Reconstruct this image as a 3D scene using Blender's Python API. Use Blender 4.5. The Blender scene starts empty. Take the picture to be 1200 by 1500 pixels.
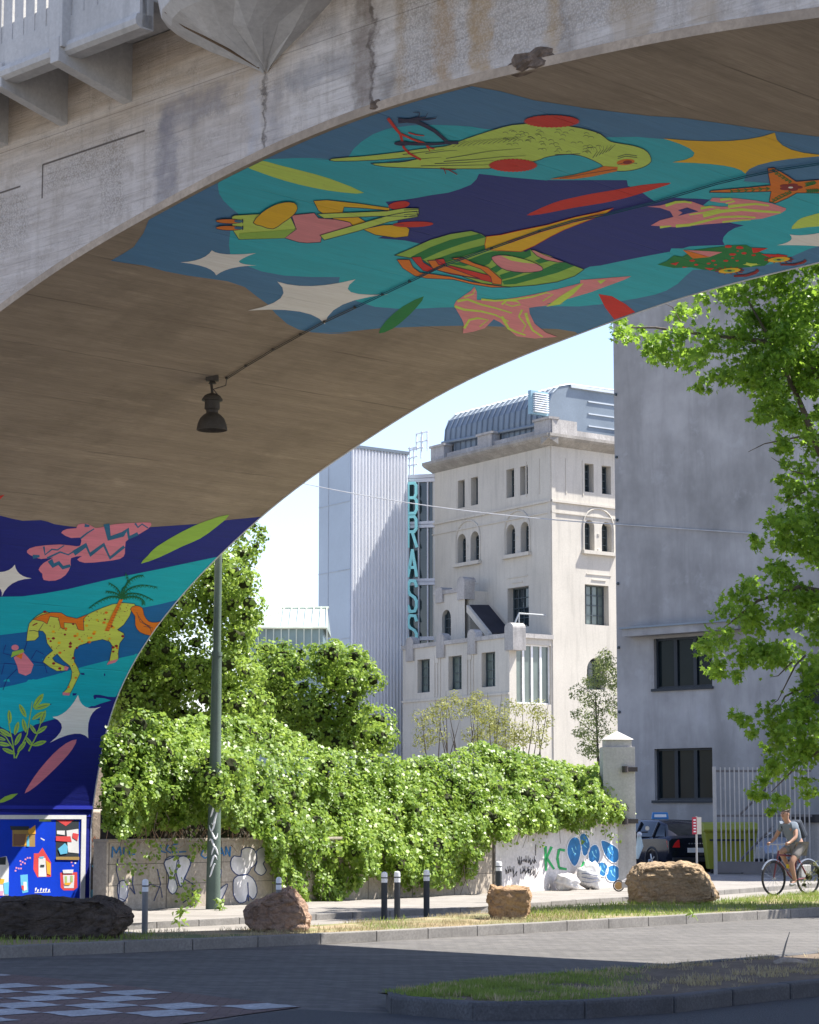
import bpy, bmesh, math, random
import numpy as np
from mathutils import Vector, Matrix
R_=math.radians
random.seed(7); rng=np.random.default_rng(7)
SC=bpy.context.scene; COL=SC.collection
# ------------------------------------------------------------ camera
FPX=3500.0; HC=1.6; PITCH=math.atan(450/FPX)
cam=bpy.data.cameras.new('camera'); camo=bpy.data.objects.new('camera',cam); COL.objects.link(camo)
cam.sensor_fit='VERTICAL'; cam.sensor_height=36; cam.lens=FPX/1500*36
cam.clip_start=0.3; cam.clip_end=3000
camo.location=(0,0,HC); camo.rotation_euler=(math.pi/2+PITCH,0,0)
cam.dof.use_dof=False
SC.camera=camo
# ------------------------------------------------------------ sun and sky
SUN_AZ=R_(15); SUN_EL=R_(59)            # direction to the sun, azimuth counted from +X towards +Y
w=bpy.data.worlds.new('World'); SC.world=w; w.use_nodes=True
nt=w.node_tree; sky=nt.nodes.new('ShaderNodeTexSky'); sky.sky_type='NISHITA'; sky.sun_disc=False
sky.sun_elevation=SUN_EL; sky.sun_rotation=math.pi/2-SUN_AZ
sky.air_density=1.0; sky.dust_density=0.6; sky.ozone_density=1.2
tm=nt.nodes.new('ShaderNodeMix'); tm.data_type='RGBA'; tm.blend_type='MULTIPLY'; tm.inputs[0].default_value=1; tm.inputs[7].default_value=(1.0,.93,1.0,1); nt.links.new(sky.outputs[0],tm.inputs[6]); nt.links.new(tm.outputs[2],nt.nodes['Background'].inputs[0]); nt.nodes['Background'].inputs[1].default_value=0.105
sl=bpy.data.lights.new('sun','SUN'); sl.energy=5; sl.angle=R_(0.5); sl.color=(1,.955,.88)
so=bpy.data.objects.new('sun',sl); COL.objects.link(so)
sd=Vector((math.cos(SUN_AZ)*math.cos(SUN_EL),math.sin(SUN_AZ)*math.cos(SUN_EL),math.sin(SUN_EL)))
so.rotation_euler=sd.to_track_quat('Z','Y').to_euler(); so.location=(20,40,60)
SC.view_settings.view_transform='Standard'; SC.view_settings.look='None'
SC.view_settings.exposure=1.40; SC.view_settings.gamma=1
SC.cycles.max_bounces=8; SC.cycles.diffuse_bounces=5; SC.cycles.transparent_max_bounces=8
# ------------------------------------------------------------ measuring helpers (photo pixel -> direction)
cP,sP=math.cos(PITCH),math.sin(PITCH)
def ray(px,py):
    u=(px-600)/FPX; v=(750-py)/FPX
    return Vector((u,cP-v*sP,sP+v*cP))
def G(px,py,z=0.0):
    r=ray(px,py); t=(z-HC)/r.z; return Vector((r.x*t,r.y*t,z))
def PD(px,py,D):
    r=ray(px,py); t=D/r.y; return Vector((r.x*t,D,HC+r.z*t))
class Face:      # a vertical plane: origin o (ground), unit direction d, normal n towards the viewer
    def __init__(s,o,d):
        s.o=Vector((o[0],o[1],0)); s.d=Vector((d[0],d[1],0)).normalized(); n=Vector((s.d.y,-s.d.x,0))
        if n.dot(-s.o)<0: n=-n
        s.n=n
    def pick(s,px,py):
        r=ray(px,py); t=s.o.dot(s.n)/r.dot(s.n); p=r*t+Vector((0,0,HC)); return ((p-s.o).dot(s.d),p.z)
    def P(s,k,z,out=0.0): return s.o+s.d*k+Vector((0,0,z))+s.n*out
    def rect(s,x0,x1,y0,y1):   # pixel box -> k0,k1,z0,z1
        xm=(x0+x1)/2; ym=(y0+y1)/2
        a=s.pick(x0,ym)[0]; b=s.pick(x1,ym)[0]; return min(a,b),max(a,b),s.pick(xm,y1)[1],s.pick(xm,y0)[1]
# ------------------------------------------------------------ object helpers
def tag(o,label=None,cat=None,group=None,kind=None):
    if label: o['label']=label
    if cat: o['category']=cat
    if group: o['group']=group
    if kind: o['kind']=kind
    return o
def wloc(o):
    v=Vector((0,0,0))
    while o is not None: v+=o.location; o=o.parent
    return v
def thing(name,loc,label,cat,group=None):
    o=bpy.data.objects.new(name,None); o.empty_display_size=.2; COL.objects.link(o); o.location=loc
    return tag(o,label,cat,group)
def link(name,me,parent=None,loc=None):
    o=bpy.data.objects.new(name,me); COL.objects.link(o)
    if parent is not None: o.parent=parent
    if loc is not None: o.location=loc
    return o
def copy_tree(o,parent=None):
    c=o.copy(); COL.objects.link(c); c.parent=parent
    for ch in list(o.children): copy_tree(ch,c)
    return c
class MB:
    def __init__(s): s.v=[]; s.f=[]; s.m=[]; s.uv=None
    def add(s,vs,fs,m=0):
        b=len(s.v); s.v+= [tuple(p) for p in vs]; s.f+=[[i+b for i in f] for f in fs]; s.m+=[m]*len(fs); return s
    def obox(s,o,ux,uy,uz,x0,x1,y0,y1,z0,z1,m=0):
        P=[o+ux*x+uy*y+uz*z for z in(z0,z1) for y in(y0,y1) for x in(x0,x1)]
        return s.add(P,[(0,2,3,1),(4,5,7,6),(0,1,5,4),(2,6,7,3),(0,4,6,2),(1,3,7,5)],m)
    def box(s,x0,x1,y0,y1,z0,z1,m=0):
        return s.obox(Vector((0,0,0)),Vector((1,0,0)),Vector((0,1,0)),Vector((0,0,1)),x0,x1,y0,y1,z0,z1,m)
    def fbox(s,F,k0,k1,z0,z1,o0,o1,m=0):   # box on a Face, from o0 to o1 outwards
        return s.obox(F.o,F.d,Vector((0,0,1)),F.n,k0,k1,z0,z1,o0,o1,m)
    def prism(s,pts,vec,m=0):
        n=len(pts); P=[Vector(p) for p in pts]; Q=[p+Vector(vec) for p in P]
        return s.add(P+Q,[list(range(n))[::-1],list(range(n,2*n))]+[(i,(i+1)%n,n+(i+1)%n,n+i) for i in range(n)],m)
    def tube(s,pts,r,n=8,m=0,cap=True):
        pts=[Vector(p) for p in pts]; rs=r if isinstance(r,(list,tuple)) else [r]*len(pts)
        b=len(s.v); up=None
        for i,p in enumerate(pts):
            d=(pts[min(i+1,len(pts)-1)]-pts[max(i-1,0)]).normalized()
            if up is None: up=d.orthogonal().normalized()
            else:
                up=up-d*up.dot(d); up=up.normalized() if up.length>1e-6 else d.orthogonal().normalized()
            w_=d.cross(up)
            for k in range(n):
                a=2*math.pi*k/n; s.v.append(tuple(p+(up*math.cos(a)+w_*math.sin(a))*rs[i]))
        for i in range(len(pts)-1):
            for k in range(n):
                s.f.append([b+i*n+k,b+i*n+(k+1)%n,b+(i+1)*n+(k+1)%n,b+(i+1)*n+k]); s.m.append(m)
        if cap:
            s.f.append([b+k for k in range(n)][::-1]); s.f.append([b+(len(pts)-1)*n+k for k in range(n)]); s.m+=[m,m]
        return s
    def lathe(s,prof,c=(0,0,0),n=20,m=0,axis=None,cap=True):   # prof: (r,z)
        b=len(s.v); c=Vector(c); ax=Vector(axis).normalized() if axis else Vector((0,0,1)); ux=ax.orthogonal().normalized(); uy=ax.cross(ux)
        for r,z in prof:
            for k in range(n):
                a=2*math.pi*k/n; s.v.append(tuple(c+ax*z+(ux*math.cos(a)+uy*math.sin(a))*max(r,1e-4)))
        for i in range(len(prof)-1):
            for k in range(n): s.f.append([b+i*n+k,b+i*n+(k+1)%n,b+(i+1)*n+(k+1)%n,b+(i+1)*n+k]); s.m.append(m)
        if cap:
            s.f.append([b+k for k in range(n)][::-1]); s.f.append([b+(len(prof)-1)*n+k for k in range(n)]); s.m+=[m,m]
        return s
    def build(s,name,mats,parent=None,smooth=False,bevel=0,loc=None):
        base=wloc(parent) if parent is not None else Vector((0,0,0))
        off=Vector((0,0,0))
        if loc is not None: off=Vector(loc)-base
        if not isinstance(mats,(list,tuple)): mats=[mats]
        me=bpy.data.meshes.new(name); B=base+off
        v=[(p[0]-B.x,p[1]-B.y,p[2]-B.z) for p in s.v]
        me.from_pydata(v,[],s.f)
        for m in mats: me.materials.append(m)
        me.polygons.foreach_set('material_index',s.m)
        bm=bmesh.new(); bm.from_mesh(me); bmesh.ops.recalc_face_normals(bm,faces=bm.faces)
        if bevel>0:
            bmesh.ops.bevel(bm,geom=[e for e in bm.edges if len(e.link_faces)==2 and e.calc_face_angle(0)>.5],offset=bevel,segments=2,affect='EDGES',profile=.6,clamp_overlap=True)
        bm.to_mesh(me); bm.free()
        if smooth: me.polygons.foreach_set('use_smooth',[True]*len(me.polygons)); me.set_sharp_from_angle(angle=R_(40))
        return link(name,me,parent,off)
# ------------------------------------------------------------ materials
MATS={}
def new_mat(name):
    m=bpy.data.materials.new(name); m.use_nodes=True; MATS[name]=m
    return m,m.node_tree,m.node_tree.nodes['Principled BSDF']
def N(nt,t,**kw):
    n=nt.nodes.new(t)
    for k,v in kw.items():
        if k in n.inputs: n.inputs[k].default_value=v
        else: setattr(n,k,v)
    return n
def noise(nt,vec,scale,detail=4,rough=.55,dist=0):
    n=N(nt,'ShaderNodeTexNoise'); n.inputs['Scale'].default_value=scale; n.inputs['Detail'].default_value=detail
    n.inputs['Roughness'].default_value=rough; n.inputs['Distortion'].default_value=dist
    if vec is not None: nt.links.new(vec,n.inputs['Vector'])
    return n.outputs['Fac']
def mrange(nt,v,a,b,c=0,d=1,smooth=False):
    n=N(nt,'ShaderNodeMapRange'); n.inputs[1].default_value=a; n.inputs[2].default_value=b; n.inputs[3].default_value=c; n.inputs[4].default_value=d
    if smooth: n.interpolation_type='SMOOTHSTEP'
    nt.links.new(v,n.inputs[0]); return n.outputs[0]
def mix(nt,f,a,b,mode='MIX'):
    n=N(nt,'ShaderNodeMix',data_type='RGBA'); n.blend_type=mode
    for sock,val in ((n.inputs[0],f),(n.inputs[6],a),(n.inputs[7],b)):
        if isinstance(val,(int,float)): sock.default_value=val
        elif isinstance(val,(tuple,list)): sock.default_value=(*val[:3],1)
        else: nt.links.new(val,sock)
    return n.outputs[2]
def math_(nt,op,a,b=None):
    n=N(nt,'ShaderNodeMath',operation=op)
    for i,val in enumerate((a,b)):
        if val is None: continue
        if isinstance(val,(int,float)): n.inputs[i].default_value=val
        else: nt.links.new(val,n.inputs[i])
    return n.outputs[0]
def coords(nt,kind='Object',scale=(1,1,1),rotz=0):
    tc=N(nt,'ShaderNodeTexCoord'); mp=N(nt,'ShaderNodeMapping'); mp.inputs['Scale'].default_value=scale; mp.inputs['Rotation'].default_value=(0,0,rotz)
    nt.links.new(tc.outputs[kind],mp.inputs[0]); return mp.outputs[0]
def bump(nt,bs,h,dist=.01,strength=.6,prev=None):
    b=N(nt,'ShaderNodeBump'); b.inputs['Distance'].default_value=dist; b.inputs['Strength'].default_value=strength
    nt.links.new(h,b.inputs['Height'])
    if prev is not None: nt.links.new(prev,b.inputs['Normal'])
    nt.links.new(b.outputs[0],bs.inputs['Normal']); return b.outputs[0]
def sc(c,k): return tuple(min(max(x*k,0),1) for x in c[:3])
def M(name,col,rough=.8,var=.18,scale=1.5,fine=25,finevar=.1,bumpd=.003,metal=0,spec=.3,streak=0):
    if name in MATS: return MATS[name]
    m,nt,bs=new_mat(name); v=coords(nt)
    a=noise(nt,v,scale,5); c=mix(nt,mrange(nt,a,.3,.7),sc(col,1-var),sc(col,1+var))
    f=noise(nt,v,fine,4,.7); c=mix(nt,mrange(nt,f,.35,.65,0,finevar*2),c,sc(col,.55))
    if streak:
        sv=coords(nt,'Object',(3,3,.25)); s_=noise(nt,sv,1.5,5,.6); c=mix(nt,mrange(nt,s_,.5,.72,0,streak),c,sc(col,.45))
    nt.links.new(c,bs.inputs['Base Color']); bs.inputs['Roughness'].default_value=rough; bs.inputs['Metallic'].default_value=metal
    bs.inputs['Specular IOR Level'].default_value=spec
    if bumpd: bump(nt,bs,f,bumpd,.6)
    return m
def leafmat(name,c1,c2,c3,trans=.35,rough=.45):
    m,nt,bs=new_mat(name); out=nt.nodes['Material Output']
    g=N(nt,'ShaderNodeNewGeometry'); r=g.outputs['Random Per Island']
    big=noise(nt,coords(nt),.55,3)
    cr=N(nt,'ShaderNodeValToRGB'); e=cr.color_ramp; e.elements[0].color=(*c1,1); e.elements[1].color=(*c3,1); el=e.elements.new(.5); el.color=(*c2,1)
    f=math_(nt,'ADD',math_(nt,'MULTIPLY',r,.6),mrange(nt,big,.3,.7,0,.45)); nt.links.new(f,cr.inputs[0]); c=cr.outputs[0]
    nt.links.new(c,bs.inputs['Base Color']); bs.inputs['Roughness'].default_value=rough; bs.inputs['Specular IOR Level'].default_value=.35
    t=N(nt,'ShaderNodeBsdfTranslucent'); tc=mix(nt,.5,c,sc(c3,1.6)); nt.links.new(tc,t.inputs[0])
    ms=N(nt,'ShaderNodeMixShader'); ms.inputs[0].default_value=trans
    nt.links.new(bs.outputs[0],ms.inputs[1]); nt.links.new(t.outputs[0],ms.inputs[2]); nt.links.new(ms.outputs[0],out.inputs[0])
    return m
def glass(name,col=(.02,.03,.035),rough=.06):
    if name in MATS: return MATS[name]
    m,nt,bs=new_mat(name); v=coords(nt); c=mix(nt,noise(nt,v,.8,3),sc(col,.6),sc(col,1.6)); nt.links.new(c,bs.inputs['Base Color'])
    bs.inputs['Roughness'].default_value=rough; bs.inputs['Specular IOR Level'].default_value=.8; bs.inputs['IOR'].default_value=1.5
    return m
# ============================================================ BRIDGE GEOMETRY
AL=R_(45.57); BA=Vector((math.sin(AL),math.cos(AL),0)); BS=Vector((math.cos(AL),-math.sin(AL),0)); BZ=Vector((0,0,1))
BP=Vector((-5.604,42.372,0)); BWD=8.2; SK=.0106; VA=17.04; VR=7.60; VZ=1.436; VDZ=.087
def bpt(s,a,z): return BP+BS*s+BA*a+BZ*z
FARPX=[(148,1120),(160,1050),(195,970),(235,910),(320,815),(385,755),(450,702),(530,650),(650,573),(750,525),(850,490),(1000,433),(1100,408),(1200,385)]
NEARPX=[(0,460),(105,380),(210,325),(300,272),(395,225),(470,192),(550,160),(680,125),(800,100),(900,75),(1000,55),(1100,38),(1200,28)]
def _edge(pts,near):
    n=(BA+BS*SK) if near else BA; off=-BWD if near else 0; z0=VZ+(VDZ if near else 0); out=[(0.0,1.0)]
    for px,py in pts:
        r=ray(px,py); t=(off+BP.dot(n))/r.dot(n); p=r*t+Vector((0,0,HC)); S=(p-BP).dot(BS)
        x=(VA-S)/VA; y=(p.z-z0)/VR; out.append((math.atan2(y,x),math.hypot(x,y)))
    out.append((out[-1][0]+.5,1.0)); out.append((4,1)); th=np.array([o[0] for o in out]); rr=np.array([o[1] for o in out])
    g=np.linspace(-.5,4,900); v=np.interp(g,th,rr); k=np.hanning(61); k/=k.sum(); v2=np.convolve(np.pad(v,30,mode='edge'),k,'valid'); return g,v2
EF=_edge(FARPX,False); EN=_edge(NEARPX,True)
def rho(th,t):
    if th<=0: return 1.0
    return float(np.interp(th,*EF))*(1-t)+float(np.interp(th,*EN))*t
def vault(th,t,off=0.0):
    if th<=0: S=0.0; Z=VZ+VDZ*t+VR*th; n=Vector((1,0))
    else:
        r=rho(th,t); S=VA-VA*r*math.cos(th); Z=VZ+VDZ*t+VR*r*math.sin(th); n=Vector((math.cos(th)/VA,-math.sin(th)/VR)).normalized()
    a=t*(-BWD-SK*S); return bpt(S+n.x*off,a,Z+n.y*off)
def px2v(px,py):
    r=ray(px,py); o=Vector((0,0,HC))-BP; os,oa=o.dot(BS),o.dot(BA); ds,da=r.dot(BS),r.dot(BA); t=.5; th=.5
    for _ in range(14):
        q=rho(th,t); z0=VZ+VDZ*t
        A=(ds/(VA*q))**2+(r.z/(VR*q))**2; B=2*(((os-VA)*ds)/(VA*q)**2+((HC-z0)*r.z)/(VR*q)**2); C=((os-VA)/(VA*q))**2+((HC-z0)/(VR*q))**2-1
        D=B*B-4*A*C; L=(-B+math.sqrt(max(D,0)))/(2*A); Z=HC+r.z*L
        if Z<z0: L=-os/ds; Z=HC+r.z*L
        S=os+ds*L; a=oa+da*L; t=t*.3+.7*(a/(-BWD-SK*S)); th=math.atan2((Z-z0)/VR,(VA-S)/VA) if Z>z0 else (Z-z0)/VR
    return th,t
TH=np.linspace(0,math.pi,121); ARC=np.concatenate([[0],np.cumsum(np.hypot(np.diff(VA*np.cos(TH)),np.diff(VR*np.sin(TH))))])
def arc(th): return th*VR if th<0 else float(np.interp(th,TH,ARC))
DTH=math.pi/120
NB=Face(tuple((BP-BA*BWD)[:2]),tuple((BS-BA*SK)[:2]))
FB=Face(tuple(BP[:2]),tuple(BS[:2]))
# ------------------------------------------------------------ bridge materials
def board(name,col,paint=False):
    m,nt,bs=new_mat(name); uv=N(nt,'ShaderNodeUVMap'); 
    def mp(sx,sy):
        q=N(nt,'ShaderNodeMapping'); q.inputs['Scale'].default_value=(sx,sy,1); nt.links.new(uv.outputs[0],q.inputs[0]); return q.outputs[0]
    grain=noise(nt,mp(20,1.3),1.5,7,.75,.3); plank=noise(nt,mp(5.2,.10),1.0,2,.5); blot=noise(nt,mp(.35,.25),1.2,4,.6); fine=noise(nt,mp(30,18),1,4,.7)
    # casting joints: every 1.3 m of arc
    sep=N(nt,'ShaderNodeSeparateXYZ'); nt.links.new(mp(1,1),sep.inputs[0])
    wob=math_(nt,'ADD',sep.outputs[0],math_(nt,'MULTIPLY',noise(nt,mp(.4,.4),1,3),.10))
    fr=math_(nt,'FRACT',math_(nt,'DIVIDE',wob,1.34)); ln=mrange(nt,math_(nt,'ABSOLUTE',math_(nt,'SUBTRACT',fr,.5)),0,.012,1,0)
    ln=math_(nt,'MULTIPLY',ln,mrange(nt,noise(nt,mp(.3,.35),2,3),.42,.6,0,1))
    k=.22 if paint else .42
    c=mix(nt,mrange(nt,grain,.3,.72),sc(col,1+k*.6),sc(col,1-k*.55)); c=mix(nt,mrange(nt,plank,.4,.62,0,.28),c,sc(col,1-k)); c=mix(nt,mrange(nt,blot,.4,.7,0,.4 if not paint else .2),c,sc(col,1-k))
    c=mix(nt,mrange(nt,fine,.62,.75,0,.35 if not paint else .1),c,sc(col,.45))
    f2=math_(nt,'FRACT',math_(nt,'DIVIDE',math_(nt,'ADD',sep.outputs[0],math_(nt,'MULTIPLY',noise(nt,mp(.8,.8),1,3),.03)),.135)); l2=mrange(nt,math_(nt,'ABSOLUTE',math_(nt,'SUBTRACT',f2,.5)),0,.05,1,0)
    l2=math_(nt,'MULTIPLY',l2,mrange(nt,noise(nt,mp(1.2,.7),1.5,4,.7),.45,.62,0,1)); c=mix(nt,math_(nt,'MULTIPLY',l2,.16 if paint else .32),c,sc(col,.35))
    c=mix(nt,math_(nt,'MULTIPLY',ln,.3 if paint else .55),c,sc(col,.3))
    if not paint:
        ef=noise(nt,mp(1.6,.35,),1.4,5,.7); c=mix(nt,mrange(nt,ef,.60,.74,0,.4),c,sc(col,1.7)); dk=noise(nt,mp(.5,.5),1.1,6,.7); c=mix(nt,mrange(nt,dk,.50,.70,0,.5),c,sc(col,.5))
    if paint: # worn flecks
        wn=noise(nt,mp(9,3),2.2,5,.75); c=mix(nt,mrange(nt,wn,.63,.70,0,.55),c,sc(col,.5))
    nt.links.new(c,bs.inputs['Base Color']); bs.inputs['Roughness'].default_value=.62 if paint else .9; bs.inputs['Specular IOR Level'].default_value=.25
    h=math_(nt,'ADD',math_(nt,'MULTIPLY',grain,.6),math_(nt,'SUBTRACT',plank,math_(nt,'MULTIPLY',ln,1.2))); bump(nt,bs,h,.012 if paint else .022,.55)
    return m
VMAT=board('board_marked_concrete',(.37,.30,.225))
PC={'steel':(.08,.235,.44),'teal':(.03,.50,.60),'navy':(.018,.032,.25),'lime':(.62,.82,.14),'orange':(.85,.22,.02),'amber':(.98,.55,.02),'red':(.72,.03,.025),
 'cream':(.95,.92,.86),'pink':(.85,.30,.33),'green':(.012,.24,.06),'ink':(.02,.02,.09),'leafgreen':(.35,.60,.09),'deep':(.014,.022,.25),'cobalt':(.008,.15,.44),'aqua':(.006,.50,.62),
 'rose':(.82,.26,.35),'blueline':(.03,.17,.33),'yellowgreen':(.66,.84,.12),'darkred':(.30,.02,.03),'palm':(.01,.17,.07),'horse':(.66,.76,.12),'ultramarine':(.022,.035,.42)}
PM={k:board('paint_'+k,v,True) for k,v in PC.items()}
# ------------------------------------------------------------ vault mesh
bridge=thing('arch_bridge',(BP.x,BP.y,0),'wide concrete arch bridge with a painted underside spanning the road','bridge')
THS=[-.32,-.25]+[-VZ/VR*.5,0.0]+[DTH*i for i in range(1,121)]
NT=17
def vault_mesh():
    vs=[];fs=[];uvs=[]
    ths=THS; L=[i/NT for i in range(NT+1)]
    for th in ths:
        for t in L:
            if th>math.pi-1e-6: pass
            vs.append(vault(th,t)); uvs.append((arc(th)+3,t*BWD))
    n=NT+1
    for i in range(len(ths)-1):
        for j in range(NT): fs.append((i*n+j,i*n+j+1,(i+1)*n+j+1,(i+1)*n+j))
    # right pier wall down to the ground
    b=len(vs)
    for j,t in enumerate(L):
        p=vault(math.pi,t); vs.append(Vector((p.x,p.y,-2))); uvs.append((arc(math.pi)+6,t*BWD))
    for j in range(NT): fs.append(((len(ths)-1)*n+j,(len(ths)-1)*n+j+1,b+j+1,b+j))
    return vs,fs,uvs
def mesh_uv(name,vs,fs,uvs,mats,mi=None,parent=None):
    base=wloc(parent) if parent else Vector((0,0,0))
    me=bpy.data.meshes.new(name); me.from_pydata([tuple(Vector(v)-base) for v in vs],[],fs)
    ul=me.uv_layers.new(name='UVMap'); li=np.empty(len(me.loops),dtype=np.int32); me.loops.foreach_get('vertex_index',li)
    ul.data.foreach_set('uv',np.array(uvs,dtype=np.float32)[li].ravel())
    for m in mats: me.materials.append(m)
    if mi is not None: me.polygons.foreach_set('material_index',mi)
    return link(name,me,parent)
vs,fs,uvs=vault_mesh()
vo=mesh_uv('vault',vs,fs,uvs,[VMAT],None,bridge); vo.data.polygons.foreach_set('use_smooth',[False]*len(fs))
# ------------------------------------------------------------ mural painting: flat coats of paint laid on the vault
class Paint:
    def __init__(s,name,parent,label=None): s.name=name; s.parent=parent; s.label=label; s.polys=[]
    def poly(s,pts,col,layer):  s.polys.append((pts,col,layer)); return s
    def build(s):
        vs=[];fs=[];uvs=[];mi=[]; cols=[]
        for pts,col,layer in s.polys:
            if col not in cols: cols.append(col)
            ci=cols.index(col)
            q=[px2v(*p) for p in pts]
            bm=bmesh.new(); ks=[]
            for th,t in q:
                v=Vector((th,t*.5,0))
                if ks and (ks[-1].co-v).length<1e-5: continue
                ks.append(bm.verts.new(v))
            if len(ks)<3: bm.free(); continue
            from mathutils.geometry import delaunay_2d_cdt
            co2=[v.co.to_2d() for v in ks]; bm.clear()
            dv,_,df,_,_,_=delaunay_2d_cdt(co2,[],[list(range(len(co2)))],1,1e-7)
            nv=[bm.verts.new((p.x,p.y,0)) for p in dv]
            for fc in df:
                try: bm.faces.new([nv[i] for i in fc])
                except ValueError: pass
            for v in [v for v in bm.verts if not v.link_faces]: bm.verts.remove(v)
            bm.normal_update()
            for co,no in (((0,.002*0,0),(0,-1,0)),((0,.5*.993,0),(0,1,0)),((-VZ/VR,0,0),(-1,0,0))):
                bmesh.ops.bisect_plane(bm,geom=bm.verts[:]+bm.edges[:]+bm.faces[:],plane_co=co,plane_no=no,clear_outer=True,dist=1e-7)
            if not bm.verts: bm.free(); continue
            x0=min(v.co.x for v in bm.verts); x1=max(v.co.x for v in bm.verts); y0=min(v.co.y for v in bm.verts); y1=max(v.co.y for v in bm.verts)
            cuts=[(-VZ/VR*.5)]+[DTH*i for i in range(0,121)]
            for c in cuts:
                if x0<c<x1: bmesh.ops.bisect_plane(bm,geom=bm.verts[:]+bm.edges[:]+bm.faces[:],plane_co=(c,0,0),plane_no=(1,0,0),dist=1e-7)
            for j in range(1,NT):
                c=j/NT*.5
                if y0<c<y1: bmesh.ops.bisect_plane(bm,geom=bm.verts[:]+bm.edges[:]+bm.faces[:],plane_co=(0,c,0),plane_no=(0,1,0),dist=1e-7)
            bm.normal_update(); b=len(vs)
            for i,v in enumerate(bm.verts): v.index=i; th,t=v.co.x,v.co.y*2; vs.append(vault(th,t,.003+.0013*layer)); uvs.append((arc(th)+3,t*BWD))
            for f in bm.faces: fs.append([b+v.index for v in f.verts]); mi.append(ci)
            bm.free()
        if fs:
            o=mesh_uv(s.name,vs,fs,uvs,[PM[c] for c in cols],mi,s.parent)
            if s.label: o['label']=s.label
            return o
def X(ox,oy,k,pts): return [(ox+x/k,oy+y/k) for x,y in pts]
c2=lambda *p: X(150,120,2.4,p)
c3=lambda *p: X(450,120,3,p)
c4=lambda *p: X(800,120,3,p)
c6=lambda *p: X(0,700,3,p)
c8=lambda *p: X(0,850,4.8,p)
c9=lambda *p: X(700,230,6,p)
c10=lambda *p: X(1000,230,6,p)
c11=lambda *p: X(530,320,4,p)
c12=lambda *p: X(480,130,4,p)
c13=lambda *p: X(0,740,5,p)
def smooth_poly(pts,k=3,closed=True):   # Catmull-Rom
    out=[];n=len(pts)
    for i in range(n if closed else n-1):
        p0,p1,p2,p3=[pts[(i+j)%n] if closed else pts[min(max(i+j,0),n-1)] for j in(-1,0,1,2)]
        for s in range(k):
            t=s/k; out.append(tuple(.5*(2*b+(c-a)*t+(2*a-5*b+4*c-d)*t*t+(-a+3*b-3*c+d)*t**3) for a,b,c,d in zip(p0,p1,p2,p3)))
    if not closed: out.append(pts[-1])
    return out
def stroke(pts,w,w2=None):
    if w2 is None: w2=w
    L=[];Rr=[]; n=len(pts)
    for i,p in enumerate(pts):
        a=pts[max(i-1,0)]; b=pts[min(i+1,n-1)]; dx,dy=b[0]-a[0],b[1]-a[1]; l=math.hypot(dx,dy) or 1; ww=(w+(w2-w)*i/max(n-1,1))/2
        nx,ny=-dy/l*ww,dx/l*ww; L.append((p[0]+nx,p[1]+ny)); Rr.append((p[0]-nx,p[1]-ny))
    return L+Rr[::-1]
def segs(P,pts,w,col,layer,w2=None):
    P.poly(stroke(pts,w,w2),col,layer)
def outline(P,pts,w,col,layer):
    n=len(pts)
    for i in range(n):
        (x0,y0),(x1,y1)=pts[i],pts[(i+1)%n]; l=math.hypot(x1-x0,y1-y0)
        if l<.3: continue
        ex,ey=(x1-x0)/l*w*.35,(y1-y0)/l*w*.35; P.poly(stroke([(x0-ex,y0-ey),(x1+ex,y1+ey)],w),col,layer+.4*(i%2)+(.2 if i==n-1 else 0))
def ell(cx,cy,rx,ry,rot=0,n=18,j=0):
    c,s=math.cos(rot),math.sin(rot); o=[]
    for i in range(n):
        q=1+random.uniform(-j,j); x,y=rx*q*math.cos(2*math.pi*i/n),ry*q*math.sin(2*math.pi*i/n); o.append((cx+x*c-y*s,cy+x*s+y*c))
    return o
def star(tips,ctr,n=6):
    o=[]
    for i,(p,c) in enumerate(zip(tips,ctr)):
        q=tips[(i+1)%len(tips)]
        for s in range(n): t=s/n; o.append(tuple((1-t)**2*a+2*t*(1-t)*b+t*t*d for a,b,d in zip(p,c,q)))
    return o
mural=Paint('mural',bridge,'colourful mural of animals and stars painted under the arch')
base=c2((30,628),(70,605),(110,580),(145,530),(165,480),(182,455),(150,400))+[(400,160),(560,100)]+c3((500,-60),(690,12),(850,40),(1000,80),(1200,110))+c4((150,112),(300,130),(450,148),(600,157),(800,185),(1000,215),(1200,240),(1400,262),(1400,620))+[(1250,420),(1000,470),(860,505)]+c4((130,1098),(50,1085))+c3((1000,1082),(870,1075),(720,1070),(540,1073),(320,1082),(150,1100),(0,1100))+c2((880,882),(800,885),(740,880),(690,870),(650,850),(610,815),(580,780),(545,755),(500,720),(440,700),(370,690),(300,680),(220,665),(150,645),(80,636))
mural.poly(base,'steel',0)
deep=c6((-140,175),(0,165),(50,178),(100,188),(180,185),(210,192),(240,203),(300,212),(400,222),(560,220),(660,216),(780,208),(900,200),(1000,185),(1150,170),(1300,150),(1500,400),(1000,1000))+[(300,1500),(-60,1500)]
mural.poly(deep,'deep',0)
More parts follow.
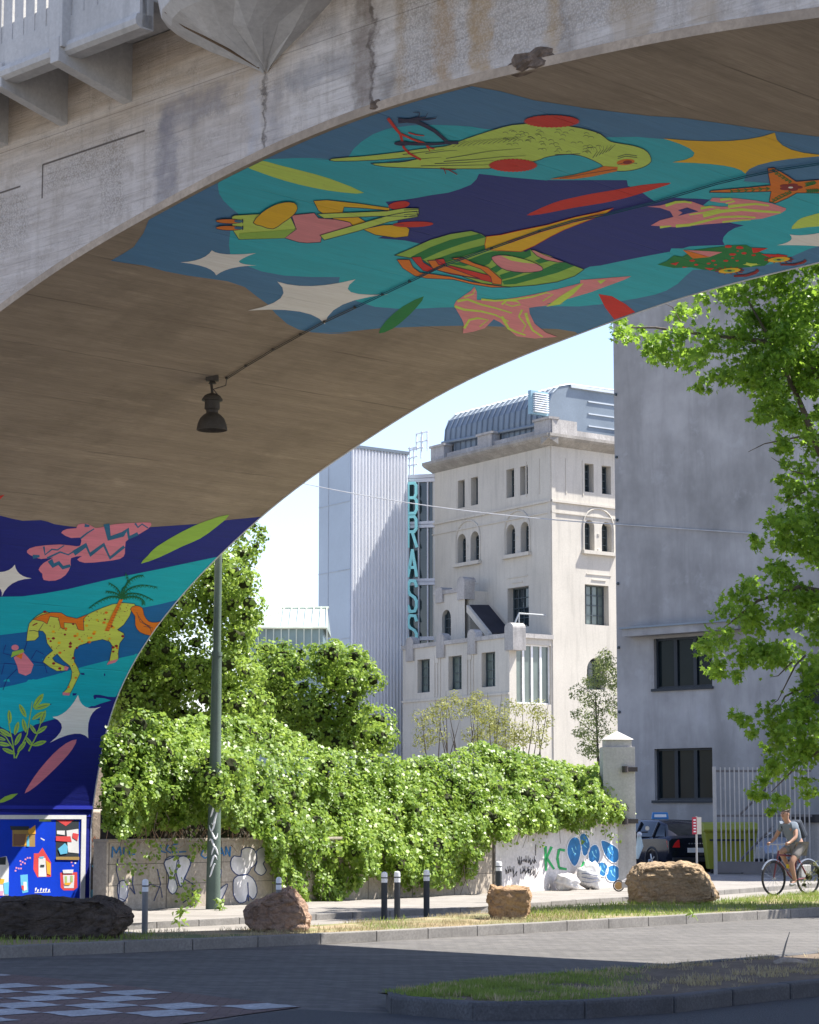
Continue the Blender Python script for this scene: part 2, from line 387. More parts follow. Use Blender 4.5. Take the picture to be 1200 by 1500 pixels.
teal=c2((415,335),(406,360),(410,390),(425,415),(450,440),(478,462),(470,495),(450,520),(445,570),(450,605),(480,630),(520,650),(560,665),(640,680),(740,685),(835,685),(830,710),(845,735),(870,757),(900,772),(960,790),(1050,797))+c3((450,997),(600,990),(700,988),(900,985),(1200,985))+c4((100,990),(250,975),(400,950),(480,933),(530,915),(580,885),(615,850),(645,825),(800,818),(912,812),(1010,795),(1070,770),(1150,735),(1300,690),(1300,450),(1200,440),(1100,438),(1000,445),(870,435),(880,400),(860,380),(800,360),(720,350),(600,350),(645,330),(667,300),(640,275),(590,260),(520,250),(400,240),(270,242),(150,250))+c3((1000,215),(780,205),(720,195),(650,190),(550,187),(450,190),(350,205),(290,228),(240,260),(205,292),(180,330),(100,340),(0,338))+c2((800,268),(700,266),(650,268),(535,272),(480,300))
mural.poly(teal,'teal',1)
navy=c3((755,402),(745,425),(720,450),(670,470),(620,485),(550,495),(480,508),(420,517),(345,525),(365,550),(400,590),(395,640),(350,670),(310,685),(370,690),(430,695),(500,710),(700,760),(1000,810))+c9((300,1000),(600,980),(940,980),(985,960),(1080,950),(1200,950))+c10((-300,760),(-180,800),(-120,830),(-115,835),(-100,800),(0,800),(60,782),(200,775),(370,770),(352,735),(360,700),(400,655),(460,620),(540,597),(440,580),(380,560),(250,480),(180,420),(245,370),(120,362),(0,358),(-100,350))+c4((480,525),(450,505),(430,490),(400,470),(360,455),(355,430),(100,430),(0,430))+c3((1060,432),(900,418))
mural.poly([p for i,p in enumerate(navy) if not (24<=i<=26)],'navy',2)
cob=c6((-140,500),(0,522),(100,520),(200,506),(300,488),(500,440),(700,400),(960,345),(1250,280),(1250,900),(520,968),(440,992),(370,1020),(300,1045),(230,1062),(160,1082),(100,1112),(60,1125),(0,1092),(-140,1060))
mural.poly(cob,'aqua',1)
mural.poly(c6((-140,725),(0,690),(100,678),(200,660),(300,640),(400,615),(500,590),(600,575),(700,555),(840,520),(1250,420),(1250,620),(800,722),(700,748),(600,775),(480,800),(330,838),(240,865),(150,888),(60,910),(-140,950)),'cobalt',2)
# free leaves and streaks
for pts,col in ((c2((500,292),(545,272),(620,290),(700,310),(800,338),(920,388),(840,386),(740,370),(640,345),(560,318)),'lime'),
    (c9((430,507),(520,460),(610,420),(720,380),(850,350),(1000,318),(1200,285),(1450,240),(1700,222),(1600,262),(1450,310),(1300,355),(1100,400),(850,440),(700,470),(540,500)),'red'),
    (c3((513,940),(480,990),(430,1040),(375,1083),(315,1103),(345,1050),(420,985)),'green'),
    (c4((230,930),(290,940),(350,975),(392,1010),(300,1042),(260,990)),'red'),
    (c10((958,628),(990,575),(1040,535),(1120,510),(1250,480),(1500,470),(1500,560),(1250,600),(1100,612)),'lime'),
    (c6((620,375),(650,340),(690,300),(800,235),(900,190),(1008,160),(950,215),(880,265),(800,300),(700,348)),'leafgreen'),
    ([(36,1162),(44,1147),(57,1128),(77,1105),(96,1089),(112,1083),(106,1097),(92,1114),(72,1134),(52,1152)],'rose'),
    (c6((-60,95),(20,72),(0,92),(-60,120)),'red')):
    mural.poly(smooth_poly(pts,2) if len(pts)>6 else pts,col,3)
for tips,ctr,col in ((c2((275,632),(385,590),(540,600),(480,628),(543,643),(400,678)),c2((360,628),(410,612),(500,612),(480,640),(440,645),(390,645)),'cream'),
    (c2((512,802),(615,700),(890,692),(1005,745),(782,850)),c2((690,765),(720,735),(800,755),(795,765),(740,785)),'cream'),
    (c4((515,245),(1005,220),(1290,320),(875,400),(555,350)),c4((850,280),(1010,320),(900,335),(850,355),(770,320)),'amber'),
    (c10((830,770),(940,675),(1300,640),(1500,700),(1300,790)),c10((1010,735),(1060,700),(1300,690),(1300,740),(1100,765)),'cream'),
    (c13((-120,590),(-100,480),(108,432),(232,533),(12,668)),c13((-60,520),(60,510),(120,520),(60,540),(30,570)),'cream'),
    (c8((548,805),(710,888),(620,1110),(350,1140),(368,960)),c8((570,930),(600,925),(560,1030),(510,1020),(470,955)),'cream')):
    mural.poly(star(tips,ctr),col,4)
muralo=mural.build()
# bird -------------------------------------------------------------------
b=Paint('painted_bird',muralo,'lime green long-beaked bird painted upside down')
body=smooth_poly(c3((1150,179),(1060,178),(1000,178),(900,185),(800,212),(700,245),(650,265),(600,280),(500,290),(400,305),(250,322),(110,333),(122,345),(300,340),(420,330),(480,328),(470,338),(400,350),(280,355),(350,370),(500,375),(650,378),(800,377),(830,366),(1000,345),(1040,330),(1100,318),(1200,312))+c4((40,316),(90,314),(150,320),(200,338),(240,358),(258,372),(300,387),(350,388),(400,380),(440,365),(462,345),(455,315),(430,292),(380,275),(300,262),(270,250),(240,225),(180,205),(100,190),(0,182)),2)
b.poly(body,'lime',5); outline(b,body,.8,'ink',6)
bk=c4((255,366),(315,370),(312,388),(200,412),(120,423),(15,423),(120,405),(200,385)); b.poly(bk,'orange',7); segs(b,c4((310,378),(200,395),(60,420)),.6,'ink',8)
b.poly(c4(*ell(350,348,40,13,-.1)),'orange',7); b.poly(c4(*ell(358,348,20,8,-.1)),'darkred',8)
for y in(-20,-12,14): segs(b,c4((315,345+y),(350,334+y),(400,340+y)),.7,'ink',7)
for cx,cy,rx,ry in((1075,168,115,26),(905,362,100,27)):
    P=[]
    for i in range(72):
        a=2*math.pi*i/72; k=1.0 if i%2 else 1.09; P.append((cx+rx*k*math.cos(a),cy+ry*k*math.sin(a)))
    b.poly(c3(*P),'red',8)
for pts,w in((((355,155),(385,195),(410,225),(425,285),(450,310),(500,337)),4.6),(((415,225),(470,250),(520,268),(540,285),(560,290)),3),(((470,248),(515,262)),2),(((445,218),(480,228),(515,232)),2),(((520,268),(540,300)),2)):
    segs(b,c3(*pts),w,'red',8,w*.6)
for pts,w,w2 in((((640,262),(560,268),(480,268),(400,264)),3,5),(((665,262),(620,262),(590,235),(560,210),(520,188),(480,170),(440,165),(400,168)),4.5,6),(((440,165),(480,158),(520,150),(530,130)),3,.6),(((470,162),(530,160),(565,155),(568,145)),3,.6),(((400,160),(420,160)),5,3),(((455,160),(490,150),(495,130),(465,128)),3,.6),(((585,375),(620,380),(660,402)),2,1.2),(((600,372),(610,400)),1.5,1),(((610,380),(655,380)),1.5,1)):
    segs(b,c3(*pts),w,'ink' if pts[0][1]<300 else 'darkred',9,w2)
b.poly(c3(*ell(420,265,38,10)),'ink',10)
for i in range(62):
    x=random.uniform(860,1290); y=random.uniform(200,300)
    if x<1000 and y>270: continue
    if x>1180: y+=(x-1180)*.05
    segs(b,c3((x,y+4),(x+9,y),(x+20,y+2),(x+24,y+10)),.55,'ink',7,.3)
for i in range(13):
    x=640+i*22; y=262-i*2; segs(b,c3((x,y+20),(x+25,y+4),(x+60,y-8)),.5,'ink',7,.2)
for p in (((610,332),(700,318),(800,300),(940,288)),((600,345),(760,335),(850,325),(960,320)),((560,355),(700,350),(820,340)),((500,365),(700,362),(810,360)),((350,350),(460,338),(590,326)),((520,310),(600,300),(660,296)),((420,315),(520,303),(600,292))):
    segs(b,c3(*p),.9,'ink',7,.3)
for i in range(6): segs(b,c4((205+i*14,330-i*6),(225+i*14,300-i*4),(215+i*18,280-i*2)),.7,'ink',7,.3)
b.build()
# crouching figure ---------------------------------------------------------
f=Paint('painted_crouching_figure',muralo,'box-headed figure in a pink shirt hugging its knees')
for pts,col in ((((742,415),(790,412),(900,424),(1010,440),(1010,450),(930,442),(850,437),(842,470),(900,472),(928,490),(900,505),(860,498),(790,470),(760,450)),'amber'),
    (((915,515),(990,500),(1060,500),(1080,515),(1075,540),(1030,545),(960,535)),'amber')):
    q=c2(*pts); f.poly(q,col,5); outline(f,q,.8,'ink',6)
f.poly(c2(*ell(1043,430,38,13,-.15)),'red',6); f.poly(c2(*ell(1092,498,72,10,-.03)),'red',6)
for pts,col,ly in ((((665,465),(745,457),(760,475),(820,480),(870,490),(880,502),(820,520),(772,535),(768,560),(720,563),(690,560),(640,545),(680,510)),'pink',7),
    (((755,460),(880,455),(1000,450),(1060,440),(1112,440),(1113,462),(1080,468),(980,468),(870,472),(780,476)),'lime',8),
    (((765,535),(850,510),(920,490),(1000,467),(1060,455),(1105,450),(1110,470),(1060,478),(1010,487),(900,520),(780,552)),'lime',9),
    (((455,470),(465,465),(560,460),(655,456),(682,514),(640,545),(480,550),(457,515)),'lime',8)):
    q=c2(*pts); f.poly(q,col,ly); outline(f,q,.8,'ink',ly+1)
f.poly(c2((480,528),(560,522),(680,513),(640,545),(480,549)),'leafgreen',10)
q=c2(*smooth_poly([(530,490),(560,455),(600,430),(640,418),(675,420),(686,440),(670,465),(635,490),(600,512),(560,502)],2)); f.poly(q,'amber',11); outline(f,q,.8,'ink',12)
for y in(485,509):
    q=c2(*ell(445,y,46,8,.02)); f.poly(q,'orange',11); outline(f,q,.6,'ink',12); f.poly(c2(*ell(478,y-1,15,5)),'blueline',13); f.poly(c2(*ell(493,y-1,2.5,8)),'ink',13)
for i in range(4): segs(f,c2((1060,446+i*8),(1112,443+i*8)),.6,'ink',11)
f.build()
# striped fish with gills and horn ----------------------------------------
f=Paint('painted_striped_fish',muralo,'green striped melon fish with an amber horn')
fb=c11((192,211),(290,170),(400,120),(520,85),(640,67),(700,85),(730,105),(960,190))+c9((460,800),(560,860),(760,915),(935,980),(850,1040),(700,1090),(500,1120),(300,1135),(200,1132))+c11((820,390),(700,375),(600,340),(520,300),(430,290),(360,240))
f.poly(fb,'leafgreen',5); outline(f,fb,.8,'ink',7)
for q in (c11((290,220),(400,165),(520,120),(690,85),(725,105),(600,140),(470,185),(360,235)),c11((430,235),(540,195),(720,150),(722,178),(600,215),(500,250)),c11((520,262),(620,240),(722,200),(770,188),(900,188),(800,215),(700,255),(600,275)),
    c9((-60,905),(80,850),(180,820),(420,825),(460,800),(470,860),(380,900),(300,860),(150,860),(100,930),(40,960)),c9((110,975),(220,915),(260,945),(160,1010)),c9((190,1030),(330,985),(420,1005),(300,1050),(215,1070)),c9((215,1085),(350,1050),(500,1005),(580,975),(680,930),(770,915),(850,950),(700,1010),(500,1065),(330,1110),(230,1115)),c9((500,905),(560,880),(640,905),(540,930))):
    f.poly(q,'green',6)
hn=c9((75,690),(200,675),(350,640),(600,590),(850,520),(1050,478),(1190,440),(1120,490),(900,575),(760,630),(640,690),(500,770),(380,822),(180,812),(70,805),(62,760)); f.poly(hn,'amber',8); outline(f,hn,.8,'red',9)
f.poly(c9((250,730),(400,685),(600,625),(800,570),(1000,500),(1120,470),(980,530),(800,585),(600,640),(450,690),(280,750)),'orange',10)
for e,g in ((smooth_poly([(120,880),(150,858),(240,852),(400,885),(520,930),(572,970),(540,995),(400,1005),(250,985),(170,940)],2),[(200,855),(300,865),(420,890),(520,930),(400,920),(290,900)]),([(465,805),(500,810),(600,855),(765,915),(700,915),(600,895),(520,860)],[(490,812),(560,835),(660,870),(600,860)])):
    q=c9(*e); f.poly(q,'pink',8); outline(f,q,.7,'ink',10); f.poly(c9(*g),'lime',9)
for pts,col,ly in ((((205,235),(280,235),(300,280),(340,310),(520,335),(640,365),(760,385),(870,397),(760,398),(650,380),(540,352),(380,345),(310,330),(240,285)),'orange',8),(((290,222),(345,218),(360,250),(430,295),(400,310),(360,300),(320,260)),'red',8),(((420,290),(520,270),(640,300),(760,330),(770,370),(640,340),(520,320)),'red',9),(((385,240),(440,237),(500,275),(690,345),(600,330),(480,305),(420,290)),'orange',10),(((430,232),(480,228),(500,270),(450,262)),'red',11),(((525,225),(590,220),(660,255),(740,280),(820,350),(818,380),(765,375),(755,335),(700,290),(600,255)),'orange',11)):
    q=c11(*pts); f.poly(q,col,ly); outline(f,q,.7,'ink',ly+1)
f.build()
# swirled pink and lime bird ------------------------------------------------
f=Paint('painted_swirled_bird',muralo,'pink bird shape swirled with lime bands')
sw=c3((735,897),(746,920),(745,955),(830,957),(920,945),(1000,930),(1100,908),(1200,882))+c4((150,868),(375,851),(340,868),(280,890),(200,920),(100,950),(0,973))+c3((1130,972),(1010,985),(975,990),(978,1015),(1000,1060),(1050,1100),(1100,1118),(1000,1125),(920,1115),(880,1080),(850,1055),(820,1040),(780,1080),(730,1095),(685,1103),(688,1060),(680,1040),(645,980),(655,960),(690,935),(720,915))
f.poly(sw,'pink',5)
for pts,w in ((((560,480),(620,470),(700,500),(780,520),(880,550)),5),(((545,510),(600,530),(700,540),(780,560),(860,600)),5),(((600,640),(630,590),(680,580),(740,590),(690,630)),5),(((820,500),(850,475),(910,480),(930,500),(880,510),(840,495)),4),(((600,455),(650,440),(665,410)),3),(((700,470),(780,478),(900,470),(1000,455),(1080,430),(1120,440),(1060,480)),4),(((820,570),(860,640),(900,660),(960,680)),6),(((960,550),(975,600),(1000,650),(1060,690)),6),(((940,530),(920,570),(960,620),(940,660)),4)):
    f.poly(stroke(c11(*pts),w*.75,w*.35),'yellowgreen',6)
for pts in (((0,985),(60,940),(150,885),(165,882),(120,930),(60,975)),((225,870),(265,865),(240,885))): f.poly(c4(*pts),'yellowgreen',6)
f.build()
# striped hands ------------------------------------------------------------
f=Paint('painted_hands',muralo,'pair of pink and lime striped hands')
hd=c4((445,545),(500,540),(540,530),(600,520),(640,522),(690,540),(730,552))+c10((40,440),(180,440),(260,420),(330,430),(420,430),(390,400),(330,395),(240,380),(260,352),(460,355),(640,375),(780,400),(910,445),(905,462),(860,490),(700,535),(560,550),(400,570),(200,585),(0,608))+c4((560,635),(460,628),(500,605),(560,590),(545,565),(500,550))
f.poly(hd,'pink',5)
for pts,w in ((((-150,420),(-60,390),(20,385),(80,395)),5),(((160,445),(240,430),(330,450),(200,480),(60,500)),4),(((400,430),(520,415),(640,405),(760,420)),5),(((330,370),(420,360),(460,380),(380,400)),4),(((180,510),(340,470),(520,455),(700,470),(860,480)),6),(((-60,600),(60,590),(180,560),(340,520),(520,515),(640,525)),5),(((350,565),(480,550),(600,545)),3),(((-200,610),(-100,600)),4)):
    f.poly(stroke(c10(*pts),w*.9,w*.45),'yellowgreen',6)
f.poly(c4((580,560),(620,548),(670,565),(620,575),(580,585),(600,570)),'navy',7)
f.build()
# starfish -----------------------------------------------------------------
f=Paint('painted_starfish',muralo,'orange starfish with a red flower at its centre')
sf=c10((748,92),(800,85),(835,105),(920,155),(1000,208),(1200,192),(1500,160),(1500,330),(1200,310),(1005,308),(920,355),(815,400),(762,385),(778,295),(600,300),(400,305),(235,303),(250,288),(400,275),(600,258),(772,240),(755,150))
f.poly(sf,'orange',5); outline(f,sf,.9,'ink',6)
for i in range(5): f.poly(c10(*ell(950+62*math.cos(i*1.257),257+20*math.sin(i*1.257),45,14)),'darkred',7)
f.poly(c10(*ell(950,258,22,8)),'cream',8)
for l in (((790,110),(850,160),(950,215)),((790,375),(850,330),(950,295)),((420,292),(600,275),(770,268)),((1080,235),(1160,215)),((1090,290),(1190,285))):
    segs(f,c10(*l),.8,'green',7)
    for k in range(6):
        t=k/5.5; a,bq=(l[0],l[-1]); x=a[0]+(bq[0]-a[0])*t; y=a[1]+(bq[1]-a[1])*t
        f.poly(c10(*ell(x+8,y-8,18,4,.5)),'green',8); f.poly(c10(*ell(x+8,y+8,18,4,-.5)),'green',9)
f.build()
# dark green fish head -------------------------------------------------------
f=Paint('painted_spotted_fish',muralo,'dark green spotted fish with yellow eyes')
gf=c4((490,800),(530,785),(560,760),(600,765),(650,735),(780,720),(800,715),(880,713),(920,735),(960,755),(1000,775),(960,805),(880,812),(800,818),(750,830),(690,822),(640,812),(560,815))
f.poly(gf,'green',5)
for x,y,r in((200,860,30),(270,905,20),(85,905,25),(120,940,20),(230,930,18),(380,905,22),(440,850,30),(400,780,32),(505,790,35),(540,838,25),(480,905,16),(440,880,14),(625,856,20),(485,820,12),(290,940,14)): f.poly(c10(*ell(x,y,r,r*.4,0,9,.15)),'red',6)
for t in (((608,790),(750,795),(660,830),(620,838)),((690,845),(830,850),(760,875)),((190,965),(280,970),(240,990)),((-110,930),(-30,915),(-60,945)),((0,955),(50,960),(0,968)),((780,870),(830,845),(930,860),(860,872))): f.poly(c10(*t),'red',7)
f.poly(c10((0,808),(240,872),(90,886)),'orange',6); f.poly(c10((20,808),(350,828),(240,870)),'pink',7)
for x,y in((845,893),(412,990)):
    for k in range(13):
        a=2*math.pi*k/13; segs(f,c10((x+90*math.cos(a),y+24*math.sin(a)),(x+130*math.cos(a),y+36*math.sin(a))),1.3,'darkred',7)
    f.poly(c10(*ell(x,y,98,23,-.08)),'amber',8); f.poly(c10(*ell(x,y,50,12)),'leafgreen',9); f.poly(c10(*ell(x,y,20,6)),'ink',10)
segs(f,c10((450,1040),(560,1035),(640,1010),(665,985)),2.5,'darkred',7,5); segs(f,c10((860,940),(980,940),(1060,920),(1085,900)),2,'darkred',7,4)
f.poly(star(c10((525,937),(560,918),(655,927),(690,938),(600,955)),c10((570,933),(600,930),(640,938),(610,942),(580,942)),3),'yellowgreen',8)
f.build()
# ---- lower mural: cloud hand, horse with palm, dancer, plant
f=Paint('painted_zigzag_shape',muralo,'pink shape with blue zigzag bands')
ck=smooth_poly(c13((448,200),(490,172),(560,165),(570,140),(640,133),(700,165),(780,150),(850,135),(980,128),(1105,125),(1085,170),(980,230),(920,265),(915,350),(880,390),(760,410),(620,420),(565,395),(600,370),(520,385),(518,440),(480,510),(405,550),(320,545),(310,500),(282,470),(320,420),(390,380),(300,392),(215,360),(198,330),(260,300),(440,285),(560,298),(590,285),(590,235),(520,238)),2)
f.poly(ck,'rose',3)
for pts,w in ((((780,135),(800,240),(900,210),(935,175),(945,235),(1010,205)),9),(((540,350),(630,290),(660,360),(760,285),(805,385),(910,300)),8),(((365,400),(390,440),(430,420),(460,455),(515,440)),8),(((590,240),(640,200),(690,170)),3),(((240,375),(290,370)),6),(((320,300),(330,360),(380,320),(420,325),(470,292)),3),(((345,385),(440,340),(500,360),(600,300)),3),(((990,130),(1010,160),(1040,135),(1085,165)),3),(((620,145),(655,150)),5)):
    f.poly(stroke(c13(*pts),w,w*.55),'blueline',4)
f.build()
f=Paint('painted_horse',muralo,'spotted yellow-green horse with orange mane and tail')
hb=c8((205,300),(240,262),(270,240),(320,215),(360,230),(420,250),(480,280),(590,290),(590,250),(650,220),(720,190),(790,165),(870,155),(945,163),(960,185),(925,210),(910,250),(870,310),(825,345),(870,370),(872,400),(842,440),(832,500),(832,550),(800,562),(762,590),(775,530),(790,460),(770,430),(720,413),(640,430),(560,455),(525,485),(518,520),(522,570),(545,610),(562,655),(530,720),(495,790),(440,790),(470,760),(500,690),(505,640),(490,600),(440,560),(400,515),(368,545),(385,570),(450,600),(482,605),(470,632),(400,637),(350,610),(300,572),(320,535),(370,492),(330,440),(320,380),(300,355),(270,352),(272,395),(245,420),(185,425),(192,360))
f.poly(hb,'horse',4); outline(f,hb,.7,'ink',5)
mane=c8((233,272),(290,240),(360,222),(430,225),(470,250),(540,265),(618,235),(585,270),(590,350),(550,345),(530,300),(450,295),(450,340),(425,330),(410,260),(350,250),(330,305),(300,285)); f.poly(mane,'orange',6); outline(f,mane,.6,'ink',7)
tail=smooth_poly(c8((915,200),(950,175),(1000,190),(1012,240),(1045,285),(1100,292),(1155,275),(1220,240),(1100,372),(1050,385),(980,360),(950,312),(948,250)),2); f.poly(tail,'orange',6); outline(f,tail,.6,'ink',7)
for pts in (((440,785),(492,790),(485,808),(440,805)),((762,568),(832,550),(810,575),(750,592)),((455,598),(482,610),(470,632),(448,628))): f.poly(c8(*pts),'rose',6)
HX,HY=[],[]
def inside(p,poly):
    c=False; j=len(poly)-1
    for i in range(len(poly)):
        if (poly[i][1]>p[1])!=(poly[j][1]>p[1]) and p[0]<(poly[j][0]-poly[i][0])*(p[1]-poly[i][1])/(poly[j][1]-poly[i][1])+poly[i][0]: c=not c
        j=i
    return c
random.seed(3)
for i in range(230):
    x,y=random.uniform(310,900),random.uniform(170,760); p=c8((x,y))[0]
    if not inside(p,hb): continue
    r=random.choice([3,4,5,9,12]); f.poly(c8(*ell(x,y,r,r*.75,0,8)),random.choice(['orange','amber','darkred']) if r>5 else 'darkred',6)
segs(f,c8((205,352),(240,350),(272,360)),.8,'ink',6); segs(f,c8((272,350),(305,300)),.7,'ink',6); segs(f,c8((228,315),(262,298)),1.6,'darkred',6)
for a in range(5): segs(f,c8((960+a*12,220+a*25),(985+a*22,290+a*10),(1060,320+a*12)),.5,'ink',8)
f.build()
f=Paint('painted_palm',muralo,'small palm growing from the painted horse')
f.poly(c8((865,130),(840,130),(735,352),(765,355)),'orange',8)
for k in range(12): segs(f,c8((842-k*9,150+k*18),(866-k*9,152+k*18)),.5,'darkred',9)
for pts in (((855,125),(860,60),(900,10),(880,-60)),((855,125),(900,60),(1000,30),(1110,45)),((855,125),(900,90),(990,95),(1075,135)),((860,120),(940,110),(1000,130),(1005,165)),((855,120),(780,110),(700,140),(622,193)),((855,115),(800,80),(740,72)),((850,110),(820,50),(760,10)),((860,110),(890,20),(950,-30),(1010,-40))):
    q=smooth_poly(c8(*pts),4,False); f.poly(stroke(q,2.2,.5),'palm',7)
    for i in range(1,len(q)-1):
        x,y=q[i]; 
        for sg in(-1,1): f.poly([(x-1.0,y),(x+1.0,y),(x+sg*3.2+1,y+4.2)],'palm',8+ (sg>0))
f.build()
f=Paint('painted_dancer',muralo,'pink dancer with thin blue limbs below the horse')
f.poly(c8((95,540),(160,500),(200,545),(235,590),(215,650),(180,668),(130,650),(120,600)),'rose',6); f.poly(c8(*ell(105,470,26,20)),'rose',6); f.poly(c8((75,540),(85,500),(160,480),(170,500)),'leafgreen',7); f.poly(c8((110,530),(160,508),(150,552)),'orange',8)
for pts in (((220,550),(255,490),(310,520)),((220,570),(310,580),(330,650)),((120,590),(30,580),(10,660)),((120,620),(50,690),(20,770)),((90,530),(20,510),(40,450)),((170,490),(190,430))): segs(f,c8(*pts),1.0,'deep',5)
f.build()
f=Paint('painted_plant',muralo,'green leafy plant at the foot of the mural')
for pts in (((100,1250),(90,1150),(60,1000),(65,960)),((110,1250),(190,1080),(220,900),(225,850)),((200,1200),(260,1080),(310,930)),((90,1180),(40,1100),(-40,1050))): segs(f,c8(*pts),2.2,'leafgreen',5,.8)
for x,y,r,a in((66,958,48,1.5),(268,845,62,-.95),(158,915,52,1.1),(295,885,60,-.3),(265,950,50,-.6),(300,960,52,-1.2),(170,1020,50,1.35),(230,1045,40,1.0),(290,1050,48,-.6),(115,1040,50,-1.3),(35,1070,52,.55),(125,1115,50,-1.1),(200,1130,42,.9),(275,1145,52,-.3),(150,1170,48,-.9),(20,1150,50,.2),(60,1200,50,.4),(0,1110,40,.3)):
    q=[(x+r*math.cos(t)*math.cos(a)-r*.32*math.sin(t)*abs(math.sin(t))**.5*math.sin(a),y+r*math.cos(t)*math.sin(a)+r*.32*math.sin(t)*abs(math.sin(t))**.5*math.cos(a)) for t in [2*math.pi*i/14 for i in range(14)]]
    f.poly(c8(*q),'leafgreen',6); segs(f,c8((x-r*.7*math.cos(a),y-r*.7*math.sin(a)),(x+r*.6*math.cos(a),y+r*.6*math.sin(a))),.6,'deep',7)
f.poly(X(0,1100,3,[(0,215),(20,200),(50,190),(78,187),(50,210),(15,225),(-30,232)]),'leafgreen',6)
f.build()

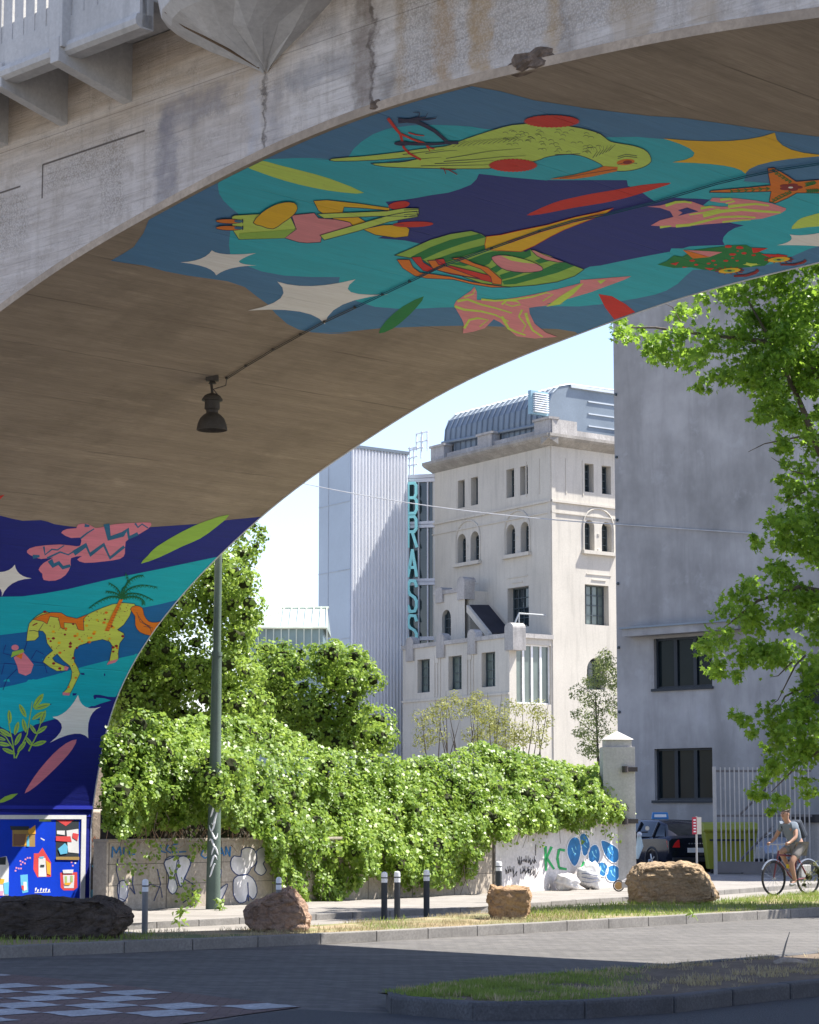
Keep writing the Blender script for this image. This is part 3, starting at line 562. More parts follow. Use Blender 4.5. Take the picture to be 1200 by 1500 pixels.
# ============================================================ SPANDREL, PARAPET, BRACKETS, PIER
def spandrel_mat():
    m,nt,bs=new_mat('weathered_spandrel'); uv=N(nt,'ShaderNodeUVMap')
    def mp(sx,sy,ox=0,oy=0):
        q=N(nt,'ShaderNodeMapping'); q.inputs['Scale'].default_value=(sx,sy,1); q.inputs['Location'].default_value=(ox,oy,0); nt.links.new(uv.outputs[0],q.inputs[0]); return q.outputs[0]
    sep=N(nt,'ShaderNodeSeparateXYZ'); nt.links.new(mp(1,1),sep.inputs[0]); K,Z=sep.outputs[0],sep.outputs[1]
    wob=mrange(nt,noise(nt,mp(3,3),1,5,.65),.3,.7,-.11,.11); wz=mrange(nt,noise(nt,mp(3,3,7,3),1,5,.65),.3,.7,-.11,.11)
    Kw=math_(nt,'ADD',K,wob); Zw=math_(nt,'ADD',Z,wz)
    def boxm(k0,k1,z0,z1,soft=.06,wobble=True):
        k_,z_=(Kw,Zw) if wobble else (K,Z)
        a=mrange(nt,k_,k0-soft,k0+soft,0,1,True); b_=mrange(nt,k_,k1-soft,k1+soft,1,0,True); c_=mrange(nt,z_,z0-soft,z0+soft,0,1,True); d_=mrange(nt,z_,z1-soft,z1+soft,1,0,True)
        return math_(nt,'MULTIPLY',math_(nt,'MULTIPLY',a,b_),math_(nt,'MULTIPLY',c_,d_))
    brown=(.56,.47,.375); grey=(.64,.58,.53); pale=(.72,.67,.62)
    big=noise(nt,mp(.35,.55),1,4,.6)
    hz=mrange(nt,math_(nt,'ADD',Z,math_(nt,'MULTIPLY',big,.9)),10.0,10.6)
    c=mix(nt,hz,grey,brown); c=mix(nt,mrange(nt,math_(nt,'ADD',K,math_(nt,'MULTIPLY',big,2)),15.0,16.2),c,pale)
    board=noise(nt,mp(1.1,15,3,0),1.3,7,.72,.3); c=mix(nt,mrange(nt,board,.35,.68,0,.55),c,sc(brown,.55))
    plank=noise(nt,mp(.5,6),1.0,2); c=mix(nt,mrange(nt,plank,.42,.62,0,.3),c,sc(pale,1.15))
    f2=math_(nt,'FRACT',math_(nt,'DIVIDE',math_(nt,'ADD',Z,math_(nt,'MULTIPLY',noise(nt,mp(.6,2),1,3),.03)),.115)); l2=mrange(nt,math_(nt,'ABSOLUTE',math_(nt,'SUBTRACT',f2,.5)),0,.07,1,0)
    l2=math_(nt,'MULTIPLY',l2,mrange(nt,noise(nt,mp(.9,1.6,2,5),1.5,4,.7),.42,.6,0,1)); c=mix(nt,math_(nt,'MULTIPLY',l2,.5),c,sc(brown,.4))
    dn=noise(nt,mp(2.5,2.5,9,1),1.2,7,.75); c=mix(nt,mrange(nt,dn,.52,.66,0,.45),c,sc(brown,.6))
    # exposed aggregate
    vo=N(nt,'ShaderNodeTexVoronoi'); vo.inputs['Scale'].default_value=44; nt.links.new(mp(1,1),vo.inputs['Vector'])
    peb=mix(nt,mrange(nt,vo.outputs['Distance'],.1,.75),sc(pale,1.1),sc(brown,.42)); pebc=mix(nt,.35,peb,vo.outputs['Color']); pebc=peb
    ag=None
    for b_ in ((11.0,11.55,8.9,9.95),(9.8,11.0,9.45,9.86),(8.2,9.45,8.8,9.62),(8.2,8.6,7.5,9.0),(16.3,30,9.35,13)):
        q=boxm(*b_,.12); ag=q if ag is None else math_(nt,'MAXIMUM',ag,q)
    agn=mrange(nt,noise(nt,mp(2.2,3.4),1,5,.6),.5,.62,0,.55); ag=math_(nt,'MULTIPLY',math_(nt,'MAXIMUM',ag,agn),.42)
    c=mix(nt,ag,c,pebc)
    stn=noise(nt,mp(4,4,2,8),1.3,5,.7); vs_=noise(nt,mp(4.5,.45,5,2),1.2,5,.65); c=mix(nt,mrange(nt,vs_,.52,.70,0,.4),c,sc(brown,.62)); c=mix(nt,mrange(nt,noise(nt,mp(3,.5,1,7),1.2,5,.65),.56,.72,0,.35),c,sc(pale,1.15))
    # grey repair patches and drips
    for b_,col,st in (((12.15,12.55,8.7,10.0),(.22,.21,.23),.7),((12.2,13.4,9.75,10.15),(.22,.21,.23),.6),((13.85,14.05,8.9,10.05),(.50,.50,.53),.55),((14.12,14.17,8.9,10.1),(.06,.05,.045),.9),((14.2,14.42,8.9,9.9),(.27,.26,.28),.45),
        ((15.62,15.98,9.1,10.9),(.16,.12,.09),.75),((15.9,15.96,9.1,11),(.08,.06,.05),.75),((16.05,16.3,9.1,9.7),(.12,.10,.08),.6),((16.9,17.15,9.0,11.2),(.42,.25,.09),.6),((17.45,17.75,9.0,11.2),(.46,.29,.11),.65),((16.3,16.45,9.1,11.2),(.40,.27,.13),.5),
        ((18.5,18.72,9.1,11.2),(.46,.30,.12),.6),((18.72,18.8,9.05,11),(.14,.13,.13),.6),((19.4,19.9,9.0,10.9),(.46,.34,.2),.5),((20.4,20.75,9.0,10.4),(.45,.33,.19),.45),((21.15,21.27,8.7,10.2),(.28,.28,.3),.6),((14.5,15.6,9.75,10.0),(.23,.23,.25),.55),((14.7,15.4,10.15,10.5),(.2,.2,.22),.4)):
        c=mix(nt,math_(nt,'MULTIPLY',math_(nt,'MULTIPLY',boxm(*b_,.09 if b_[1]-b_[0]>.08 else .03),mrange(nt,stn,.3,.6,.45,1)),st*.9),c,col)
    # recess line
    for b_ in ((9.78,11.9,9.845,9.87),(9.77,9.80,9.42,9.86),(8.0,9.3,9.66,9.685),(8.0,30,10.2,10.205)):
        c=mix(nt,math_(nt,'MULTIPLY',boxm(*b_,.008,False),.85),c,(.06,.045,.035))
    fine=noise(nt,mp(60,60),1,4,.75); c=mix(nt,mrange(nt,fine,.55,.75,0,.4),c,sc(brown,.4))
    nt.links.new(c,bs.inputs['Base Color']); bs.inputs['Roughness'].default_value=.92; bs.inputs['Specular IOR Level'].default_value=.2
    h=math_(nt,'ADD',math_(nt,'ADD',board,math_(nt,'MULTIPLY',fine,.5)),math_(nt,'MULTIPLY',math_(nt,'MULTIPLY',vo.outputs['Distance'],ag),-1.3)); bump(nt,bs,h,.03,.7)
    return m
SPM=spandrel_mat(); LIP=M('edge_concrete',(.46,.37,.28),.9,.25,1.2,14,.25,.01)
CONC=M('smooth_concrete',(.55,.54,.52),.85,.12,.9,18,.15,.006,streak=.35); CONCD=M('grey_concrete',(.42,.41,.40),.85,.18,.8,20,.2,.006,streak=.4)
ZTOP=11.0
def spandrel(near):
    F=NB if near else FB; t=1 if near else 0; vs=[];fs=[];uvs=[]
    sgn=1 if near else -1; ths=[DTH*i*.5 for i in range(0,241)]
    for th in ths:
        p=vault(th,t); k=(p-F.o).dot(F.d); zz=p.z+(.085 if near else 0); vs+= [F.P(k,zz,-.025 if near else .01),F.P(k,max(ZTOP,zz+.1),-.025 if near else .01)]; uvs+=[(k,zz),(k,ZTOP)]
    for i in range(len(ths)-1): fs.append((2*i,2*i+1,2*i+3,2*i+2))
    for th,kk in ((0,-12),(math.pi,46)):     # solid wings beyond the piers
        p=vault(th,t); k=(p-F.o).dot(F.d); b=len(vs); vs+=[F.P(k,-1,-.025),F.P(kk,-1,-.025),F.P(kk,ZTOP,-.025),F.P(k,ZTOP,-.025)]; uvs+=[(k,-1),(kk,-1),(kk,ZTOP),(k,ZTOP)]; fs.append((b,b+1,b+2,b+3))
    return mesh_uv('spandrel_wall',vs,fs,uvs,[SPM if near else CONCD],None,bridge)
spandrel(True); spandrel(False)
# edge band of the vault on the near face
mb=MB(); prev=None
for i in range(0,241):
    p=vault(DTH*i*.5,1); p2=vault(DTH*i*.5,1,-.10); k=(p-NB.o).dot(NB.d); k2=(p2-NB.o).dot(NB.d); q=[NB.P(k,p.z,-.0),NB.P(k2,p2.z,.0),NB.P(k2,p2.z,-.06),NB.P(k,p.z,-.06)]
    if prev:
        b=len(mb.v); mb.v+=[tuple(x) for x in prev+q]; mb.f+=[[b,b+1,b+5,b+4],[b+1,b+2,b+6,b+5]]; mb.m+=[0,0]
    prev=q
mb.build('edge_band',LIP,bridge)
# deck, closing the bridge above
mb=MB(); mb.obox(BP,BS,BA,BZ,-12,46,-BWD-.55,.3,11.02,11.5); mb.build('deck',CONCD,bridge)
F2=lambda out: Face(tuple((NB.o+NB.n*out)[:2]),tuple(NB.d[:2]))
CK,CZ=14.16,10.08    # apex of the flared corbel
def split_k(a,b): # spans left and right of the corbel
    return [(a,CK-1.12),(CK+1.12,b)]
mb=MB()
for a,b_ in split_k(2,40): mb.fbox(NB,a,b_,11.0,11.35,0,.92)
mb.build('walkway_slab',CONC,bridge)
for a,b_ in split_k(2,40):
    mb=MB(); mb.fbox(NB,a,b_,10.66,11.0,.74,.90); mb.prism([NB.P(a,10.64,.74),NB.P(a,10.64,.93),NB.P(a,10.68,.985),NB.P(a,10.74,1.0),NB.P(a,10.80,.98),NB.P(a,10.82,.93),NB.P(a,10.82,.74)],NB.d*(b_-a)); mb.build('edge_beam',CONC,bridge)
k=2.31
ks=[]
while k<40:
    if abs(k-CK)>1.3: ks.append(round(k,3))
    k+=1.32
ks=[10.23+1.32*i for i in range(-7,24) if abs(10.23+1.32*i-CK)>1.6]
for i,k in enumerate(ks):
    post=(round((k-10.23)/1.32)%2==1)
    mb=MB(); w_=.085 if post else .075; o_=1.07 if post else .98
    mb.prism([NB.P(k-w_,10.27,-.05),NB.P(k-w_,10.55,o_),NB.P(k-w_,10.85,o_),NB.P(k-w_,11.03,.5),NB.P(k-w_,11.03,-.05)],NB.d*2*w_); mb.build('bracket',CONC,bridge,bevel=.008)
    if post:
        mb=MB(); mb.fbox(NB,k-.13,k+.13,10.72,12.5,.86,1.06); mb.build('post',CONC,bridge,bevel=.012)
pk=[k for i,k in enumerate(ks) if round((k-10.23)/1.32)%2==1]
for a,b_ in zip(pk[:-1],pk[1:]):
    if a<CK<b_: spans=[(a+.13,CK-1.12),(CK+1.12,b_-.13)]
    else: spans=[(a+.13,b_-.13)]
    for x0,x1 in spans:
        mb=MB(); mb.fbox(NB,x0,x1,10.82,11.12,.84,.94); mb.fbox(NB,x0,x1,12.1,12.35,.82,.97); n=max(1,int((x1-x0)/.23)); wd=(x1-x0)/n
        for j in range(n): mb.fbox(NB,x0+j*wd+.025,x0+(j+1)*wd-.025,11.12,12.1,.85,.93)
        mb.build('parapet_panel',CONC,bridge)
mb=MB(); mb.obox(BP,BS,BA,BZ,-12,46,.8,.95,11.3,12.3); mb.build('parapet',CONC,bridge)
# flared corbel carrying a round balcony
mb=MB(); n=12; rings=[]
for z,r in ((10.08,.03),(10.14,.13),(10.4,.70),(10.62,1.12),(10.72,1.24),(11.0,1.30),(12.3,1.30)):
    rings.append([NB.P(CK-r*math.cos(math.pi*i/n),z+(.03*math.sin(i*2.1) if r<1 else 0),r*math.sin(math.pi*i/n)*.95-.02) for i in range(n+1)])
for a,b_ in zip(rings[:-1],rings[1:]):
    b0=len(mb.v); mb.v+=[tuple(x) for x in a+b_]; mb.f+=[[b0+i,b0+i+1,b0+n+2+i,b0+n+1+i] for i in range(n)]; mb.m+=[0]*n
co=mb.build('corbel',CONC,bridge); co['label']='fan shaped corbel flaring up to a round balcony'
mb=MB(); mb.tube([NB.P(CK-.02,10.1,.06),NB.P(CK-.25,10.33,.40),NB.P(CK-.52,10.55,.75),NB.P(CK-.62,10.70,.96)],[.012,.02,.018,.012],6); mb.build('crack',M('crack_brown',(.16,.11,.07)),co)
# rough spalled hole and joints
def rough_lump(name,c,rx,ry,rz,mat,parent,seed,axes):
    bm=bmesh.new(); bmesh.ops.create_icosphere(bm,subdivisions=3,radius=1); r_=random.Random(seed); ph=[r_.uniform(0,6) for _ in range(9)]
    base=wloc(parent) if parent else Vector((0,0,0))
    for v in bm.verts:
        p=v.co.copy(); d=1+.18*math.sin(5*p.x+ph[0])*math.cos(4*p.y+ph[1])+.14*math.sin(9*p.z+ph[2]+3*p.x)+.08*math.sin(15*p.x+11*p.y+ph[3])+r_.uniform(-.06,.06)
        v.co=c+(axes[0]*p.x*rx+axes[1]*p.y*ry+axes[2]*p.z*rz)*d-base
    me=bpy.data.meshes.new(name); bm.to_mesh(me); bm.free(); me.materials.append(mat); return link(name,me,parent)
k_,z_=NB.pick(775,90)
o=rough_lump('spalled_patch',NB.P(k_,z_+.01,-.06),.30,.11,.13,M('spalled_concrete',(.20,.15,.115),.95,.5,9,40,.4,.02),bridge,4,(NB.d,BZ,NB.n)); o['label']='dark broken patch of concrete at the edge of the arch'
k_,z_=NB.pick(548,158)
rough_lump('spalled_patch',NB.P(k_,z_+.03,-.05),.10,.07,.07,MATS['spalled_concrete'],bridge,8,(NB.d,BZ,NB.n))
# pier: blue painted moulding and the framed panel of small pictures
PF=Face(tuple(BP[:2]),tuple(BA[:2])); 
if PF.n.dot(BS)<0: PF.n=-PF.n
BLUE=PM['ultramarine']; 
def flatmat(name,col,rough=.6,var=.1): return M(name,col,rough,var,2.5,30,.08,.001)
ULT=flatmat('ultramarine_wall',(.022,.035,.42)); WHT=flatmat('white_paint',(.80,.80,.80)); PBL=flatmat('panel_blue',(.008,.055,.62),.4)
pl=MB(); ze=PF.pick(130,1183)[1]; pl.fbox(PF,-8,-.02,ze-.03,ze+.03,0.012,.07); pl.fbox(PF,-8,-.02,ze-.16,ze-.03,.012,.035); pl.build('moulding',ULT,bridge)
zt=PF.pick(122,1194)[1]; kr=PF.pick(123.5,1250)[0]; fw=.065
panel=MB().fbox(PF,-8,kr,.02,zt,.012,.03).build('panel',PBL,bridge); panel['label']='bright blue panel of small collage pictures in a white frame'
fr=MB(); fr.fbox(PF,-8,kr,zt-.07,zt,.03,.045); fr.fbox(PF,kr-.1,kr,.02,zt-.07,.03,.045); fr.build('frame',WHT,panel)
def pxpoly(mb,F,pts,out,m): # flat picture polygon on the panel, real thickness 1 mm
    P=[F.P(*F.pick(*p),out) for p in pts]; mb.prism(P,F.n*.001,m)
PICM=[flatmat('pic_'+n_,c_) for n_,c_ in (('red',(.75,.08,.08)),('white',(.8,.8,.8)),('dark',(.04,.05,.06)),('ochre',(.42,.28,.10)),('amber',(.9,.45,.05)),('sky',(.15,.55,.8)),('pinkish',(.85,.35,.5)),('greenish',(.45,.6,.2)),('brown',(.25,.14,.09)))]
c14=lambda *p: X(0,1150,6,p)
def pic(name,items,lab):
    mb=MB()
    for i,(pts,m) in enumerate(items): pxpoly(mb,PF,c14(*pts),.030+.0015*i,m)
    o=mb.build(name,PICM,panel); o['label']=lab
pic('picture',[([(482,305),(685,312),(685,658),(482,655)],2),([(482,305),(640,308),(570,360)],0),([(575,400),(680,385),(684,600),(590,590)],1),([(490,400),(560,400),(560,440),(490,430)],1),([(482,450),(610,450),(620,500),(482,490)],0),([(630,420),(680,430),(670,490),(625,460)],0),([(500,560),(560,510),(585,540),(580,600),(520,610)],5),([(482,630),(685,630),(685,658),(482,655)],3)],'tall red white and black collage picture')
pic('picture',[([(100,365),(300,385),(300,542),(100,540)],3),([(80,360),(250,362),(240,395),(85,395)],2),([(225,440),(245,440),(245,530),(175,535)],4),([(235,400),(300,350),(305,430),(245,430)],4),([(225,460),(245,440),(248,540),(225,540)],5),([(110,430),(220,430),(205,530),(110,530)],8)],'ochre landscape picture')
pic('picture',[([(290,600),(330,600),(365,550),(400,610),(440,680),(440,805),(320,810),(285,740)],0),([(330,640),(390,640),(400,805),(330,805)],1),([(335,630),(380,625),(370,645),(340,645)],5),([(395,660),(435,690),(435,790),(405,780)],4),([(345,700),(380,700),(380,718),(345,718)],2)],'red flame shaped picture')
pic('picture',[([(520,770),(670,765),(672,900),(640,925),(550,925),(525,900)],0),([(545,790),(645,790),(640,905),(555,905)],1),([(560,800),(580,800),(580,860),(560,860)],7),([(610,795),(630,795),(630,850),(610,850)],7),([(555,860),(620,855),(600,880),(560,880)],4),([(540,745),(635,742),(630,775),(545,775)],1)],'round red and white picture')
pic('picture',[([(170,790),(235,785),(240,940),(190,950),(175,880)],5),([(195,850),(225,850),(230,920),(200,930)],1),([(180,880),(200,885),(200,930),(182,910)],0)],'small light blue picture')
pic('picture',[([(-30,640),(50,625),(70,700),(65,970),(-30,970)],1),([(-30,640),(45,630),(40,700),(-30,700)],2),([(-30,820),(30,825),(25,870),(-30,870)],4),([(20,860),(70,850),(65,960),(30,960)],5),([(-30,930),(20,930),(15,970),(-30,970)],6)],'colourful picture at the panel left edge')
SCR=[([(x,y),(x+14,y+2),(x+12,y+16),(x-2,y+13)],6) for x,y in ((165,660),(185,670),(210,645),(228,632),(170,690),(205,680),(130,720),(150,725),(122,745),(170,725),(250,632),(615,670),(625,700))]+[([(645,680),(660,678),(662,690),(648,694)],1),([(350,462),(385,480),(380,490),(350,472)],1),([(336,302),(440,300),(440,320),(336,320)],7)]
for it in SCR:
    mb=MB(); pxpoly(mb,PF,c14(*it[0]),.030,it[1]); mb.build('painted_spot',PICM,panel)
sg=MB()
for x0,y0 in ((300,905),(318,920),(345,908),(368,915),(390,910),(415,918)):
    pxpoly(sg,PF,c14((x0,y0),(x0+12,y0-6),(x0+16,y0+4),(x0+4,y0+26),(x0-2,y0+30)),.031,0)
pxpoly(sg,PF,c14((296,942),(435,936),(435,942),(296,948)),.031,0)
sg.build('signature',WHT,panel)
# edge strip on the pier corner
mb=MB(); q=[]
for i in range(14): q.append(vault(-.19+.19*i/13,0,.008))
for i in range(1,100): q.append(vault(DTH*i,0,.008))
mb.tube([p+BA*.0 for p in q],.012,5); mb.build('edge_line',WHT,bridge)
# ============================================================ GROUND
def gline(pts,z=0): return [G(x,y,z) for x,y in pts]
def setts_mat(name,c1,c2_,mort,sx,sy,rot,dirt=.35):
    m,nt,bs=new_mat(name); v=coords(nt,'Object',(1,1,1),rot); br=N(nt,'ShaderNodeTexBrick'); nt.links.new(v,br.inputs['Vector'])
    br.inputs['Scale'].default_value=1; br.inputs['Brick Width'].default_value=sx; br.inputs['Row Height'].default_value=sy; br.inputs['Mortar Size'].default_value=.006; br.inputs['Mortar Smooth'].default_value=.4
    br.inputs['Color1'].default_value=(*c1,1); br.inputs['Color2'].default_value=(*c2_,1); br.inputs['Mortar'].default_value=(*mort,1)
    n1=noise(nt,v,.35,5,.6); n2=noise(nt,v,6,4,.7); n3=noise(nt,coords(nt,'Object',(.25,2.2,1),rot),1.2,4,.6)
    c=mix(nt,mrange(nt,n1,.35,.7,0,dirt),br.outputs[0],sc(c1,.55)); c=mix(nt,mrange(nt,n2,.45,.7,0,.35),c,sc(c1,.5)); c=mix(nt,mrange(nt,n3,.5,.7,0,.3),c,sc(c2_,1.35)); n4=noise(nt,coords(nt,'Object',(.12,1.1,1),rot),1.0,5,.65); c=mix(nt,mrange(nt,n4,.55,.72,0,.45),c,sc(c1,.5)); n5=noise(nt,v,1.1,6,.7,.5); c=mix(nt,mrange(nt,n5,.62,.70,0,.5),c,sc(c1,.45))
    nt.links.new(c,bs.inputs['Base Color']); bs.inputs['Roughness'].default_value=.85; bs.inputs['Specular IOR Level'].default_value=.25
    h=math_(nt,'SUBTRACT',math_(nt,'MULTIPLY',n2,.5),br.outputs['Fac']); bump(nt,bs,h,.012,.6); return m
ROADM=setts_mat('road_setts',(.105,.10,.096),(.15,.142,.133),(.053,.05,.048),.22,.11,math.pi/2-AL)
WALKM=setts_mat('pavement_slabs',(.235,.217,.195),(.28,.258,.235),(.12,.11,.10),.6,.4,math.pi/2-AL,.2)
BRICKR=setts_mat('red_setts',(.14,.10,.092),(.18,.125,.115),(.07,.05,.045),.2,.1,0)
def asphalt(name,c):
    m,nt,bs=new_mat(name); v=coords(nt); vo=N(nt,'ShaderNodeTexVoronoi'); vo.inputs['Scale'].default_value=70; nt.links.new(v,vo.inputs[0])
    n1=noise(nt,v,.4,4); c_=mix(nt,vo.outputs['Distance'],sc(c,1.8),sc(c,.5)); c_=mix(nt,mrange(nt,n1,.3,.7,0,.5),c_,sc(c,1.3)); nt.links.new(c_,bs.inputs['Base Color']); bs.inputs['Roughness'].default_value=.85
    bump(nt,bs,vo.outputs['Distance'],.01,.6); return m
ASPH=asphalt('dark_asphalt',(.04,.043,.048)); PATHM=M('path_asphalt',(.255,.235,.21),.9,.15,.7,50,.25,.004)
KERBM=M('kerb_stone',(.24,.225,.205),.85,.22,1.8,30,.3,.006,streak=.3)
KERBD=M('kerb_granite',(.095,.095,.10),.75,.3,3,45,.4,.006)
def sheet(name,pts,mat,z,kind='structure',lab=None):
    me=bpy.data.meshes.new(name); bm=bmesh.new(); vs=[bm.verts.new((p[0],p[1],z)) for p in pts]; f=bm.faces.new(vs); bm.normal_update()
    if f.normal.z<0: f.normal_flip()
    bmesh.ops.triangulate(bm,faces=[f]); bm.to_mesh(me); bm.free(); me.materials.append(mat); return tag(link(name,me),kind=kind)
sheet('ground',[(-600,-200),(600,-200),(900,1500),(-900,1500)],M('ground_soil',(.26,.23,.19),.95,.2,.2,8,.2),-.03)
KB=[(-400,1421),(0,1404),(250,1393),(500,1382),(720,1370),(920,1358.5),(1200,1342),(1600,1319)]
VB=[(-400,1391),(200,1366),(360,1361),(500,1352),(640,1342),(800,1330),(920,1323),(1045,1320),(1120,1313),(1200,1306),(1600,1279)]
SW=[(-400,1384),(200,1357),(500,1342),(700,1333),(800,1325),(920,1318),(1200,1297),(1600,1266)]
kb=gline(KB); sheet('road',[(-60,-30),(60,-30),(80,60)]+kb[::-1]+[(-60,20)],ROADM,0)
vb=gline(VB,.13); sw=gline(SW,.05)
sheet('cycle_path',kb+[Vector((120,120,0)),Vector((-120,120,0))],PATHM,.004)
sheet('pavement',sw+[Vector((140,140,0)),Vector((140,420,0)),Vector((-200,420,0)),Vector((-120,60,0))],WALKM,.10)
def resample(pl,step):
    out=[pl[0]]; acc=0
    L=[(pl[i+1]-pl[i]).length for i in range(len(pl)-1)]; T=sum(L); n=int(T/step); 
    for i in range(1,n+1):
        d=T*i/n; j=0
        while j<len(L)-1 and d>L[j]: d-=L[j]; j+=1
        out.append(pl[j].lerp(pl[j+1],min(d/L[j],1)))
    return out
def kerb(name,pl,width,height,mat,side,step=1.0,z0=-.02,bev=.012,close=False):
    P=resample([Vector((p.x,p.y,0)) for p in pl],step); mb=MB()
    for i in range(len(P)-1):
        a,b_=P[i],P[i+1]; d=(b_-a); l=d.length; d/=l; n=Vector((-d.y,d.x,0))*side
        mb.obox(a,d,n,BZ,.006,l-.006,0,width,z0,height+random.uniform(-.004,.004))
    return tag(mb.build(name,mat,None,bevel=bev),kind='structure')
kerb('kerb',kb,.17,.14,KERBM,1)
kerb('pavement_kerb',sw,.12,.105,KERBM,1,.9)
def verge_mat():
    m,nt,bs=new_mat('verge_soil'); v=coords(nt); a=noise(nt,v,.8,5,.65); b_=noise(nt,v,9,4,.7)
    c=mix(nt,mrange(nt,a,.42,.6),(.33,.245,.15),(.10,.14,.035)); c=mix(nt,mrange(nt,b_,.4,.7,0,.6),c,(.14,.11,.06)); nt.links.new(c,bs.inputs['Base Color']); bs.inputs['Roughness'].default_value=.95; bump(nt,bs,b_,.02,.8); return m
VERM=verge_mat()
kin=[]; P=[Vector((p.x,p.y,0)) for p in kb]
for i,p in enumerate(P):
    d=(P[min(i+1,len(P)-1)]-P[max(i-1,0)]).normalized(); kin.append(p+Vector((-d.y,d.x,0))*.17)
VERGE=[(p.x,p.y) for p in kin]+[(p.x,p.y) for p in vb[::-1]]
sheet('verge',VERGE,VERM,.125)
# traffic island close to the camera
ISL=[(1700,1400),(1450,1433),(1200,1460),(1112,1469),(997,1484),(900,1491),(820,1495),(735,1497),(660,1495),(600,1490),(560,1484),(536,1477)]
isl=gline(ISL)+[G(531,1466,.06),G(548,1458,.10)]+gline([(580,1449),(615,1442),(710,1432),(850,1421),(1000,1410),(1200,1393),(1450,1374)],.14)
isl=[Vector((p.x,p.y,0)) for p in isl]
kerb('island_kerb',isl,.16,.145,KERBD,-1,.95,bev=.025)
def inset(pl,d_,side):
    o=[]
    for i,p in enumerate(pl):
        d=(pl[min(i+1,len(pl)-1)]-pl[max(i-1,0)]).normalized(); o.append(p+Vector((-d.y,d.x,0))*d_*side)
    return o
isin=inset(isl,.15,-1); ISLAND=[(p.x,p.y) for p in isin]
sheet('island_soil',ISLAND,M('island_earth',(.17,.13,.095),.95,.35,1.5,14,.4,.02),.13)
sheet('asphalt_lane',[(p.x,p.y) for p in gline([(1700,1399),(1450,1431),(1200,1458),(1112,1467),(997,1482),(900,1489),(820,1493.5),(735,1495.5),(660,1493.5),(590,1487)])]+[(p.x,p.y) for p in gline([(440,1479),(360,1488),(240,1520)])]+[(-4,8),(20,8)],ASPH,.004)
# chequered markings
sheet('raised_table',[(p.x,p.y) for p in gline([(-400,1385),(0,1427),(160,1442),(300,1459),(441,1476),(360,1487),(260,1502),(100,1540),(-300,1600)])],BRICKR,.008)
mb=MB(); org=G(441,1476); bnd=[(p.x,p.y) for p in gline([(-400,1385),(0,1427.5),(160,1442.5),(300,1459.5),(441,1476),(360,1487),(260,1502),(100,1540),(-300,1600)])]
CS=.52; rr=random.Random(5)
sdir=(G(0,1428)-org); sdir=Vector((sdir.x,sdir.y,0)).normalized(); adir=Vector((-BA.x,-BA.y,0))
for i in range(0,26):
    for j in range(0,22):
        if (i+j)%2: continue
        if rr.random()<.06: continue
        o=org+sdir*(i*CS-.02)+adir*(j*CS+.02); q=[]
        cx=o+(sdir+adir)*CS/2
        if not inside((cx.x,cx.y),bnd): continue
        for e in range(4):
            c0=[(0,0),(1,0),(1,1),(0,1)][e]; c1=[(1,0),(1,1),(0,1),(0,0)][e]
            for t in (0,.2,.4,.6,.8): q.append(o+sdir*((c0[0]+(c1[0]-c0[0])*t)*CS+rr.uniform(-.02,.02))+adir*((c0[1]+(c1[1]-c0[1])*t)*CS+rr.uniform(-.02,.02)))
        q=[p for p in q if inside((p.x,p.y),bnd)]
        if len(q)<4: continue
        b0=len(mb.v); mb.v+=[(p.x,p.y,.0125) for p in q]; mb.f.append(list(range(b0,b0+len(q)))); mb.m.append(0)
tag(mb.build('road_markings',M('road_white',(.44,.46,.48),.7,.25,3,30,.5,.001)),kind='structure')
# ============================================================ BUILDINGS
def wall_open(F,k0,k1,z0,z1,ops,depth,mb,m=0):
    """wall plane with real openings and reveals; ops: (a,b,c,d,arch)"""
    ks=sorted(set([k0,k1]+[x for o in ops for x in o[:2] if k0<x<k1])); zs=sorted(set([z0,z1]+[x for o in ops for x in o[2:4] if z0<x<z1]))
    for i in range(len(ks)-1):
        for j in range(len(zs)-1):
            kc,zc=(ks[i]+ks[i+1])/2,(zs[j]+zs[j+1])/2
            if any(o[0]<kc<o[1] and o[2]<zc<o[3] for o in ops): continue
            mb.add([F.P(ks[i],zs[j]),F.P(ks[i+1],zs[j]),F.P(ks[i+1],zs[j+1]),F.P(ks[i],zs[j+1])],[(0,1,2,3)],m)
    for a,b,c,d,arch in ops:
        if arch:
            r=(b-a)/2; zc=d-r; kc=(a+b)/2; n=10; arc_=[(kc-r*math.cos(math.pi*i/n),zc+r*math.sin(math.pi*i/n)) for i in range(n+1)]
            mb.add([F.P(a,d)]+[F.P(*p) for p in arc_[:n//2+1]],[list(range(n//2+2))],m)
            mb.add([F.P(b,d)]+[F.P(*p) for p in arc_[n//2:]][::-1],[list(range(n//2+2))],m)
            loop=[(a,c)]+arc_+[(b,c)]
        else: loop=[(a,c),(a,d),(b,d),(b,c)]
        for i in range(len(loop)):
            p,q=loop[i],loop[(i+1)%len(loop)]; mb.add([F.P(*p),F.P(*q),F.P(*q,-depth),F.P(*p,-depth)],[(0,1,2,3)],m)
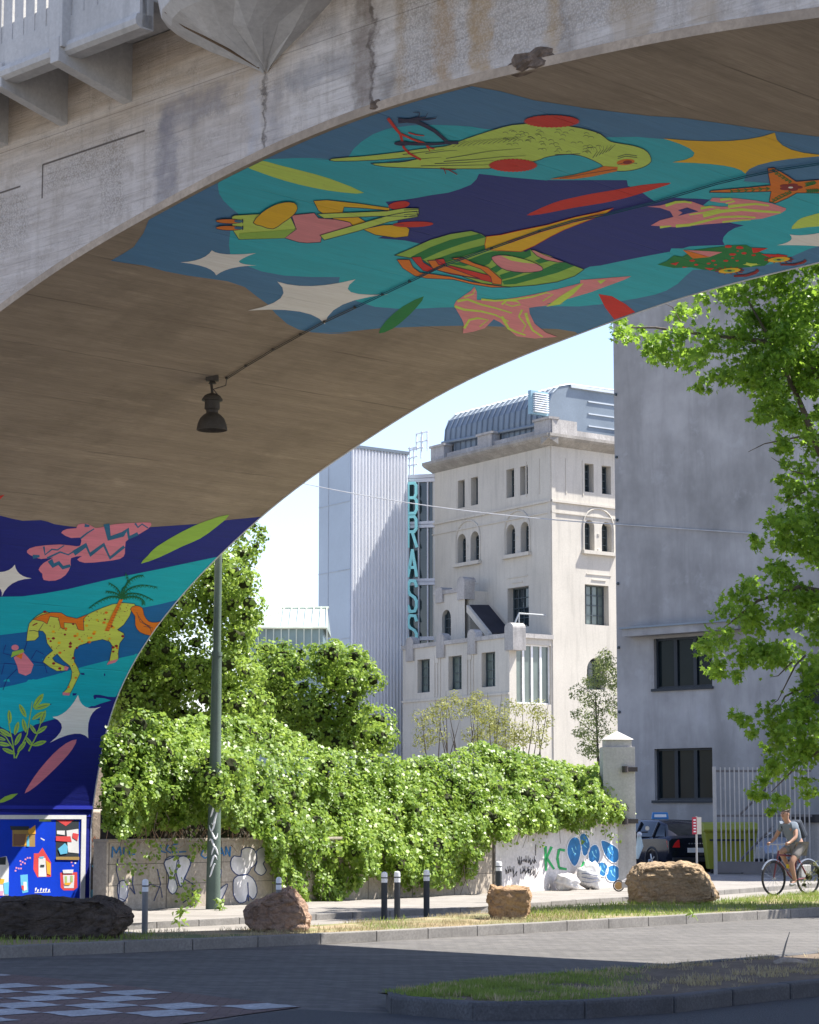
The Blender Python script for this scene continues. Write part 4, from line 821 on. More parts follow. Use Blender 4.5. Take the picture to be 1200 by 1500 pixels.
def window(F,op,depth,parent,fm,gm,nv=1,nh=2,bar=.04,name='window',sill=None):
    a,b,c,d,arch=op; fb=MB(); t=.07
    def bx(x0,x1,y0,y1,o0=-depth+.0,o1=-depth+.07): fb.fbox(F,x0,x1,y0,y1,o0,o1)
    bx(a,a+t,c,d); bx(b-t,b,c,d); bx(a+t,b-t,c,c+t); bx(a+t,b-t,d-t,d)
    for i in range(1,nv+1):
        x=a+(b-a)*i/(nv+1); bx(x-bar/2,x+bar/2,c+t,d-t,-depth+.002,-depth+.06)
    for i in range(1,nh+1):
        y=c+(d-c)*i/(nh+1)
        for j in range(nv+1):
            xa=a+(b-a)*j/(nv+1)+(t if j==0 else bar/2); xb=a+(b-a)*(j+1)/(nv+1)-(t if j==nv else bar/2); bx(xa,xb,y-bar/2,y+bar/2,-depth+.002,-depth+.055)
    fo=fb.build(name,fm,parent); MB().fbox(F,a-.02,b+.02,c-.02,d+.02,-depth-.03,-depth-.005).build('pane',gm,fo)
    if sill: MB().fbox(F,a-.12,b+.12,c-.16,c-.01,-.05,.12).build('sill',sill,fo)
    return fo
CREAM=M('cream_render',(.55,.515,.45),.9,.10,.35,14,.12,.006,streak=.28); CREAMD=M('stained_parapet',(.44,.42,.40),.92,.25,.6,12,.3,.01,streak=.6); SILLM=M('stone_sill',(.36,.34,.32),.85,.2,2,20,.2)
ZINC=M('zinc_roof',(.20,.24,.28),.5,.12,.5,12,.1,.002,metal=.3); WFR=M('dark_window_frame',(.07,.09,.10),.5); GLD=glass('dark_glass'); GLG=glass('green_glass',(.10,.13,.12),.1)
CD=130.0; CK0=PD(811,1190,CD); d1=(-math.sin(R_(30.8)),math.cos(R_(30.8))); d2_=(math.cos(R_(40)),math.sin(R_(40)))
FL=Face((CK0.x,CK0.y),d1); FR=Face((CK0.x,CK0.y),d2_)
brass=thing('mill_building',(CK0.x,CK0.y,0),'cream rendered old mill block with paired arched windows and a curved zinc roof','building')
kL=FL.pick(634,800)[0]; ZE=FL.pick(811,652)[1]
crop2=lambda x0,x1,y0,y1:(600+x0/3.75,600+x1/3.75,540+y0/3.75,540+y1/3.75)
crop3=lambda x0,x1,y0,y1:(560+x0/3.333,560+x1/3.333,800+y0/3.333,800+y1/3.333)
opsL=[]; 
for bx_,ar in ((crop2(265,303,610,757),0),(crop2(337,376,595,750),0),(crop2(532,575,552,712),0),(crop2(607,650,538,695),0),(crop2(263,310,905,1065),1),(crop2(335,382,890,1052),1),(crop2(532,580,857,1025),1),(crop2(610,655,845,1010),1),(crop3(612,716,200,398),0),(crop3(395,480,230,350),0)):
    opsL.append((*FL.rect(*bx_),ar))
opsR=[]
for bx_,ar in ((crop2(962,1012,525,680),0),(crop2(1057,1107,532,688),0),(crop2(962,1016,833,1000),1),(crop2(1056,1112,840,1005),1),(crop3(990,1106,190,385),0),(crop3(1000,1090,545,700),1)):
    opsR.append((*FR.rect(*bx_),ar))
# align pairs in height
def lev(ops,idx):
    c=sum(ops[i][2] for i in idx)/len(idx); d=sum(ops[i][3] for i in idx)/len(idx)
    for i in idx: ops[i]=(ops[i][0],ops[i][1],c,d,ops[i][4])
lev(opsL,[0,1,2,3]); lev(opsL,[4,5,6,7]); lev(opsR,[0,1]); lev(opsR,[2,3])
KR=22.0
mb=MB(); wall_open(FL,0,kL,0,ZE,opsL,.45,mb); mb.build('wall',CREAM,brass)
mb=MB(); wall_open(FR,0,KR,0,ZE,opsR,.45,mb); mb.build('wall',CREAM,brass)
mb=MB(); mb.fbox(FL,kL,kL+.2,0,ZE,-12,-.5); mb.fbox(FL,0.3,kL,0,ZE-.1,-12.2,-12); mb.fbox(FR,KR-.2,KR,0,ZE,-14,-.5); mb.build('wall',CREAM,brass)
for o in opsL: window(FL,o,.45,brass,WFR,GLD,1 if o[1]-o[0]<1.8 else 3,3,.05)
for o in opsR[:5]: window(FR,o,.45,brass,WFR,GLD if o[1]-o[0]<1.8 else GLG,1 if o[1]-o[0]<1.8 else 3,3,.05)
window(FR,opsR[5],.45,brass,WFR,GLD,2,2)
mb=MB() # string courses, sunk panels, hood mouldings
zs1=FL.pick(811,728)[1]; zs2=opsL[0][2]-.35
for F,kk in ((FL,kL),(FR,KR)):
    mb.fbox(F,.0,kk,zs2-.35,zs2-.22,.0,.10); mb.fbox(F,.0,kk,zs2-.95,zs2-.88,.0,.06); mb.fbox(F,.0,.28,0,ZE,.0,.05)
    mb.fbox(F,1.1,1.18,zs2+.2,ZE-.6,0,.03); mb.fbox(F,2.4,2.48,zs2+.2,ZE-.6,0,.03)
for (a,b),F,ops in (((4,5),FL,opsL),((6,7),FL,opsL),((2,3),FR,opsR)):
    k0,k1=min(ops[a][0],ops[b][0]),max(ops[a][1],ops[b][1]); c,d=ops[a][2],ops[a][3]
    mb.fbox(F,k0-.25,k1+.25,c-.22,c-.02,0,.22); pts=[]
    for i in range(13):
        t=math.pi*i/12; pts.append(F.P((k0+k1)/2-(k1-k0)/2*1.12*math.cos(t),d-.5+1.2*math.sin(t)**.8,.02))
    mb.tube([F.P(k0-.12*1,c,.02)]+pts+[F.P(k1+.12,c,.02)],.055,5)
    kc=(k0+k1)/2; gap=(max(ops[a][0],ops[b][0])-min(ops[a][1],ops[b][1]))
    mb.lathe([(.17,0),(.17,.12),(.11,.18),(.10,d-c-1.0),(.16,d-c-.85),(.18,d-c-.75)],F.P(kc,c,-.12),10)
    mb.fbox(F,k0+.1,k1-.1,c-1.35,c-1.30,0,.04); mb.fbox(F,kc-.55,kc+.55,c-1.65,c-1.60,0,.04)
mb.build('mouldings',CREAM,brass)
mb=MB()
cn=[(.0,0),(.25,.12),(.62,.3),(.75,.42),(.75,.58),(0,.58)]
for F,kk,e in ((FL,kL,0),(FR,KR,0)):
    mb.prism([F.P(-.75,ZE+z,o) for o,z in cn],F.d*(kk+.75))
mb.build('cornice',M('cornice_stone',(.34,.32,.29),.9,.3,1,14,.3,.01,streak=.4),brass)
zp0=ZE+.58; zp1=FL.pick(805,614)[1]
mb=MB()
mb.fbox(FL,.2,kL,zp0,zp1-.45,-.35,-.05); mb.fbox(FR,.2,KR,zp0,zp1-.45,-.35,-.05)
for F,pos in ((FL,(-.05,)+(FL.pick(723,660)[0],FL.pick(653,660)[0])),(FR,(6.5,13))):
    for kk in pos:
        mb.fbox(F,kk,kk+1.5,zp0,zp1,-.45,.12); mb.fbox(F,kk-.08,kk+1.58,zp1,zp1+.13,-.5,.2)
mb.fbox(FR,.0,1.9,zp0,zp1+.01,-.44,.125)
mb.build('parapet',CREAMD,brass)
# curved zinc roof
zr=FL.pick(790,572)[1]+.55; kr0=.9; kr1=FL.pick(652,650)[0]+.8
QP=lambda k,z,o: Vector((CK0.x,CK0.y,z))+FL.d*k+FR.d*o
prof=[(.55,zp0),(.55,zr-1.9),(.62,zr-1.2),(.9,zr-.6),(1.4,zr-.2),(2.2,zr),(KR,zr+.2),(KR,zp0)]
mb=MB(); mb.prism([QP(kr0,z,o) for o,z in prof],FL.d*(kr1-kr0)); n=int((kr1-kr0)/.55)
for i in range(n+1):
    k=kr0+(kr1-kr0)*i/n; mb.tube([QP(k,z,o-.03 if o<3 else o) for o,z in [(.55,zr-3),(.55,zr-1.9),(.62,zr-1.2),(.9,zr-.6),(1.4,zr-.17),(2.2,zr+.03),(6,zr+.10)]],.05,4)
mb.tube([QP(kr0-.3,zp1-.1,.35),QP(kr1,zp1+.3,.35)],.10,8)
mb.build('roof',ZINC,brass)
mb=MB(); mb.tube([QP(kr0-.05,zr-.1,2.2),QP(kr0-.05,zr+.12,KR)],.12,4)
for q in range(3): mb.tube([QP(kr0-.02,zr-.8-q*.7,3.6),QP(kr0-.02,zr-.7-q*.7,KR)],.05,4)
mb.build('roof_trim',M('zinc_light',(.42,.46,.50),.5,.1,.6,10,.1,.002,metal=.2),brass)
lv=MB(); r4=FR.rect(*crop2(716,812,125,235)); 
for i in range(9):
    z=r4[2]+(r4[3]-r4[2])*i/9; lv.fbox(FR,r4[0]+.15,r4[1]-.1,z+.03,z+(r4[3]-r4[2])/9-.04,-.75,-.55)
vo_=lv.build('vent',M('white_louver',(.75,.77,.8),.5),brass); MB().fbox(FR,r4[0],r4[1],r4[2]-.1,r4[3]+.1,-.95,-.72).build('frame',M('blue_frame',(.25,.40,.48),.5),vo_)
# projecting wing
m_=3.17; WC=Vector((CK0.x-d2_[0]*m_,CK0.y-d2_[1]*m_,0)); FW=Face((WC.x,WC.y),d1)
wl=[(*FW.rect(*crop3(*q)),0) for q in ((172,232,553,713),(323,388,535,700),(485,552,518,690))]; lev(wl,[0,1,2]); kw=FW.pick(590,1000)[0]; zw=FW.pick(748,932)[1]
FRW=Face((WC.x,WC.y),d2_); wr=[(*FRW.rect(*crop3(655,838,482,770)),0)]
wing=MB(); wall_open(FW,0,kw,0,zw,wl,.35,wing); wall_open(FRW,0,m_-.03,0,zw,[(wr[0][0],min(wr[0][1],m_-.1),wr[0][2],wr[0][3],0)],.25,wing); wing.fbox(FW,kw-.2,kw,0,zw,-4,-.02); wing.add([FW.P(0.02,zw-.3),FW.P(kw,zw-.3),FW.P(kw,zw-.3,-3.6),FRW.P(m_,zw-.3)],[(0,1,2,3)])
wo=wing.build('wing',CREAM,brass); wo['label']='low front wing with three plain windows and stained parapet'
for o in wl: window(FW,o,.35,wo,WFR,GLG,1,3,.04)
window(FRW,(wr[0][0],min(wr[0][1],m_-.1),wr[0][2],wr[0][3],0),.2,wo,M('white_frame',(.8,.8,.8),.5),GLG,3,0,.14,'tall_window')
pp=MB(); pp.fbox(FW,0,kw,zw-.05,zw+.18,-.3,.10); pp.fbox(FRW,.9,m_,zw-.02,zw+.22,-.3,.12)
for px_ in (748,693,647,602):
    kk=FW.pick(px_,910)[0]; zz=zw+ (.45 if px_==748 else .35); w2=.42 if px_==748 else .40
    pp.fbox(FW,kk-w2,kk+w2,zw-.75,zz,-.7 if px_==748 else -.35,.12)
    pts=[FW.P(kk-w2*math.cos(math.pi*i/8),zz+.28*math.sin(math.pi*i/8),.12) for i in range(9)]; pp.prism(pts,-FW.n*(.82 if px_==748 else .47))
pp.build('parapet',CREAMD,wo)
mm=MB(); mm.fbox(FW,0,kw,wl[0][2]-.5,wl[0][2]-.38,0,.08)
for px_ in (641,689):
    kk=FW.pick(px_,980)[0]
    for dz,h in ((.2,2.4),): 
        for q in(-.3,0,.3): mm.fbox(FW,kk+q-.05,kk+q+.05,wl[0][2]-.3,wl[0][2]+2.0,0,.05)
    mm.fbox(FW,kk-.2,kk+.2,wl[0][3]-.3,wl[0][3]+.9,0,.06)
mm.build('mouldings',CREAM,wo)
# small stair turret standing on the wing
FT=Face(tuple((FW.o-FW.n*1.6)[:2]),d1); ta,tb=FT.pick(681,880)[0],FT.pick(636,880)[0]; tz=FT.pick(660,868)[1]
op=[(*FT.rect(*crop3(292,335,310,440)),1)]
tm=MB(); wall_open(FT,ta,tb,zw-.4,tz,op,.25,tm); tm.fbox(FT,ta-.02,tb,zw-.4,tz,-2,-.3)
to=tm.build('turret',CREAM,brass); window(FT,op[0],.25,to,WFR,GLD,1,2)
tp=MB()
for px_,zz in ((677,.5),(645,.1)):
    kk=FT.pick(px_,860)[0]; tp.fbox(FT,kk-.4,kk+.4,tz-.5,tz+zz,-.6,.1); tp.prism([FT.P(kk-.4*math.cos(math.pi*i/8),tz+zz+.3*math.sin(math.pi*i/8),.1) for i in range(9)],-FT.n*.8)
tp.fbox(FT,ta,tb,tz-.05,tz+.18,-.3,.08); tp.build('parapet',CREAMD,to)
sr=MB(); ka=FT.pick(690,890)[0]; kb_=FT.pick(723,920)[0]
sr.prism([FT.P(ka,tz-.9,.3),FT.P(ka,tz-1.3,.3),FT.P(kb_,zw+.1,.3),FT.P(kb_,zw+.5,.3)],-FT.n*.5); sr.build('stair_wall',CREAM,to)
sr=MB(); sr.prism([FT.P(ka,tz-.95,.1),FT.P(kb_,zw+.45,.1),FT.P(kb_,zw+.5,-1.2),FT.P(ka,tz-.9,-1.2)],BZ*.08); sr.build('stair_roof',M('dark_roof',(.03,.03,.04)),to)
rl=MB(); rz=FRW.pick(780,900)[1]; rl.tube([FRW.P(.3,zw+.2,-.2),FRW.P(.9,zw+1.3,-.2),FRW.P(m_-.3,zw+1.3,-.2)],.05,6); rl.tube([FRW.P(.9,zw+.2,-.2),FRW.P(.9,zw+1.3,-.2)],.04,6); rl.build('railing',M('grey_metal',(.35,.37,.38),.5,.1,metal=.3),wo)
# corrugated tower
kt=FL.pick(636,800)[0]; TB=FL.P(kt,0,-.6); tk=None
LE=PD(597,1150,(TB.y)); FTW=Face((LE.x,LE.y),d2_); kc0=FTW.pick(513,800)[0]; TC=FTW.P(kc0,0); zt_=FTW.pick(555,661)[1]
FTL=Face((TC.x,TC.y),d1); kl1=abs(FTL.pick(467,800)[0])
tower=thing('corrugated_tower',(TC.x,TC.y,0),'tall pale tower clad in corrugated metal left of the cream mill','tower')
CORR=M('white_corrugated_metal',(.74,.75,.77),.6,.05,.3,6,.05,0,metal=.15); CORB=M('shaded_side_cladding',(.40,.47,.54),.5,.08,.25,6,.05,0,metal=.1)  # side face coloured darker and bluer to paint in its shade
mb=MB(); n=int(abs(kc0)/.24); prof=[]
for i in range(n*4+1):
    k=kc0*(1-i/(n*4)); prof.append((k,[0,0,.11,.11][i%4] if True else 0))
P0_=[FTW.P(k,0,o) for k,o in prof]; b0=0
mb.v=[tuple(p) for p in P0_]+[tuple(p+BZ*zt_) for p in P0_]; nn=len(P0_); mb.f=[[i,i+1,nn+i+1,nn+i] for i in range(nn-1)]; mb.m=[0]*(nn-1)
mb.build('corrugated_face',CORR,tower)
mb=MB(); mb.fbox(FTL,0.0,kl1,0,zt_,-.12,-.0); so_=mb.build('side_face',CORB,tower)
mb=MB()
for z in (4,8,12,16,20): mb.fbox(FTL,.02,kl1,z,z+.04,0,.03)
mb.fbox(FTL,kl1*.68,kl1*.70,0,zt_,0,.02); mb.build('joints',M('joint_grey',(.38,.43,.48),.5),tower)
mb=MB(); mb.fbox(FTW,kc0-.05,.05,zt_,zt_+.18,-.3,.14); mb.fbox(FTL,-.05,kl1,zt_,zt_+.18,-.3,.05); mb.build('coping',ZINC,tower)
# glazed link with the vertical sign
FG=Face((LE.x,LE.y),tuple((FL.P(kt-.3,0,0)-Vector((LE.x,LE.y,0)))[:2])); gw=abs(FG.pick(636,800)[0]); sgn=1 if FG.pick(636,800)[0]>0 else -1
zg=FG.pick(615,697)[1]
link_=thing('glass_link',(LE.x,LE.y,0),'narrow glazed stair link between corrugated tower and cream mill','building')
mb=MB(); mb.fbox(FG,0,sgn*gw,0,zg,-.4,-.3); mb.build('glass',GLD,link_)
mb=MB()
for f_ in (0,.38,.72,.98): mb.fbox(FG,sgn*gw*f_-.04,sgn*gw*f_+.04,0,zg,-.3,-.18)
for py in (697,703,766,770,850,854,935): z=FG.pick(615,py)[1]; mb.fbox(FG,0,sgn*gw,z-.11,z+.11,-.3,-.12)
mb.build('mullions',M('light_steel',(.55,.56,.60),.5,.08),link_)
SIGN=flatmat('pale_teal',(.34,.80,.78),.5)
sign=thing('vertical_sign',tuple(FG.P(sgn*gw*.17,10,0)),'tall pale teal letters reading downwards on the glass link','sign')
LET={'B':[[(0,0),(0,6),(2.6,6),(3.4,5.5),(3.4,3.9),(2.7,3.1),(0,3.1)],[(2.7,3.1),(3.6,2.5),(3.6,.7),(2.8,0),(0,0)]],
 'R':[[(0,0),(0,6),(2.6,6),(3.4,5.4),(3.4,3.6),(2.6,3),(0,3)],[(1.7,3),(3.6,0)]],'A':[[(0,0),(1.8,6),(3.6,0)],[(.7,2),(2.9,2)]],'S':[[(3.5,4.8),(2.9,5.8),(.8,5.9),(.1,5.1),(.1,4.0),(.8,3.3),(2.7,2.7),(3.5,2.0),(3.5,.9),(2.8,.1),(.8,0),(.05,1.1)]]}
for ch,(py0,py1) in zip('BRASS',((708,752),(757,801),(806,844),(850,896),(901,942))):
    z0=FG.pick(605,py1)[1]; z1=FG.pick(605,py0)[1]; ka=FG.pick(598.5,800)[0]; kb2=FG.pick(611,800)[0]; mb=MB()
    for ln in LET[ch]:
        P=[(ka+(kb2-ka)*(x/3.6),z0+(z1-z0)*(y/6)) for x,y in ln]
        for i in range(len(P)-1):
            (x0,y0),(x1,y1)=P[i],P[i+1]; l=math.hypot(x1-x0,y1-y0); ex,ey=(x1-x0)/l*.05,(y1-y0)/l*.05; nx,ny=-(y1-y0)/l*.085,(x1-x0)/l*.085
            mb.prism([FG.P(x0-ex+nx,y0-ey+ny,.02+.003*(i%2)),FG.P(x1+ex+nx,y1+ey+ny,.02+.003*(i%2)),FG.P(x1+ex-nx,y1+ey-ny,.02+.003*(i%2)),FG.P(x0-ex-nx,y0-ey-ny,.02+.003*(i%2))],FG.n*.08)
    mb.build('letter',SIGN,sign)
# white roof rails above the link
rail=thing('roof_ladder',tuple(FG.P(0,zg,-1)),'white tubular access ladder and rails above the glass link','railing')
FRL=Face(tuple((FG.o-FG.n*1.0)[:2]),tuple(FG.d[:2])); mb=MB()
for a,b_ in (((600,655),(600,697)),((606,655),(606,697)),((617,640),(617,672)),((626,632),(626,660)),((610,636),(610,660)),((618,632),(618,660)),((598,672),(612,668)),((598,682),(612,680)),((598,657),(612,655)),((609,636),(627,632)),((609,648),(627,645)),((600,660),(620,655))):
    mb.tube([FRL.P(*FRL.pick(*a)),FRL.P(*FRL.pick(*b_))],.045,5)
mb.build('rails',WHT,rail)
# greenhouse roof far left
gh=thing('glasshouse',tuple(PD(420,1190,115)),'glass roofed pavilion rising behind the ivy mass','building'); gh.location.z=0
a=PD(360,940,115); b_=PD(473,940,115); zb=PD(420,938,115).z; zm=PD(420,920,115).z; ztp=PD(430,892,117.8).z
mb=MB(); mb.box(a.x,b_.x,115,121,0,zm); mb.build('walls',glass('pale_glass',(.18,.26,.26),.2),gh)
mb=MB(); xs=[a.x-.1,a.x+1.6,b_.x-.6,b_.x+.2]
V_=[(xs[0],114.8,zm),(xs[3],114.8,zm),(xs[3],121.2,zm),(xs[0],121.2,zm),(xs[1],117.4,ztp),(xs[3]-.1,117.4,ztp),(xs[3]-.1,118.6,ztp),(xs[1],118.6,ztp)]
mb.add(V_,[(0,1,5,4),(1,2,6,5),(2,3,7,6),(3,0,4,7),(4,5,6,7)]); mb.build('roof',glass('roof_glass',(.34,.40,.37),.25),gh)
mb=MB(); FH=PM['cream']
gm=M('pale_green_bars',(.55,.60,.50),.5)
for i in range(12):
    x=xs[0]+(xs[3]-xs[0])*i/11; mb.tube([(x,114.75,zm-1.6),(x,114.75,zm),(min(max(x,xs[1]),xs[3]-.1),117.35,ztp+.03)],.035,4)
mb.tube([(xs[0],114.75,zm),(xs[3],114.75,zm)],.07,5); mb.tube([(xs[1],117.4,ztp+.03),(xs[3],117.4,ztp+.03)],.07,5); mb.build('glazing_bars',gm,gh)
# ---- large grey rendered building on the right
def grey_mat():
    m,nt,bs=new_mat('grey_render'); v=coords(nt); sv=coords(nt,'Object',(1.3,1.3,.22)); a=noise(nt,v,.28,5,.6); s_=noise(nt,sv,1.1,5,.62,.3); f_=noise(nt,v,22,4,.7)
    c=mix(nt,mrange(nt,a,.36,.64),(.43,.42,.41),(.235,.23,.222)); c=mix(nt,mrange(nt,s_,.45,.75,0,.55),c,(.18,.176,.17)); c=mix(nt,mrange(nt,noise(nt,v,.9,4,.7),.58,.75,0,.5),c,(.46,.46,.47)); c=mix(nt,mrange(nt,f_,.4,.7,0,.15),c,(.3,.3,.3))
    nt.links.new(c,bs.inputs['Base Color']); bs.inputs['Roughness'].default_value=.9; bump(nt,bs,f_,.006,.5); return m
GREY=grey_mat()
gp=PD(896,1270,80); gp=Vector((gp.x+.25,gp.y,0)); GF=Face((gp.x,gp.y),tuple(BS[:2]))
grey=thing('grey_building',(gp.x,gp.y,0),'tall plain grey rendered building with dark framed windows','building')
gops=[(*GF.rect(958,1043,933,1007),0),(*GF.rect(959,1044,1096,1172),0),(*GF.rect(1172,1230,975,1030),0)]
mb=MB(); wall_open(GF,0,24,0,27,gops,.22,mb); mb.build('wall',GREY,grey)
mb=MB(); mb.fbox(GF,0,.2,0,27,-16,-.01); mb.fbox(GF,.2,24,26.8,27,-16,-.01); mb.fbox(GF,23.8,24,0,26.8,-16,-.01); mb.fbox(GF,.2,23.8,0,26.8,-16,-15.8); mb.build('wall',GREY,grey)
DKF=M('anthracite_frame',(.018,.026,.035),.5)
WGL=glass('window_glass',(.010,.016,.018),.08); WGL.node_tree.nodes['Principled BSDF'].inputs['Specular IOR Level'].default_value=.10
for i,o in enumerate(gops):
    wn=window(GF,o,.2,grey,DKF,WGL,2 if i<2 else 1,0,.14); MB().fbox(GF,o[0]-.1,o[1]+.05,o[2]-.09,o[2]-.005,-.1,.06).build('sill',DKF,wn)
mb=MB()
for k in (.10,):
    for i in range(11): mb.lathe([(.05,0),(.05,.05),(.03,.07)],GF.P(k,3+i*2.15,0),8,axis=GF.n)
mb.build('wall_bolts',WFR,grey)
cn_=MB(); ca,cb=GF.pick(921,920)[0],GF.pick(1050,915)[0]; cz=GF.pick(980,930)[1]
cn_.fbox(GF,ca+.1,cb+1.2,cz-.0,cz+.25,0,.45); co_=cn_.build('window_canopy',GREY,grey); MB().fbox(GF,ca,cb+1.3,cz+.25,cz+.31,0,.52).build('flashing',ZINC,co_)
MB().fbox(GF,9.8,26,0,3.0,.3,1.4).build('low_annex',CONCD,grey)
# overhead wire between buildings
wr_=MB(); P=[]
a=PD(430,705,100); b_=GF.P(*GF.pick(901,768),.05); c=GF.P(*GF.pick(1110,782),.08)
for i in range(21):
    t=i/20; p=a.lerp(b_,t); p.z-=1.0*4*t*(1-t)*.25; P.append(p)
for i in range(1,8): P.append(b_.lerp(c,i/7))
wr_.tube(P,.02,5); tag(wr_.build('overhead_wire',M('wire_grey',(.45,.45,.45),.5)),'thin pale wire strung across the sky to the grey building','wire')
# ============================================================ VEGETATION
LEAF_IVY=np.array([[0,0,0],[.55,.35,.08],[.5,.8,-.02],[0,1.15,-.12],[-.5,.8,-.02],[-.55,.35,.08]])
LEAF_MAPLE=np.array([[0,-.05,0],[.22,.12,.02],[.62,.02,-.05],[.42,.38,.03],[.72,.72,-.08],[.28,.66,.04],[0,1.15,-.12],[-.28,.66,.04],[-.72,.72,-.08],[-.42,.38,.03],[-.62,.02,-.05],[-.22,.12,.02]])
LEAF_NARROW=np.array([[0,0,0],[.22,.4,.05],[0,1.2,-.1],[-.22,.4,.05]])
def leaves(name,P,Nn,S,shape,mat,parent,droop=.5):
    n=len(P); k=len(shape)
    r=rng.normal(size=(n,3)); r[:,2]-=droop; t=r-Nn*(r*Nn).sum(1,keepdims=True); t/=np.linalg.norm(t,axis=1,keepdims=True)+1e-9
    b=np.cross(t,Nn); V=P[:,None,:]+S[:,None,None]*(shape[None,:,0:1]*b[:,None,:]+shape[None,:,1:2]*t[:,None,:]+shape[None,:,2:3]*Nn[:,None,:])
    base=wloc(parent) if parent else Vector((0,0,0)); V=V.reshape(-1,3)-np.array(base)
    me=bpy.data.meshes.new(name); me.vertices.add(n*k); me.vertices.foreach_set('co',V.astype(np.float32).ravel())
    me.loops.add(n*k); me.loops.foreach_set('vertex_index',np.arange(n*k,dtype=np.int32)); me.polygons.add(n); me.polygons.foreach_set('loop_start',np.arange(0,n*k,k,dtype=np.int32))
    me.update(calc_edges=True); me.materials.append(mat); return link(name,me,parent)
def blob_points(blobs,per,spread=.22,up=.35):
    P=[];Nn=[]
    B=np.array(blobs,float)
    for (x,y,z,rx,ry,rz) in blobs:
        n=int(per*(rx*rz+rx*ry+ry*rz)/3*4)
        d=rng.normal(size=(n,3)); d/=np.linalg.norm(d,axis=1,keepdims=True); q=1-np.abs(rng.normal(size=(n,1)))*spread+rng.uniform(-.03,.1,(n,1))
        p=np.array([x,y,z])+d*q*np.array([rx,ry,rz]); nn=d/np.array([rx,ry,rz]); nn/=np.linalg.norm(nn,axis=1,keepdims=True)
        P.append(p); Nn.append(nn)
    P=np.vstack(P); Nn=np.vstack(Nn); keep=np.ones(len(P),bool)
    for i in range(0,len(P),20000):
        q=P[i:i+20000]; m=np.zeros(len(q),bool)
        for b_ in B: m|=(((q-b_[:3])/b_[3:])**2).sum(1)<.42
        keep[i:i+20000]=~m
    P=P[keep]; Nn=Nn[keep]; Nn=Nn+rng.normal(size=Nn.shape)*.5+np.array([0,0,up]); Nn/=np.linalg.norm(Nn,axis=1,keepdims=True); return P,Nn
def core(name,blobs,k,mat,parent):  # dark blobs inside the leaves that stand in for inner shade
    V=[];Fc=[]; bm0=bmesh.new(); bmesh.ops.create_icosphere(bm0,subdivisions=2,radius=1); vs0=np.array([v.co[:] for v in bm0.verts]); f0=[[v.index for v in f.verts] for f in bm0.faces]; bm0.free()
    base=wloc(parent)
    for b_ in blobs:
        o=len(V); d=vs0*(1+rng.uniform(-.15,.15,(len(vs0),1)))*np.array(b_[3:])*k+np.array(b_[:3])-np.array(base); V+=d.tolist(); Fc+=[[i+o for i in f] for f in f0]
    me=bpy.data.meshes.new(name); me.from_pydata(V,[],Fc); me.materials.append(mat); return tag(link(name,me,parent),kind='stuff')
INSHADE=M('foliage_inner_shade',(.030,.035,.012),.95,.4,4,30,.3,.01); BARK=M('bark',(.16,.13,.105),.9,.3,3,20,.4,.012)  # near-black green of the cores paints the shade inside the foliage
IVYM=leafmat('ivy_leaf',(.05,.105,.012),(.15,.25,.028),(.33,.44,.08),.38,.42)
TREEM=leafmat('maple_leaf',(.04,.10,.010),(.09,.19,.02),(.28,.42,.05),.58,.4)
BIRM=leafmat('birch_leaf',(.10,.14,.04),(.16,.21,.07),(.26,.30,.10),.4,.5)
SHRM=leafmat('shrub_leaf',(.13,.15,.03),(.20,.22,.05),(.32,.32,.10),.35,.5)
def interp(pts,x): return float(np.interp(x,[p[0] for p in pts],[p[1] for p in pts]))
wa=G(155,1334,.1); wb_=G(905,1300,.1); WF=Face((wa.x,wa.y),tuple((wb_-wa)[:2])); WL=(wb_-wa).length
def onwall(px,py,out): # point at pixel on the plane `out` metres in front of the wall
    F=Face(tuple((WF.o+WF.n*out)[:2]),tuple(WF.d[:2])); return F.P(*F.pick(px,py))
top=[(150,1075),(200,1050),(300,1040),(400,1045),(470,1085),(560,1098),(600,1102),(650,1098),(700,1078),(760,1092),(830,1110),(880,1118),(905,1150),(915,1190)]
bot=[(150,1215),(180,1225),(230,1215),(300,1205),(380,1220),(405,1290),(430,1322),(500,1320),(525,1295),(560,1275),(600,1295),(650,1298),(690,1290),(715,1245),(740,1225),(800,1216),(850,1214),(905,1200),(915,1195)]
ivy=thing('ivy_cover',(WF.o.x,WF.o.y,0),'thick sunlit ivy spilling over the long low wall','ivy')
bl=[]
from mathutils import noise as mnoise
def relief(px,py):
    k=px/60.0; z=py/60.0
    return .42*mnoise.noise(Vector((k*.9,z*.45,3)))+.34*mnoise.noise(Vector((k*2.3,z*1.2,9)))+.16*mnoise.noise(Vector((k*5.5,z*3.2,1)))
def ivy_out(px,py,t): return .28+relief(px,py)-max(t-.30,0)*float(np.interp(px,[170,380],[.25,2.3]))+.15*math.sin(min(t,.35)/.35*math.pi/2)+1.05*math.exp(-((px-322)/26)**2)*min(1,max(0,(t-.02)*5))*max(0,1-max(0,t-.55)/.3)
for i in range(150):
    px=rng.uniform(160,902); t=rng.uniform(0,1)**.8; y0,y1=interp(top,px)+12,interp(bot,px)-8; py=y1+(y0-y1)*t
    p=onwall(px,py,ivy_out(px,py,t)-.08); r=rng.uniform(.12,.34)*(1-.3*(t<.2)); bl.append((p.x,p.y,p.z,r*1.1,r,r*rng.uniform(.75,1.1)))
P,Nn=blob_points(bl,520,.28); P2=[];N2=[]
